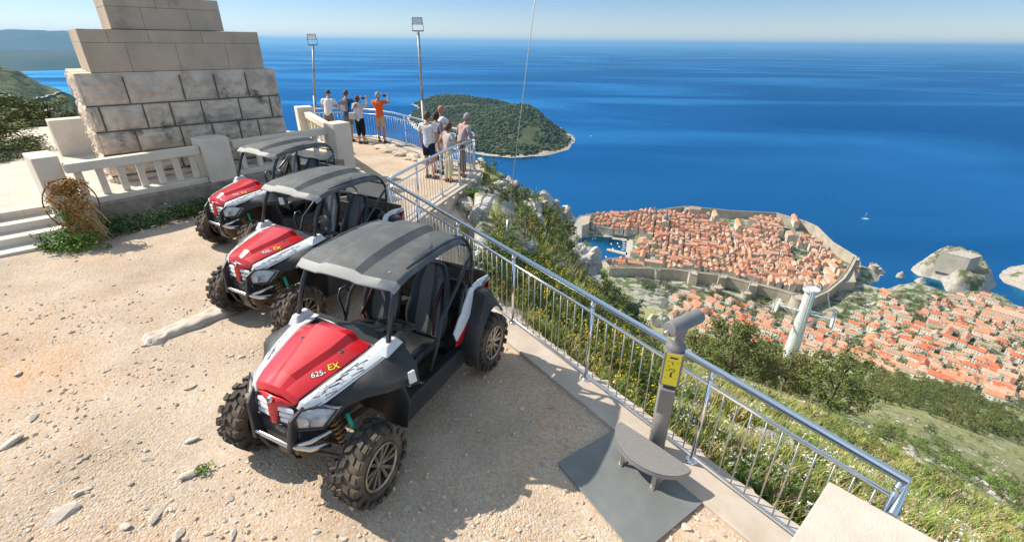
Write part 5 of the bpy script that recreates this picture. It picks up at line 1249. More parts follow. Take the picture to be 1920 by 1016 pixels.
def telescope():
    B = Vector((1.345, 3.16, 0)); a = radians(-28)      # local -y = towards the user
    t = empty('coin_telescope', B, 0, 'grey coin operated telescope with yellow plate and step by the railing', 'telescope')
    # base plate (a lozenge)
    P = [G(1045, 870) - B, G(1195, 1048) - B, G(1340, 926) - B, G(1187, 786) - B]
    m = MB(); m.prism([(p.x, p.y) for p in P], .012, .024); m.build('base_plate', m_plate, t, bevel=.003, seg=1)
    m = MB(); m.tube([V3(0, 0, .02), V3(0, 0, .78)], .072, 28); m.smooth = True; m.tube([V3(0, 0, .78), V3(0, 0, 1.16)], .066, 28); m.build('column', m_tgrey, t)
    M_ = Matrix.Rotation(radians(-20), 4, 'Z')
    c = MB(); c.box((0, -.045, .68), (.125, .13, .26), M=M_); c.build('coin_box', m_tgrey, t, bevel=.008)
    c = MB(); c.box((0, -.012, 1.005), (.155, .155, .33), M=M_); bx = c.build('housing', m_tgrey, t, bevel=.008)
    s = MB(); s.box((0, -.0925, 1.01), (.118, .004, .305), M=M_); sg = s.build('sign_plate', m_yel, bx)
    d = MB()
    def r_(x, z, w, h): d.box((x, -.0955, z), (w, .002, h), M=M_)
    r_(0, 1.128, .062, .014); r_(-.005, 1.085, .02, .006); r_(.0, 1.072, .006, .028); r_(-.036, 1.09, .010, .005); r_(.036, 1.085, .010, .005); r_(-.03, 1.045, .012, .006)
    r_(.0, 1.02, .045, .005); r_(.022, 1.01, .005, .022); r_(-.02, 1.006, .014, .005); r_(.012, .998, .018, .006); r_(-.038, 1.0, .008, .006)
    r_(0, .962, .013, .042); r_(0, .943, .024, .006); r_(0, .982, .020, .005); r_(-.04, .93, .008, .005); r_(.04, .93, .008, .005)
    d.build('sign_marks', m_decalb, sg)
    for z in (1.02, .70):
        MB().lathe([(0, .018), (.012, .016), (.016, 0)], 14, M_ @ Matrix.Translation(V3(.078 if z > .9 else .066, -.03, z)) @ Matrix.Rotation(pi / 2, 4, 'Y')).build('lock', m_bal, bx)
    n = MB(); n.smooth = True; n.lathe([(.075, 1.16), (.08, 1.175), (.08, 1.20), (.06, 1.215), (.05, 1.25), (.05, 1.27), (0, 1.27)], 24); n.build('swivel', m_tgrey, t)
    Hc = V3(.02, 0, 1.405); p0 = G(1251, 604, 1.44) - B; p1 = G(1302, 592, 1.44) - B
    dirv = Vector((.78, .56, -.02)).normalized()
    y = MB(); y.hull8([V3(-.035, -.045, 1.25), V3(.035, -.045, 1.25), V3(.035, .045, 1.25), V3(-.035, .045, 1.25), V3(-.03, -.045, 1.36), V3(.06, -.045, 1.38), V3(.06, .045, 1.38), V3(-.03, .045, 1.36)]); y.build('yoke', m_tgrey, t, bevel=.01)
    h = MB(); h.smooth = True; a0 = Hc - dirv * .17; a1 = Hc + dirv * .21; h.tube([a0, a1], .062, 32); 
    hd = h.build('viewer_head', m_tgrey, t, bevel=.006)
    up_ = V3(0, 0, 1); sd_v = dirv.cross(up_).normalized(); e0 = a0 + sd_v * -.012 - up_ * .035
    e = MB(); e.tube([e0 + dirv * .02, e0 - dirv * .028], .021, 16); e.tube([e0 - dirv * .028, e0 - dirv * .034], [.017, .012], 16); e.build('eyepiece', m_bal, hd)
    g = MB(); g.tube([a1 - dirv * .002, a1 + dirv * .006], .050, 24); g.build('front_lens', m_dkmetal, hd)
    # half round step on legs
    c = Vector(((G(1163, 790, .24) + G(1297, 880, .24)) / 2 - B)); c.z = 0
    e1 = (G(1297, 880, .24) - G(1163, 790, .24)); r0 = e1.length / 2 * 1.0; e1.normalize(); nn = Vector((e1.y, -e1.x, 0))
    nn = nn if nn.y < 0 else -nn
    back = .015
    pts = [c + e1 * (r0 * cos(th)) + nn * (r0 * .80 * sin(th)) for th in [pi * k / 28 for k in range(29)]]
    pts = [p for p in pts]; pts += [c - e1 * r0 * .9 - nn * back * .6, c - e1 * .08 - nn * back, c + e1 * .08 - nn * back, c + e1 * r0 * .9 - nn * back * .6]
    m = MB(); m.prism([(p.x, p.y) for p in pts], .228, .236); m.build('step_plate', m_chk, t)
    m = MB(); inn = [c + (p - c) * .985 for p in pts]; m.grid([[Vector((p.x, p.y, .19)) for p in pts], [Vector((p.x, p.y, .2375)) for p in pts], [Vector((p.x, p.y, .2375)) for p in inn], [Vector((p.x, p.y, .19)) for p in inn]], closed=True); m.build('step_rim', m_tedge, t)
    for k in (-.45, .45):
        q = c + e1 * r0 * k + nn * r0 * .60; m = MB(); m.box((q.x, q.y, .115), (.028, .028, .21)); m.box((q.x - nn.x * .1, q.y - nn.y * .1, .03), (.05, .26, .012), atan2(e1.y, e1.x)); m.build('step_leg', m_bal, t)
telescope()
def floodlamp(top, base, label, yaw):
    # top: (px, py) of the lamp, base point known on the ground/edge
    B = base; e = empty('floodlight_mast', B, 0, label, 'lamp', 'floodlight masts at the viewpoint')
    d = ray(*top); t = hypot(B.x, B.y) / hypot(d.x, d.y); Ht = CAMH + d.z * t - B.z
    top_ = Vector((0, 0, CAMH)) + d * t; off = Vector((top_.x - B.x, top_.y - B.y, 0))
    m = MB(); m.tube([V3(0, 0, -1.2), V3(0, 0, Ht * .45) + off * .45], .055, 12); m.tube([V3(0, 0, Ht * .45) + off * .45, V3(0, 0, Ht) + off], .04, 12); m.build('mast', mat('galvanised_pole', (.30, .29, .28), rough=.6, metal=.6, col2=(.5, .48, .45), scale=4), e)
    M_ = Matrix.Translation(V3(0, 0, Ht) + off) @ Matrix.Rotation(yaw, 4, 'Z')
    m = MB(); m.box((0, 0, .02), (.34, .03, .03), M=M_); m.box((-.165, 0, .12), (.012, .03, .22), M=M_); m.box((.165, 0, .12), (.012, .03, .22), M=M_); m.build('bracket', m_dkmetal, e)
    T = M_ @ Matrix.Translation(V3(0, 0, .30)) @ Matrix.Rotation(radians(12), 4, 'X')
    m = MB(); m.hull8([T @ V3(*q) for q in ((-.16, -.05, -.10), (.16, -.05, -.10), (.10, .10, -.06), (-.10, .10, -.06), (-.16, -.05, .10), (.16, -.05, .10), (.10, .10, .07), (-.10, .10, .07))]); m.build('lamp_head', m_dkmetal, e, bevel=.008)
    m = MB(); m.box((0, -.053, 0), (.28, .006, .17), M=T); m.build('lamp_glass', mat('lamp_glass', (.85, .85, .82), rough=.25, spec=.8), e)
floodlamp((587, 86), Vector((-8.0, 19.3, 0)), 'left floodlight mast standing behind the man in white', .30)
floodlamp((784, 60), Vector((-3.02, 16.25, 0)), 'right and taller floodlight mast behind the bald man', .10)
def guywire():
    d0_ = ray(946, 462); a = Vector((0, 0, CAMH)) + d0_ * (8.0 / d0_.y); d = ray(1003, 0); b = Vector((0, 0, CAMH)) + d * (8.6 / d.y); a = a + (a - b) * .12
    b2 = b + (b - a) * .6
    q0 = proj(a); e = empty('guy_wire', a, 0, 'thin steel stay wire rising from the bushes past the sea horizon', 'cable')
    m = MB(); m.tube([Vector((0, 0, 0)), b2 - a], .0085, 6); m.build('wire', mat('wire_steel', (.55, .52, .48), rough=.5, metal=.3), e)
    m = MB(); d_ = (b2 - a).normalized(); m.tube([d_ * .55, d_ * 1.0], .014, 6); m.build('turnbuckle', m_bal, e)
guywire()
def parapet():
    z = 1.2; P = [G(1555, 901, z), G(1790, 1030, z), G(1690, 1240, z), G(1400, 1140, z)]
    c = P[0]; e = empty('stone_parapet', (c.x, c.y, 0), 0, 'pale stone wall coping at the bottom right corner, ending the railing', 'wall')
    m_cap = mat('coping_stone', (0.66, 0.58, 0.50), rough=.85, spec=.2, col2=(.58, .49, .41), scale=5, detail=8, bump=.9, bscale=70, bdist=.004)
    a, b = P[0] - c, P[1] - c; l = P[3] - c; k = P[2] - c
    # two coping slabs with an open joint
    j0 = G(1622, 985, z) - c; j1 = G(1600, 1040, z) - c
    def slab(pts, nm):
        m = MB(); m.add([Vector((p.x, p.y, z - .09)) for p in pts] + [Vector((p.x, p.y, z)) for p in pts], [(3, 2, 1, 0), (4, 5, 6, 7), (0, 1, 5, 4), (1, 2, 6, 5), (2, 3, 7, 6), (3, 0, 4, 7)]); m.build(nm, m_cap, e, bevel=.008)
    mid_ab = a.lerp(b, .0)
    f0 = l.lerp(a, .42); f1 = k.lerp(b, .42)
    slab([f0, f1, b, a][::-1], 'coping_slab'); slab([l, k, f1.lerp(k, .012), f0.lerp(l, .012)][::-1], 'coping_slab')
    m = MB(); q = [p * .97 + (k + a) * .5 * .03 for p in (l, k, b, a)]; m.prism([(p.x, p.y) for p in q], -.2, z - .09); m.build('wall_body', m_white, e)
parapet()
# ---- leafy helpers
def leafcloud(m, c, rad, n, size, rnd, flat=.8, shell=.55, up=.25):
    for i in range(n):
        while True:
            p = Vector((rnd.uniform(-1, 1), rnd.uniform(-1, 1), rnd.uniform(-1, 1)))
            if shell < p.length < 1: break
        q = Vector((p.x * rad[0], p.y * rad[1], p.z * rad[2])) + Vector(c)
        nn = (p.normalized() + Vector((rnd.uniform(-.8, .8), rnd.uniform(-.8, .8), rnd.uniform(-.5, .9) + up))).normalized()
        t = nn.cross(Vector((rnd.uniform(-1, 1), rnd.uniform(-1, 1), rnd.uniform(-1, 1)))).normalized(); b = nn.cross(t)
        s = size * rnd.uniform(.6, 1.3); w = s * rnd.uniform(.35, .6)
        m.add([q - t * s, q - b * w, q + t * s, q + b * w], [(0, 1, 2, 3)])
def mleaf(name, c, c2, rand=.35, sc=1.5):
    return mat(name, c, rough=.75, spec=.25, col2=c2, scale=sc, rand=rand)
m_pine = mleaf('pine_needles', (0.085, 0.118, 0.028), (0.16, 0.18, 0.05), .4, .25)
m_pine2 = mleaf('pine_needles_olive', (0.125, 0.135, 0.035), (0.20, 0.18, 0.06), .4, .25)
m_shrub = mleaf('shrub_leaves', (0.07, 0.115, 0.026), (0.14, 0.18, 0.05), .4)
m_lgreen = mleaf('bright_leaves', (0.10, 0.19, 0.025), (0.16, 0.26, 0.05), .35, 4)
m_ivy = mleaf('ivy_leaves', (0.035, 0.085, 0.018), (0.07, 0.14, 0.03), .4, 3)
m_dry = mleaf('dry_leaves', (0.33, 0.15, 0.035), (0.50, 0.30, 0.09), .45, 5)
m_straw = mleaf('dry_straw', (0.52, 0.40, 0.20), (0.40, 0.27, 0.12), .3, 5)
m_grassb = mleaf('grass_blades', (0.16, 0.24, 0.045), (0.33, 0.36, 0.10), .4, .6)
m_yflow = mat('yellow_petals', (0.80, 0.60, 0.02), rough=.7, rand=.15)
m_wflow = mat('white_petals', (0.80, 0.80, 0.75), rough=.7)
m_pflow = mat('purple_petals', (0.30, 0.03, 0.22), rough=.7)
m_bark = mat('bark', (0.10, 0.075, 0.055), rough=.95, col2=(.17, .13, .10), scale=3, bump=.8, bscale=8)
def wreath():
    B = G(122, 466, 0.0); B = Vector((-7.80, 7.90, 0)); e = empty('dried_wreath', B, 0, 'dried brown wreath of leaves on a wire hoop against the first pillar', 'wreath'); rnd = random.Random(2)
    r = (B - Vector((0, 0, 0))).normalized(); side = Vector((r.y, -r.x, 0)); side.z = 0
    lean = -r * -.28
    def P(u, z): return side * u + lean * (z / 1.1) + Vector((0, 0, z)) 
    m = MB(); m.tube([P(.37 * cos(a), .72 + .37 * 1.15 * sin(a)) for a in [2 * pi * k / 32 for k in range(32)]], .011, 6, closed=True); m.tube([P(.06, 1.12), P(.12, .05)], .009, 5); m.tube([P(-.30, .6), P(.1, .68)], .006, 5); m.build('wire_hoop', mat('rusty_wire', (.10, .05, .035), rough=.8), e)
    m = MB()
    for k in range(120):
        z = rnd.uniform(.16, 1.12); u = rnd.gauss(0, .115) + .02; leafcloud(m, P(u, z) - r * rnd.uniform(0, .12), (.10, .10, .09), 38, .026, rnd, shell=.1)
    m.build('dry_leaves', m_dry, e, fix=False)
    m = MB()
    for k in range(150):
        u = rnd.gauss(.05, .09); z0 = rnd.uniform(.30, .75); a = rnd.gauss(.22, .28); ln = rnd.uniform(.25, .55); p = P(u, z0) - r * .1
        q = p + side * sin(a) * ln - Vector((0, 0, cos(a) * ln)) - r * rnd.uniform(-.02, .14); q.z = max(q.z, .02); w = side * .008; m.add([p - w, p + w, q + w * .5, q - w * .5], [(0, 1, 2, 3)])
    m.build('dry_stalks', m_straw, e, fix=False)
    m = MB()
    for k in range(9): leafcloud(m, P(rnd.uniform(-.28, 0), rnd.uniform(.25, .85)) - r * .1, (.07, .07, .06), 10, .035, rnd, shell=.1)
    m.build('green_leaves', m_lgreen, e, fix=False)
wreath()
def ivy():
    rnd = random.Random(8); m = MB(); pts = [(-8.55, 7.75), (-7.9, 8.35), (-7.3, 9.15), (-6.8, 9.85), (-6.3, 10.4)]
    for (ax, ay), (bx, by) in zip(pts, pts[1:]):
        d = Vector((bx - ax, by - ay, 0)); ln = d.length; d.normalize(); n = Vector((d.y, -d.x, 0))
        for k in range(int(ln * 62)):
            p = Vector((ax, ay, 0)) + d * rnd.uniform(0, ln) + n * rnd.uniform(.02, .34); h = rnd.uniform(.04, .34) * (1 - .5 * (p - Vector((ax, ay, 0))).dot(n) / .4)
            leafcloud(m, (p.x, p.y, h), (.13, .13, .09), 22, .030, rnd, shell=.2, up=.6)
    o = m.build('ivy_ground_cover', m_ivy, fix=False); tag(o, 'green creeper growing along the foot of the low wall', 'creeper', kind='stuff')
    m = MB()
    for k in range(70):
        p = Vector((-7.85, 7.68, 0)) + Vector((rnd.gauss(0, .22), rnd.gauss(0, .16), 0)); leafcloud(m, (p.x, p.y, rnd.uniform(.03, .28)), (.11, .11, .09), 18, .030, rnd, shell=.2, up=.6)
    tag(m.build('leafy_weed', m_lgreen, fix=False), 'bright green weeds growing under the dried wreath', 'plant')
    m = MB(); p = G(378, 880)
    for k in range(10): leafcloud(m, (p.x + rnd.gauss(0, .035), p.y + rnd.gauss(0, .03), .02), (.04, .04, .02), 14, .014, rnd, shell=.1, up=1)
    tag(m.build('weed_tuft', m_lgreen, fix=False), 'small green tuft beside a flat stone in the gravel', 'plant')
ivy()
# ---- stones
def rockmesh(rnd, sub=3, amp=.35, flat=.5, sharp=True):
    V_, F_ = ico_pts(sub); s0 = rnd.random() * 100; vs = []
    planes = [(Vector((rnd.gauss(0, 1), rnd.gauss(0, 1), rnd.gauss(0, 1))).normalized(), rnd.uniform(.45, .85)) for _ in range(9)]
    for p in V_:
        q = p.copy()
        for n, d in planes:
            t = q.dot(n)
            if t > d: q -= n * (t - d) * .9
        q *= 1 + amp * .5 * mnoise.fractal(p * 1.3 + Vector((s0, 0, 0)), 1.0, 2.0, 4)
        vs.append(Vector((q.x, q.y, q.z * flat)))
    m = MB(); m.add(vs, F_); return m
def stones():
    rnd = random.Random(31); m_st = mat('loose_stone', (0.66, 0.58, 0.50), rough=.9, spec=.2, col2=(.50, .42, .35), scale=6, detail=8, bump=.5, bscale=30, bdist=.006)
    prot = [rockmesh(rnd, 2, .35, rnd.uniform(.32, .55)).mesh('stone') for _ in range(7)]
    for me in prot: me.materials.append(m_st)
    L_ = [(60, 780, .08, 'pale stone lying at the left edge of the gravel'), (25, 826, .12, 'flat slab of stone at the far left edge'), (118, 868, .07, 'small pale stone beside the long flat one'), (155, 921, .09, 'wedge shaped pale stone near the lower left'),
          (122, 960, .15, 'long pointed stone, the largest at lower left'), (358, 888, .10, 'pinkish flat stone beside the green tuft'), (358, 726, .075, 'rounded whitish stone above the others'), (356, 825, .08, 'stone left of the nearest front wheel'), (290, 968, .08, 'reddish stone at the bottom of the gravel'),
          (332, 1000, .10, 'pale stone at the bottom edge left of centre'), (235, 985, .06, 'small angular stone near the bottom edge'), (275, 950, .05, 'small stone above the reddish one'), (32, 700, .07, 'low pale stone at the left'), (276, 860, .06, 'whitish stone in the orange soil'),
          (763, 950, .07, 'flat stone in the shadow of the nearest buggy'), (790, 948, .06, 'smaller flat stone in the same shadow'), (435, 1000, .07, 'angular stone at the bottom left of centre'), (1285, 985, .07, 'pale lump of stone right of the base plate'),
          (452, 668, .06, 'stone between the two front buggies'), (378, 622, .07, 'rough lump at the end of the kerb stone'), (855, 215 + 570, .05, 'small pale stone in the buggy shade'), (95, 915, .06, 'low stone near the lower left corner'), (430, 930, .05, 'pebble sized stone near the buggy shadow'), (200, 838, .05, 'little pale stone in the middle of the left gravel')]
    for i, (px, py, r, lab) in enumerate(L_):
        p = G(px, py); o = bpy.data.objects.new('stone', prot[i % 7]); COL.objects.link(o); o.location = (p.x, p.y, r * .12); o.rotation_euler = (rnd.uniform(-.2, .2), rnd.uniform(-.2, .2), rnd.uniform(0, 6.28)); r *= .72; o.scale = (r * rnd.uniform(1.2, 1.7), r * rnd.uniform(.6, .85), r * .9); o.location.z = -.004
        if 'long' in lab or 'wedge' in lab: o.rotation_euler.z = .9
        tag(o, lab, 'stone', 'loose stones on the gravel')
    # kerb stone
    m = MB(); m.smooth = True; a, b = G(262, 648), G(455, 570); d = (b - a); ln = d.length; d.normalize(); n = Vector((-d.y, d.x, 0)); rows = []
    for i in range(31):
        t = i / 30; w = (.15 + .05 * fbm(t * 5, 1)) * (min(1, .45 + t * 5)) ; row = []
        for k in range(15):
            v = k / 14 * 2 - 1; h = .07 * (1 - abs(v) ** 8) * (1 if t > .04 else .3) + .022 * fbm(t * 8, v * 1.5 + 3, 6) - (.02 if abs(v) > .99 else 0) - .045 * sstep(.25, .2, t) * sstep(-.2, .8, fbm(t * 14, v * 2, 2) + .3)
            row.append(a + d * (t * ln) + n * (v * w + .03 * fbm(t * 4, 7)) + Vector((0, 0, h if abs(v) < .99 else -.03)))
        rows.append(row)
    m.grid(rows); tag(m.build('kerb_stone', m_st, fix=False), 'long broken limestone kerb stone under the middle buggy', 'kerb stone')
    # gravel chips, uncountable
    m = MB(); V_, F_ = ico_pts(1)
    for k in range(5600):
        if k < 4000: px, py = rnd.uniform(-40, 1500), 540 + 500 * rnd.random() ** .8
        else: px, py = rnd.uniform(-20, 950), rnd.uniform(470, 760)
        p = G(px, py); cl = fbm(p.x * .8, p.y * .8, 3)
        if rnd.random() > .45 + cl * .8: continue
        if p.x * .81 + (p.y - 5.25) * .585 > -.12: continue
        if py < 460 or (p.x < -8 and p.y > 7): continue
        r = rnd.choice([.006, .008, .010, .012, .015, .020]) * rnd.uniform(.7, 1.3); a = rnd.uniform(0, 6.28); ca, sa = cos(a), sin(a); sx, sy, sz = rnd.uniform(.8, 1.6), rnd.uniform(.6, 1.1), rnd.uniform(.45, .8)
        jj = [rnd.uniform(.7, 1.2) for _ in range(12)]
        m.add([(p.x + r * (q.x * sx * ca - q.y * sy * sa) * j, p.y + r * (q.x * sx * sa + q.y * sy * ca) * j, gz(p.x, p.y) + r * .25 + r * sz * q.z * j) for q, j in zip(V_[:12] if len(V_) == 12 else V_, jj * 4)], F_)
    tag(m.build('gravel_chips', mat('gravel_chip', (0.60, 0.49, 0.40), rough=.9, spec=.2, rand=.3), fix=False), 'loose chips of gravel scattered over the ground', 'gravel', kind='stuff')
stones()
# ------------------------------------------------------------------ vegetation and cliff rocks
def tree_variant(rnd, n_cl, n_leaf, leaf, spread=(.5, .5, .5), cz=.55, low=.12):
    """unit height tree: crown mesh (clumps of small leaves) and a tapered trunk with limbs"""
    cr = MB(); tk = MB(); lean = Vector((rnd.uniform(-.06, .06), rnd.uniform(-.06, .06), 0))
    tk.tube([V3(0, 0, -.15), V3(0, 0, .05), lean * .5 + V3(0, 0, .35), lean + V3(0, 0, .75)], [.034, .028, .02, .008], 7)
    for i in range(n_cl):
        a = rnd.uniform(0, 6.28); h = rnd.uniform(low, .93); env = sin(pi * min(1, max(.08, (h - low * .3) / (1.02 - low * .3)))) ** .6
        r_ = env * rnd.uniform(.35, 1.0); c = V3(cos(a) * r_ * spread[0], sin(a) * r_ * spread[1], h) + lean * h; q = rnd.uniform(.085, .17)
        leafcloud(cr, c, (q, q, q * .7), n_leaf, leaf, rnd, shell=.35, up=.5)
        if i % 3 == 0: tk.tube([V3(0, 0, max(.08, h - .2)) + lean * h * .5, c.lerp(V3(0, 0, h), .4), c], [.013, .009, .004], 4)
    return cr.mesh('crown'), tk.mesh('trunk')
def mkset(rnd, n, mats, *a, **k):
    L_ = []
    for i in range(n):
        c, t = tree_variant(rnd, *a, **k); c.materials.append(mats[i % len(mats)]); t.materials.append(m_bark); L_.append((c, t))
    return L_
rT = random.Random(77)
PINE_H = mkset(rT, 4, [m_pine, m_pine2], 46, 62, .024)
PINE_L = mkset(rT, 4, [m_pine, m_pine2, m_shrub], 24, 26, .040, spread=(.55, .55, .5), low=.18)
CYP = mkset(rT, 2, [m_pine], 22, 24, .035, spread=(.13, .13, .5), low=.08)
BUSH = mkset(rT, 5, [m_shrub, m_pine2, m_lgreen, m_shrub, m_pine], 22, 34, .036, spread=(.62, .62, .5), low=.08)
def plant(name, v, p, h, label, cat, group=None, w=1.0):
    e = empty(name, p, rT.uniform(0, 6.28), label, cat, group); e.scale = (h * w, h * w, h)
    for nm, me in (('crown', v[0]), ('trunk', v[1])):
        c = bpy.data.objects.new(nm, me); COL.objects.link(c); c.parent = e
    return e
# big pines behind the terrace at the left
for px, py, s, h, w, lab in ((22, 330, 21, 2.0, 1.35, 'dark green pine at the left edge behind the terrace'), (62, 322, 24, 1.7, 1.3, 'pine with bushy crown just left of the rear pillar'), (-30, 330, 20, 2.2, 1.3, 'tall pine cut by the left edge'), (128, 300, 27, 2.5, 1.1, 'pine top showing between the rear pillar and the monument'), (160, 300, 30, 2.3, 1.0, 'pine mostly hidden behind the monument'), (5, 300, 26, 2.5, 1.2, 'second pine at the left edge, behind the first'), (40, 300, 27, 2.4, 1.2, 'darker pine between the two left ones'), (78, 300, 29, 2.2, 1.1, 'round pine above the rear pillar'), (12, 345, 18.5, 1.2, 1.6, 'low bushy pine nearest to the terrace edge'), (55, 345, 19.5, 1.2, 1.5, 'low bushy pine beside the rear pillar')):
    d = ray(px, py); t = s / hypot(d.x, d.y); p = Vector((0, 0, CAMH)) + d * t
    plant('pine_tree', PINE_H[int(s) % 4], p, h, lab, 'tree', None, w)
# pines on the slope beyond the railing
BIGP = [(1338, 690, 60, 8), (1392, 700, 58, 8.5), (1440, 690, 75, 8), (1300, 668, 62, 6), (1360, 728, 48, 6.5), (1470, 722, 66, 8), (1548, 765, 52, 7.5), (1600, 745, 75, 6), (1505, 700, 90, 8), (1420, 742, 50, 4.5), (1560, 700, 110, 8), (1325, 650, 90, 7), (1380, 655, 105, 8), (1450, 660, 125, 9), (1520, 675, 140, 8), (1500, 742, 70, 6)]
dl = ['leftmost', 'second', 'third', 'fourth', 'fifth', 'sixth', 'seventh', 'eighth', 'ninth', 'tenth', 'eleventh', 'twelfth', 'thirteenth', 'fourteenth', 'fifteenth', 'rightmost']
order = sorted(range(len(BIGP)), key=lambda i: BIGP[i][0]); rk = {i: k for k, i in enumerate(order)}
for i, (px, py, s, h) in enumerate(BIGP):
    d = ray(px, py); x, y = d.x / hypot(d.x, d.y) * s, d.y / hypot(d.x, d.y) * s
    plant('pine_tree', PINE_H[i % 4], (x, y, zfun(x, y) - .2), h, 'bushy olive green pine below the pylon, %s in that clump counting from the left' % dl[rk[i]], 'tree', 'pines on the slope below the railing', rT.uniform(.85, 1.1))
# the pine wood and shrubs of the lower slope
WOOD = [(1560, 672), (1640, 690), (1760, 716), (1850, 742), (1935, 764), (1935, 842), (1850, 822), (1780, 798), (1700, 766), (1640, 752), (1590, 742), (1540, 705)]
pl = []
def wood():
    n = 0; tries = 0
    while n < 235 and tries < 6000:
        tries += 1; px, py = rT.uniform(1540, 1935), rT.uniform(670, 842)
        if not inpoly(px, py, WOOD): continue
        if fbm(px * .03, py * .05, 3) < -.32: continue
        p = hit(px, py); s = hypot(p.x, p.y)
        if any((p - q).length < r for q, r in pl): continue
        h = rT.uniform(6, 9.5) * (1.0 if s > 260 else .85); pl.append((p, h * .62)); band = 'upper edge of' if py > 790 else ('middle of' if py > 745 else 'lower edge of'); side = 'right part' if px > 1800 else ('middle part' if px > 1680 else 'left part')
        wd_ = rT.uniform(.95, 1.25); lab = '%s %s pine at the %s the wood above the town, %s' % (('small', 'mid sized', 'large')[min(2, int((h - 5.5) / 1.5))], ('narrow' if wd_ < 1.05 else ('rounded' if wd_ < 1.15 else 'broad')), band, side)
        plant('pine_tree', PINE_L[n % 4], p - Vector((0, 0, .4)), h, lab, 'tree', lab, wd_); n += 1
    print('wood', n)
wood()
def townplants():
    n = 0; tries = 0
    zones = [(1640, 700, 300, 50), (1718, 577, 34, 20), (1560, 520, 20, 8), (1240, 514, 30, 5)]
    L_ = []
    for px, py in [(1712, 585), (1725, 578), (1735, 588), (1718, 570), (1700, 562), (1688, 556), (1680, 562), (1706, 594), (1740, 575), (1222, 512), (1232, 514), (1243, 513), (1210, 512), (1254, 516), (1216, 518), (1500, 478), (1492, 472), (1508, 476), (1484, 474), (1284, 406), (1594, 570), (1604, 566), (1612, 574), (1580, 590), (1570, 600), (1562, 592), (1590, 582), (1285, 554 + 15), (1300, 585), (1330, 552), (1345, 556)]:
        L_.append((px, py, rT.uniform(9, 15)))
    for k in range(60):
        t = rT.random(); L_.append((lerp(1170, 1480, t) + rT.uniform(-8, 8), lerp(518, 590, t) + rT.uniform(-6, 22), rT.uniform(7, 12)))
    for k in range(3000):
        if len(L_) > 296: break
        px, py = rT.uniform(1255, 1930), rT.uniform(555, 755)
        inn = any(inpoly(px, py, q[0]) for q in SUB_PX)
        if not inn and not (px > 1640 and py > 690): continue
        if inn and clear_of(px, py, PARKS) and fbm(px * .02, py * .03, 2) < -.05: continue
        if any(hypot(px - a, py - b) < 6 for a, b, c in L_): continue
        L_.append((px, py, rT.uniform(7.0, 11.5)))
    hs = [(h[1], 7.5) for h in houses if not h[7]]
    for px, py, h in L_:
        p = hit(px, py)
        if any((p.xy - q.xy).length < 3.2 for q, r in hs): continue
        cyp = rT.random() < .10
        old = inpoly(px, py, OLD_PX); wh = where(px, py, old)
        if 1200 < px < 1260 and py < 530: wh = 'along the foot of the wall by the harbour'
        if 1670 < px < 1750 and py < 600: wh = 'in the park outside the town gate'
        lab = '%s %s tree %s' % ('slim cypress like' if cyp else ('large spreading' if h > 10.3 else ('small' if h < 8 else ('mid sized' if h < 9 else 'taller'))), ('dark green', 'olive green', 'fresh green', 'deep green')[n % 4], wh)
        plant('cypress_tree' if cyp else 'garden_tree', CYP[n % 2] if cyp else PINE_L[n % 4], p - Vector((0, 0, .5)), h * (1.25 if cyp else 1), lab, 'tree', lab, 1.3 if not cyp else 1); n += 1
    print('town trees', n)
townplants()
def slope_bushes():
    n = 0; rnd = random.Random(5)
    SL = [(1590, 745), (1700, 775), (1780, 805), (1925, 850), (1925, 1010), (1720, 900), (1560, 830), (1500, 780)]
    while n < 105:
        px, py = rnd.uniform(1480, 1925), rnd.uniform(740, 1010)
        if not inpoly(px, py, SL) or fbm(px * .02, py * .03, 2) < -.1: continue
        p = hit(px, py); s = hypot(p.x, p.y); h = rnd.uniform(.7, 1.6) * (1 if s > 40 else .5) * (1.5 if s > 90 else 1)
        zone = 'near the railing end' if py > 900 else ('halfway down the slope' if py > 840 else 'just above the wood'); sd_x = 'at the right edge' if px > 1800 else ('left of the bare stony patch' if px < 1640 else 'in the open grass')
        lab = '%s %s low shrub %s, %s' % ('broad' if h > 1.2 else 'small', ('leafy', 'olive', 'bright', 'dense', 'dark')[n % 5], zone, sd_x)
        plant('shrub', BUSH[n % 5], p - Vector((0, 0, .1)), h, lab, 'shrub', lab, rnd.uniform(1.1, 1.7)); n += 1
slope_bushes()
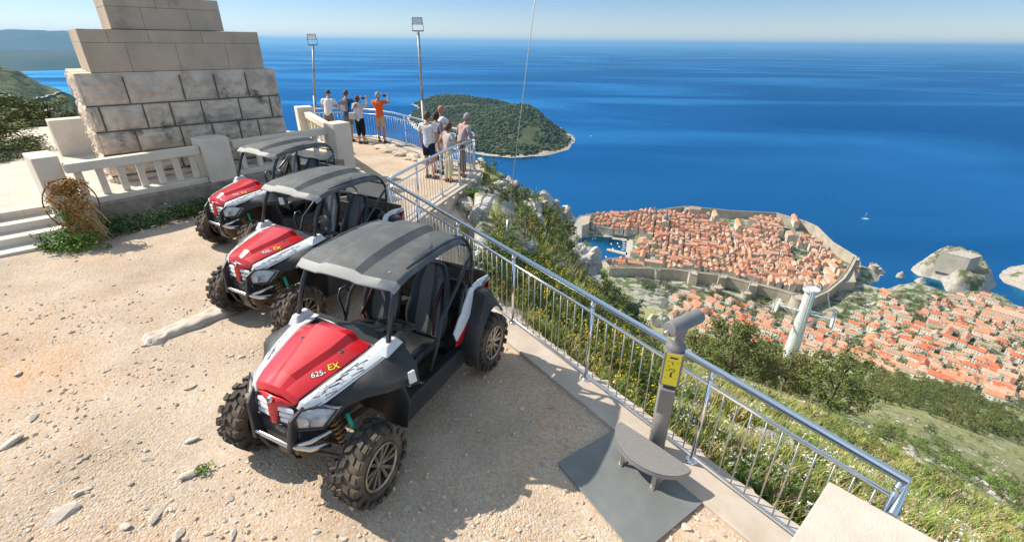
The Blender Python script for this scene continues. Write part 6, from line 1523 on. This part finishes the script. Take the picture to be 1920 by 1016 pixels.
# rocks of the cliff edge
def cliff_rocks():
    rnd = random.Random(12); var = [rockmesh(rnd, 4, .75, rnd.uniform(.75, 1.05)).mesh('boulder') for _ in range(6)]
    for me in var: me.materials.append(m_rock)
    L_ = [(868, 395, .40, 'grey boulder under the rail below the leaning couple'), (893, 408, .32, 'smaller grey boulder beside the round bush'), (935, 348, .30, 'sunlit rock poking out of the flowering scrub near the viewpoint'), (955, 352, .26, 'pale rock left of the stay wire'), (990, 392, .42, 'left half of the white rock outcrop against the sea'), (1022, 398, .50, 'tallest white rock of the outcrop against the sea'), (1048, 420, .42, 'right end of the white rock outcrop'),
          (1010, 432, .30, 'rock below the white outcrop'), (1075, 462, .45, 'upper part of the grey cliff face above the harbour'), (1090, 505, .62, 'large grey cliff face with a green cushion plant'), (1112, 540, .40, 'foot of the grey cliff face'), (1145, 556, .30, 'grey rock on the ridge right of the cliff face'), (1180, 585, .30, 'dark rock farther down the ridge'), (1235, 612, .30, 'bluish rock left of the telescope head'),
          (1300, 665, .36, 'pale blue grey rock right of the telescope head'), (985, 470, .34, 'shaded rock behind the railing left of the wire'), (955, 500, .25, 'rock low behind the railing')]
    for i, (px, py, r, lab) in enumerate(L_):
        p = hit(px, py); s = p.length; o = bpy.data.objects.new('boulder', var[i % 6]); COL.objects.link(o); o.location = p; o.rotation_euler = (rnd.uniform(-.3, .3), rnd.uniform(-.3, .3), rnd.uniform(0, 6)); k = r * s / 15 * 1.15; o.scale = (k * rnd.uniform(.9, 1.3), k * rnd.uniform(.8, 1.1), k * rnd.uniform(.9, 1.25)); tag(o, lab, 'rock', 'rocks along the cliff edge')
    SR = [(1450, 842, .22), (1468, 850, .16), (1520, 860, .28), (1560, 875, .25), (1590, 884, .2), (1640, 850, .35), (1710, 858, .6), (1760, 890, .5), (1830, 900, .9), (1850, 905, .6), (1445, 860, .12), (1700, 848, .5), (1900, 940, .7), (1790, 925, .5), (1540, 862, .18), (1500, 872, .15), (1855, 818, .8), (1660, 870, .3)]
    for i, (px, py, r) in enumerate(SR):
        p = hit(px, py); o = bpy.data.objects.new('field_stone', var[(i + 2) % 6]); COL.objects.link(o); o.location = p - Vector((0, 0, r * .1)); o.rotation_euler = (rnd.uniform(-.2, .2), rnd.uniform(-.2, .2), rnd.uniform(0, 6)); o.scale = (r * 1.3, r * .8, r * .45)
        zz = 'seen through the last railing bays' if px < 1600 else ('beyond the corner of the railing' if px < 1780 else 'far down the grassy slope at the right'); lab = '%s pale limestone %s' % ('large flat' if r > .45 else ('small' if r < .21 else 'mid sized'), zz); tag(o, lab, 'rock', lab)
cliff_rocks()
def scrub():
    rnd = random.Random(44); n = 0
    # named cushions
    for px, py, h, w, v, lab in ((882, 395, .62, 1.0, 2, 'round bright green bush by the bend of the railing'), (985, 418, .5, 1.3, 2, 'spiky green tussock on the white rock outcrop'), (1098, 478, .35, 1.0, 2, 'small bright green cushion on the grey cliff face')):
        p = hit(px, py); plant('bush', BUSH[v], p - Vector((0, 0, .1)), h * p.length / 12, lab, 'shrub', None, w)
    for k in range(190):
        az = rnd.uniform(-3.5, 23); c = interp([(a, b) for a, b, _ in CREST], az); s = rnd.uniform(.45, 1.15) * c
        x, y = s * sin(radians(az)), s * cos(radians(az))
        if inpoly(x, y, PLAT) or pdist(x, y, PLAT) < .35: continue
        px, py = proj((x, y, zfun(x, y)))
        hb_ = rnd.uniform(.22, .6); wb_ = rnd.uniform(1.0, 1.8); lab = '%s %s scrub bush on the cliff ridge %s' % ('tiny' if hb_ < .32 else ('mid sized' if hb_ < .47 else 'large'), ('dark green', 'olive', 'deep green', 'mossy green', 'mid green')[k % 5], 'below the viewpoint' if px < 930 else ('left of the stay wire' if px < 975 else 'under the white outcrop') if px < 1060 else (('above the harbour' if px < 1160 else 'left of the telescope head')))
        plant('scrub_bush', BUSH[(0, 1, 4, 3, 0)[k % 5]], (x, y, zfun(x, y) - .1), hb_, lab, 'shrub', lab, wb_)
    # grass and flowers, uncountable
    g = MB(); yf = MB(); wf = MB(); pf = MB(); st = MB()
    for k in range(17000):
        az = rnd.uniform(2, 60) if rnd.random() < .8 else rnd.uniform(-3, 25); s = exp(rnd.uniform(math.log(3.0), math.log(30)))
        x, y = s * sin(radians(az)), s * cos(radians(az))
        if s < 16 and inpoly(x, y, PLAT): continue
        pd = pdist(x, y, PLAT) if s < 16 else 9
        if pd < .10: continue
        if fbm(x * 1.1, y * 1.1, 3) < -.22: continue
        z = zfun(x, y); hgt = rnd.uniform(.10, .34) * (1 if s < 8 else 1 + (s - 8) * .05); base = Vector((x, y, z - .03)); nb = 10 if s < 9 else 5
        tgt = st if rnd.random() < .22 else g
        for b in range(nb):
            a = rnd.uniform(0, 6.28); l = hgt * rnd.uniform(.6, 1.2); d = Vector((cos(a), sin(a), 0)); w = Vector((-sin(a), cos(a), 0)) * (.0024 + s * .0007); o_ = Vector((rnd.uniform(-.06, .06), rnd.uniform(-.06, .06), 0)) * (1 + s * .05)
            p0 = base + o_; p1 = p0 + Vector((0, 0, l * .6)) + d * l * .15; p2 = p0 + Vector((0, 0, l)) + d * l * .5
            tgt.add([p0 - w, p0 + w, p1 + w * .8, p1 - w * .8, p2], [(0, 1, 2, 3), (3, 2, 4)])
        if s < 13 and rnd.random() < .22:
            c = base + Vector((0, 0, hgt * 1.25)); px, py = proj(c); m = yf if (px < 1270 and rnd.random() < .85) else (wf if rnd.random() < .85 else pf)
            for q in range(9 if m is yf else 4): leafcloud(m, c + Vector((rnd.uniform(-.05, .05), rnd.uniform(-.05, .05), rnd.uniform(-.07, .02))), (.012, .012, .012), 3, .010, rnd, shell=0, up=1)
    # yellow flowering broom right behind the rail
    br = MB()
    for k in range(150):
        t = rnd.random(); px, py = lerp(930, 1245, t) + rnd.uniform(-22, 22), lerp(565, 735, t) + rnd.uniform(-70, 45)
        d = ray(px, py); s = lerp(6.3, 4.6, t) + rnd.uniform(0, 1.8); x, y = d.x / hypot(d.x, d.y) * s, d.y / hypot(d.x, d.y) * s
        if pdist(x, y, PLAT) < .25 or inpoly(x, y, PLAT): continue
        z = zfun(x, y); hgt = rnd.uniform(.25, .75)
        for q in range(16):
            a = rnd.uniform(0, 6.28); top = Vector((x + cos(a) * rnd.uniform(0, .22), y + sin(a) * rnd.uniform(0, .22), z + hgt * rnd.uniform(.6, 1.1))); b = Vector((x, y, z - .05)); w = Vector((-sin(a), cos(a), 0)) * .004; br.add([b - w, b + w, top + w * .5, top - w * .5], [(0, 1, 2, 3)])
            leafcloud(br, b.lerp(top, .6), (.05, .05, .10), 7, .016, rnd, shell=0); 
            if rnd.random() < .5 * max(0, fbm(x * 1.4, y * 1.4, 2) + .35):
                for _ in range(3): leafcloud(yf, top - Vector((0, 0, rnd.uniform(0, .1))), (.020, .020, .03), 4, .012, rnd, shell=0, up=1)
    for mb, nm, mt, lab, ct in ((g, 'grass', m_grassb, 'fresh green grass on the slope beyond the railing', 'grass'), (st, 'dry_grass', m_straw, 'dry straw coloured grass among the green', 'grass'), (yf, 'yellow_flowers', m_yflow, 'yellow wild flowers behind the railing', 'flowers'), (wf, 'white_flowers', m_wflow, 'small white daisies in the grass', 'flowers'), (pf, 'purple_flowers', m_pflow, 'a few purple flowers in the grass', 'flowers'), (br, 'flowering_scrub', m_shrub, 'leafy stems of the yellow flowering scrub behind the railing', 'scrub')):
        tag(mb.build(nm, mt, fix=False), lab, ct, kind='stuff')
scrub()
# low rubble along the back edge of the viewpoint
def rubble():
    rnd = random.Random(6); mr = mat('rubble_stone', (0.62, 0.52, 0.41), rough=.95, col2=(.48, .39, .30), scale=5, bump=.8, bscale=10, bdist=.02)
    var = [rockmesh(rnd, 2, .5, .6).mesh('rubble') for _ in range(4)]
    for me in var: me.materials.append(mr)
    for i in range(34):
        t = i / 33; px = lerp(712, 800, t) + rnd.uniform(-6, 6); py = lerp(274, 302, t) + rnd.uniform(-5, 5); p = G(px, py); r = rnd.uniform(.10, .30)
        o = bpy.data.objects.new('rubble_stone', var[i % 4]); COL.objects.link(o); o.location = (p.x, p.y, .0); o.rotation_euler = (0, 0, rnd.uniform(0, 6)); o.scale = (r * 1.5, r, r * .8); lab = '%s stone in the rubble heap %s' % ('larger' if r > .2 else 'small', 'near the man in orange' if t < .4 else 'near the bald man'); tag(o, lab, 'stone', lab)
rubble()

def low_cover():
    rnd = random.Random(91); g = MB(); br = MB(); st = MB(); gd_ = MB(); V_, F_ = ICO1
    for k in range(3800):
        az = rnd.uniform(20, 60); s = exp(rnd.uniform(math.log(14), math.log(330))); x, y = s * sin(radians(az)), s * cos(radians(az))
        f = fbm(x * .05, y * .05, 3)
        if f < -.25: continue
        z = zfun(x, y); q = rnd.uniform(.10, .26) * (1 + s * .012); m = g if rnd.random() < .72 else br
        leafcloud(m, (x, y, z + q * .3), (q * 1.3, q * 1.3, q * .6), 9, q * .33, rnd, shell=.1, up=.7)
    for k in range(1500):
        az = rnd.uniform(22, 60); s = exp(rnd.uniform(math.log(9), math.log(260))); x, y = s * sin(radians(az)), s * cos(radians(az))
        if fbm(x * .06 + 7, y * .06, 3) < .02: continue
        z = zfun(x, y); r = rnd.uniform(.05, .16) * (1 + s * .012); j = [rnd.uniform(.6, 1.25) for _ in range(12)]; a, b, c = rnd.uniform(.8, 1.8), rnd.uniform(.6, 1.2), rnd.uniform(.3, .6)
        st.add([(x + r * a * p.x * q, y + r * b * p.y * q, z + r * .1 + r * c * p.z * q) for p, q in zip(V_, j * 5)], F_)
    for k in range(8000):
        px, py = rnd.uniform(1240, 1935), rnd.uniform(540, 770)
        d = ray(px, py)
        if not any(inpoly(px, py, q[0]) for q in SUB_PX) and not (px > 1560 and py < 610) and not (px < 1520 and py < 600): continue
        # quick ground point: two fixed point steps on the smooth terrain
        s = 700.0
        for _ in range(14): x, y = d.x / hypot(d.x, d.y) * s, d.y / hypot(d.x, d.y) * s; z = lerp(interp(TABA, s), interp(TABB, s), sstep(36, 50, math.degrees(atan2(x, y)))); s = .5 * s + .5 * min(1400, max(200, (CAMH - z) / (-d.z) * hypot(d.x, d.y)))
        x, y = d.x / hypot(d.x, d.y) * s, d.y / hypot(d.x, d.y) * s
        if not inpoly(x, y, COAST) or fbm(x * .02, y * .02, 3) < -.30: continue
        z = zfun(x, y); q = rnd.uniform(1.0, 2.9); leafcloud(gd_, (x, y, z + q * .5), (q, q, q * .7), 8, q * .45, rnd, shell=.2, up=.6)
    tag(g.build('low_scrub', m_shrub, fix=False), 'low green scrub dotted over the grassy slope', 'scrub', kind='stuff')
    tag(br.build('dry_scrub', mleaf('dry_scrub_leaves', (0.20, 0.15, 0.08), (0.30, 0.24, 0.13), .4), fix=False), 'dry brown scrub dotted over the slope', 'scrub', kind='stuff')
    tag(st.build('scattered_stones', m_rock, fix=False), 'pale limestone chips scattered over the slope', 'stones', kind='stuff')
    tag(gd_.build('garden_greenery', m_pine, fix=False), 'dark green garden hedges and bushes between the houses', 'greenery', kind='stuff')
low_cover()
# ------------------------------------------------------------------ people
m_skin = mat('skin', (0.50, 0.27, 0.17), rough=.6, spec=.3); m_skin2 = mat('skin_tan', (0.42, 0.20, 0.12), rough=.6)
def cloth(n, c, c2=None, sc=8): return mat(n, c, rough=.9, spec=.1, col2=c2, scale=sc)
m_hair = {'dark': mat('hair_dark', (.035, .022, .016), rough=.7), 'brown': mat('hair_brown', (.10, .055, .03), rough=.7), 'grey': mat('hair_grey', (.34, .33, .32), rough=.8), 'red': mat('hair_reddish', (.13, .04, .025), rough=.7)}
m_shoe = mat('shoe', (.04, .035, .03), rough=.6)
def striped(name, a, b, sc, axis='Z', w=.5):
    m = mat(name, a, rough=.9); N = m.node_tree.nodes; L = m.node_tree.links; bs = N['Principled BSDF']; tc = N.new('ShaderNodeTexCoord'); wv = N.new('ShaderNodeTexWave'); wv.bands_direction = axis; wv.inputs['Scale'].default_value = sc
    L.new(tc.outputs['Object'], wv.inputs[0]); r = N.new('ShaderNodeValToRGB'); r.color_ramp.interpolation = 'CONSTANT'; r.color_ramp.elements[0].color = (*a, 1); r.color_ramp.elements[1].position = w; r.color_ramp.elements[1].color = (*b, 1); L.new(wv.outputs[0], r.inputs[0]); L.new(r.outputs[0], bs.inputs[0]); return m
def skinmesh(name, chain, edges, m, parent, lvl=2, root=0):
    """chain: list of (pos, (rx, ry)); edges between indices -> skin + subsurf"""
    me = bpy.data.meshes.new(name); me.from_pydata([tuple(p) for p, r in chain], edges, []); me.materials.append(m)
    o = bpy.data.objects.new(name, me); COL.objects.link(o); o.parent = parent
    md = o.modifiers.new('skin', 'SKIN'); md.use_smooth_shade = True
    sv = me.skin_vertices[0].data
    for v, (p, r) in zip(sv, chain): v.radius = r if isinstance(r, tuple) else (r, r); v.use_root = False
    sv[root].use_root = True
    s = o.modifiers.new('sub', 'SUBSURF'); s.levels = lvl; s.render_levels = lvl
    return o
def person(label, loc, yaw, H=1.74, top=None, topm=None, bot=None, botm=None, hair='dark', skin=m_skin, arms=((.30, .05, .95), (.30, .05, .95)), elb=None, lean=0.0, stance=.11, female=False, shorts=.5, sleeve=.5, longhair=0, head_tilt=0.0, head_yaw=0.0, bald=False, step=0.0, cap=False):
    """local frame: +y = facing direction, x = right side. arms: hand positions (x, y, z fraction of H) for right, left"""
    e = empty('person', loc, yaw, label, 'person', None)
    k = H / 1.75; hipz = .90 * k; shz = 1.43 * k; sw = (.185 if female else .205) * k; Y = lambda z: lean * max(0, z - hipz)
    def P(x, y, z): return Vector((x, y + Y(z), z))
    hips = P(0, 0, hipz); waist = P(0, .01, 1.08 * k); chest = P(0, .01, 1.28 * k); neck = P(0, 0.0, 1.45 * k); hb = P(0, .015, 1.53 * k)
    ch = [(hips, (.135 * k, .10 * k)), (waist, (.11 * k, .09 * k)), (chest, (.155 * k, .11 * k)), (neck, (.066 * k, .062 * k)), (hb, (.052 * k, .055 * k))]; ed = [(0, 1), (1, 2), (2, 3), (3, 4)]
    hands = []
    for si, s in enumerate((1, -1)):
        hx, hy, hz = arms[si]; hand = Vector((hx * s, hy, hz * H)); sh = P(s * sw, 0, shz - .03 * k)
        L1, L2 = .29 * k, .26 * k; d = hand - sh; D = min(d.length, (L1 + L2) * .985); d.normalize(); hand = sh + d * D
        a = math.acos(max(-1, min(1, (L1 * L1 + D * D - L2 * L2) / (2 * L1 * D)))); pole = Vector((s * .45, -.5, -.9)); pole = (pole - d * pole.dot(d)).normalized()
        el = sh + d * (L1 * cos(a)) + pole * (L1 * sin(a)); i0 = len(ch)
        ch += [(sh, (.062 * k, .062 * k)), (sh.lerp(el, .5), .046 * k), (el, .040 * k), (el.lerp(hand, .45), .038 * k), (hand, (.026 * k, .024 * k))]; ed += [(2, i0), (i0, i0 + 1), (i0 + 1, i0 + 2), (i0 + 2, i0 + 3), (i0 + 3, i0 + 4)]
        fd = (hand - el).normalized(); sdv = fd.cross(Vector((0, 0, 1))); sdv = sdv.normalized() if sdv.length > .1 else Vector((1, 0, 0)); palm = hand + fd * .055 * k; ch.append((palm, (.030 * k, .020 * k))); ed.append((i0 + 4, i0 + 5)); hands.append((palm, fd, sdv, el, sh))
    for s in (1, -1):
        st_ = step * s; i0 = len(ch); hp = P(s * .09 * k, 0, .86 * k); kn = Vector((s * stance * .95, .02 + st_ * .5, .48 * k)); an = Vector((s * stance, -.02 + st_, .085 * k)); toe = Vector((s * (stance + .03), .13 + st_, .035 * k))
        ch += [(hp, (.088 * k, .09 * k)), (hp.lerp(kn, .5), .078 * k), (kn, .054 * k), (kn.lerp(an, .35), .058 * k), (an, .036 * k), (toe, (.038 * k, .025 * k))]; ed += [(0, i0)] + [(i0 + j, i0 + j + 1) for j in range(5)]
    body = skinmesh('body', ch, ed, skin, e, 2)
    # fingers and thumb
    fm = MB()
    for hi, (palm, fd, sdv, el, sh) in enumerate(hands):
        curl = Vector((0, 0, -.4)) if fd.z > -.6 else Vector((0, .4, 0))
        for j, (o_, ln) in enumerate(((-.024, .062), (-.008, .074), (.008, .070), (.023, .054))):
            a = palm + sdv * o_ * k + fd * .018 * k; b = a + fd * ln * .55 * k + curl * .012; c = b + (fd + curl * .9).normalized() * ln * .5 * k; fm.tube([a, b, c], [.0095 * k, .0085 * k, .0065 * k], 6)
        th = sdv * (1 if hi == 0 else -1); a = palm + th * .02 * k; fm.tube([a, a + (th + fd).normalized() * .03 * k, a + (th * .5 + fd).normalized() * .055 * k], [.010 * k, .009 * k, .007 * k], 6)
    fm.build('hands', skin, body)
    # head with features
    hd = empty('head', P(0, .03, 1.612 * k)); hd.parent = e; hd.rotation_euler = (-lean * .6 - head_tilt, 0, head_yaw)
    V_, F_ = ico_pts(3); m = MB(); m.smooth = True; vs = []
    for p in V_:
        x, y, z = p.x * .080, p.y * .098, p.z * .118
        if z < 0: x *= 1 - .25 * (-z / .115); y = y * (1 - .12 * (-z / .115)) + .006 * (-z / .115)
        # nose, brow, eye sockets, chin
        fy = y > .03
        if fy:
            y += .022 * exp(-((x / .012) ** 2) - ((z + .012) / .018) ** 2) + .006 * exp(-((z - .028) / .010) ** 2 - (x / .045) ** 2) - .008 * exp(-(((abs(x) - .030) / .013) ** 2) - ((z - .006) / .010) ** 2) + .008 * exp(-((z + .088) / .016) ** 2 - (x / .02) ** 2)
        vs.append(Vector((x, y, z)) * k)
    m.add(vs, F_)
    for s in (1, -1): m.lathe([(0, .012), (.016, .010), (.02, 0)], 10, Matrix.Translation(V3(s * .074, -.005, -.005) * k) @ Matrix.Rotation(s * pi / 2, 4, 'Y') @ Matrix.Scale(1.6, 4, (1, 0, 0)))
    ho = m.build('face', skin, hd, fix=False)
    for s in (1, -1): MB().lathe([(0, .004), (.008, .002), (.010, 0)], 8, Matrix.Translation(V3(s * .030, .083, .006) * k) @ Matrix.Rotation(-pi / 2, 4, 'X')).build('eye', m_decalb, ho)
    MB().box((0, .091 * k, -.052 * k), (.038, .006, .006)).build('mouth', mat_lip, ho, bevel=.002)
    if not bald:
        m = MB(); m.smooth = True; hv = []
        rr = random.Random(int(H * 1000))
        for p in V_: 
            u = 1.09 + .03 * mnoise.noise(p * 4 + Vector((H * 9, 0, 0))); hv.append(Vector((p.x * .081 * u, p.y * .099 * u - .006, p.z * .116 * u)) * k)
        keep = [f for f in F_ if sum(V_[i].z - V_[i].y * .75 for i in f) / 3 > (-.05 if not female else -.38) and not (sum(V_[i].y for i in f) / 3 > .55 and sum(V_[i].z for i in f) / 3 < .55)]
        m.add(hv, keep)
        if longhair:
            m.tube([V3(0, -.07, .02) * k, V3(0, -.095, -.08) * k, V3(0, -.08, -.16 * longhair) * k], [.05, .055, .03], 8)
        m.build('hair', m_hair[hair], hd, fix=False, solid=.008)
    # top
    tc = [(P(0, 0, hipz - .13 * k), (.172 * k, .135 * k)), (P(0, 0, hipz + .05 * k), (.165 * k, .128 * k)), (P(0, .01, 1.08 * k), (.142 * k, .118 * k)), (P(0, .01, 1.28 * k), (.170 * k, .128 * k)), (P(0, .0, 1.44 * k), (.085 * k, .075 * k))]; te = [(0, 1), (1, 2), (2, 3), (3, 4)]
    for (palm, fd, sdv, el, sh) in hands:
        i0 = len(tc); tc.append((sh, .078 * k)); te.append((3, i0)); q = sh.lerp(el, min(1, sleeve * 1.3)); tc.append((q, .064 * k)); te.append((i0, i0 + 1))
        if sleeve > .8: tc.append((el.lerp(palm, .75), .048 * k)); te.append((i0 + 1, i0 + 2))
    skinmesh(top or 'shirt', tc, te, topm, e, 2)
    # bottoms
    bc = [(P(0, 0, hipz + .10 * k), (.158 * k, .12 * k)), (P(0, 0, hipz - .04 * k), (.168 * k, .128 * k))]; be = [(0, 1)]
    for s in (1, -1):
        st_ = step * s; hp = P(s * .092 * k, 0, .82 * k); kn = Vector((s * stance * .95, .02 + st_ * .5, .48 * k)); an = Vector((s * stance, -.02 + st_, .10 * k)); i0 = len(bc)
        bc.append((hp, (.105 * k, .108 * k))); be.append((1, i0)); q = hp.lerp(kn, min(1, shorts * 1.6)); bc.append((q, .092 * k if shorts < .9 else .075 * k)); be.append((i0, i0 + 1))
        if shorts > .7: q2 = kn.lerp(an, min(.95, (shorts - .6) * 2.2)); bc.append((q2, .064 * k)); be.append((i0 + 1, i0 + 2))
    skinmesh(bot or 'shorts', bc, be, botm, e, 2)
    for s in (1, -1):
        st_ = step * s; c = Vector((s * (stance + .01), .05 + st_, .0)); MB().hull8([c + V3(-.045, -.11, .0), c + V3(.045, -.11, .0), c + V3(.05, .16, .0), c + V3(-.05, .16, .0), c + V3(-.035, -.10, .08), c + V3(.035, -.10, .08), c + V3(.035, .14, .045), c + V3(-.035, .14, .045)]).build('shoe', m_shoe, e, bevel=.02)
    return e, P, k, hands
mat_lip = mat('lips', (.35, .12, .10), rough=.6)
def foot(px, py, z=0): return G(px, py, z)
def face_to(p, q): return atan2(q[1] - p[1], q[0] - p[0]) - pi / 2
SEA_DIR = (-2.5, 40)
def camera_prop(parent, p): MB().box((p.x, p.y, p.z), (.12, .045, .075)).tube([p + V3(0, .02, 0), p + V3(0, .06, 0)], .025, 12).build('camera_body', m_decalb, parent, bevel=.008)
grey_sh = cloth('grey_cloth', (.30, .30, .33), (.24, .24, .28)); white_c = cloth('white_cloth', (.80, .79, .77), (.70, .69, .68)); blue_c = cloth('blue_cloth', (.02, .13, .34)); orange_c = cloth('orange_cloth', (.74, .12, .03)); tan_c = cloth('tan_cloth', (.48, .36, .24)); khaki = cloth('khaki_grey_cloth', (.22, .18, .14)); navy = cloth('navy_cloth', (.02, .025, .06)); black_c = cloth('black_cloth', (.02, .02, .022))
# 1 man in white, leaning on the rail, mostly behind the corner pillar
p = Vector((-6.95, 18.25, 0)); person('man in a white T-shirt leaning over the rail behind the corner pillar', p, face_to(p, (-7.2, 30)), 1.76, topm=white_c, botm=khaki, hair='dark', arms=((.16, .50, .62), (.16, .50, .62)), lean=.42, head_tilt=.5)
# 2 man in blue with backpack
p = Vector((-6.15, 18.0, 0)); e, P, k, hh = person('man in a blue T-shirt and shorts wearing a grey backpack', p, face_to(p, (-5.0, 30)), 1.80, topm=blue_c, botm=khaki, hair='brown', arms=((.42, .38, .60), (.25, .25, .56)), lean=.12, step=-.14, stance=.13, head_tilt=.25)
bp_ = MB(); bp_.box((0, -.19, 1.27), (.26, .15, .40)); b_ = bp_.build('backpack', cloth('backpack_grey', (.25, .24, .24)), None, bevel=.05, seg=3); b_.parent = e; MB().box((0, -.27, 1.20), (.18, .05, .20)).build('pocket', cloth('backpack_light', (.55, .53, .50)), b_, bevel=.02)
for s in (-1, 1): MB().tube([V3(s * .09, -.14, 1.42), V3(s * .11, .0, 1.47), V3(s * .12, .12, 1.36), V3(s * .12, .13, 1.2)], .018, 6).build('strap', black_c, b_)
# 3 woman grey and white with bag
p = Vector((-5.55, 17.45, 0)); e, P, k, hh = person('woman in black capri trousers holding up a camera, bag at her hip', p, face_to(p, (-3.2, 30)), 1.68, topm=cloth('grey_white_cloth', (.42, .42, .46), (.70, .69, .70), 3), botm=black_c, bot='trousers', hair='red', female=True, shorts=.85, sleeve=.7, arms=((.16, .38, .90), (.12, .40, .90)), stance=.09)
MB().box((-.20, -.10, .98), (.24, .09, .24)).build('handbag', cloth('bag_cream', (.60, .57, .50)), e, bevel=.03); MB().tube([V3(-.22, -.08, 1.1), V3(-.05, -.1, 1.35), V3(.12, 0, 1.45), V3(.05, .12, 1.3), V3(-.15, .1, 1.08)], .012, 5).build('bag_strap', black_c, e); camera_prop(e, V3(.02, .44, 1.53))
# 4 man in orange photographing
p = Vector((-4.78, 17.35, .06)); e, P, k, hh = person('man in an orange polo shirt and tan shorts photographing the view', p, face_to(p, (-1.8, 30)), 1.76, topm=orange_c, botm=tan_c, hair='grey', skin=m_skin2, arms=((.17, .40, .885), (.14, .42, .885)), stance=.10)
camera_prop(e, V3(.02, .48, 1.57))
# 5 young man striped white
p = G(808, 334); person('young man in a striped white T-shirt and navy shorts', p, face_to(p, (2.0, 22)), 1.78, topm=striped('striped_white_cloth', (.80, .79, .78), (.45, .45, .55), 9, 'Z', .72), botm=navy, hair='brown', skin=m_skin, arms=((.26, .10, .49), (.24, .05, .49)), shorts=.45)
# 6 woman grey cardigan
p = G(823, 325); e, P, k, hh = person('woman in a grey cardigan and white shorts with a grey shoulder bag', p, face_to(p, (3.0, 20)), 1.70, topm=grey_sh, botm=white_c, hair='dark', female=True, arms=((.18, .22, .62), (.16, .22, .62)), sleeve=1.0, shorts=.4)
MB().box((.19, .05, 1.02), (.10, .26, .22)).build('shoulder_bag', cloth('bag_grey', (.20, .20, .18)), e, bevel=.03)
# 7 bald man in white polo pointing
p = Vector((-2.15, 13.85, 0)); person('bald man in a white polo shirt pointing over the rail', p, face_to(p, (5.0, 18)), 1.80, topm=cloth('pale_polo', (.70, .72, .80)), botm=navy, bot='trousers', bald=True, skin=m_skin2, arms=((.12, .62, .68), (.15, .55, .66)), shorts=1.0, lean=.10)
# 8 woman patterned top and pale yellow trousers
p = Vector((-1.72, 12.35, 0)); person('woman in a patterned blouse and pale yellow trousers', p, face_to(p, (5.5, 19)), 1.56, topm=mat('patterned_blouse', (.62, .50, .48), rough=.9, col2=(.30, .36, .42), scale=9, detail=1, lo=.45, hi=.55, col3=(.62, .18, .12), scale3=6, lo3=.60, hi3=.63), botm=cloth('pale_yellow_cloth', (.62, .57, .36)), bot='trousers', hair='red', female=True, arms=((.34, .25, .72), (.16, .10, .6)), shorts=1.0, longhair=.3, stance=.09, lean=.08)
# 9 grey man checked shirt
p = Vector((-1.42, 12.85, 0)); person('grey haired man in a checked shirt leaning on the bend of the rail', p, face_to(p, (4.5, 17)), 1.72, topm=striped('checked_cloth', (.55, .42, .38), (.30, .26, .34), 11, 'DIAGONAL', .5), botm=cloth('brown_cloth', (.16, .12, .09)), bot='trousers', hair='grey', skin=m_skin2, arms=((.22, .38, .64), (.30, .30, .64)), shorts=1.0, lean=.28)
# ------------------------------------------------------------------ the air
def haze():
    m = bpy.data.materials.new('haze_air'); m.use_nodes = True; N = m.node_tree.nodes; N.remove(N['Principled BSDF'])
    v = N.new('ShaderNodeVolumePrincipled'); v.inputs['Color'].default_value = (0.30, 0.64, 1.0, 1); v.inputs['Density'].default_value = 2.9e-5; v.inputs['Anisotropy'].default_value = 0.2
    m.node_tree.links.new(v.outputs[0], N['Material Output'].inputs['Volume'])
    MB().box((0, 0, -75), (620000, 620000, 710)).build('haze', m); tag(bpy.data.objects['haze'], 'thin blue haze over the sea', 'haze', kind='stuff')
haze()
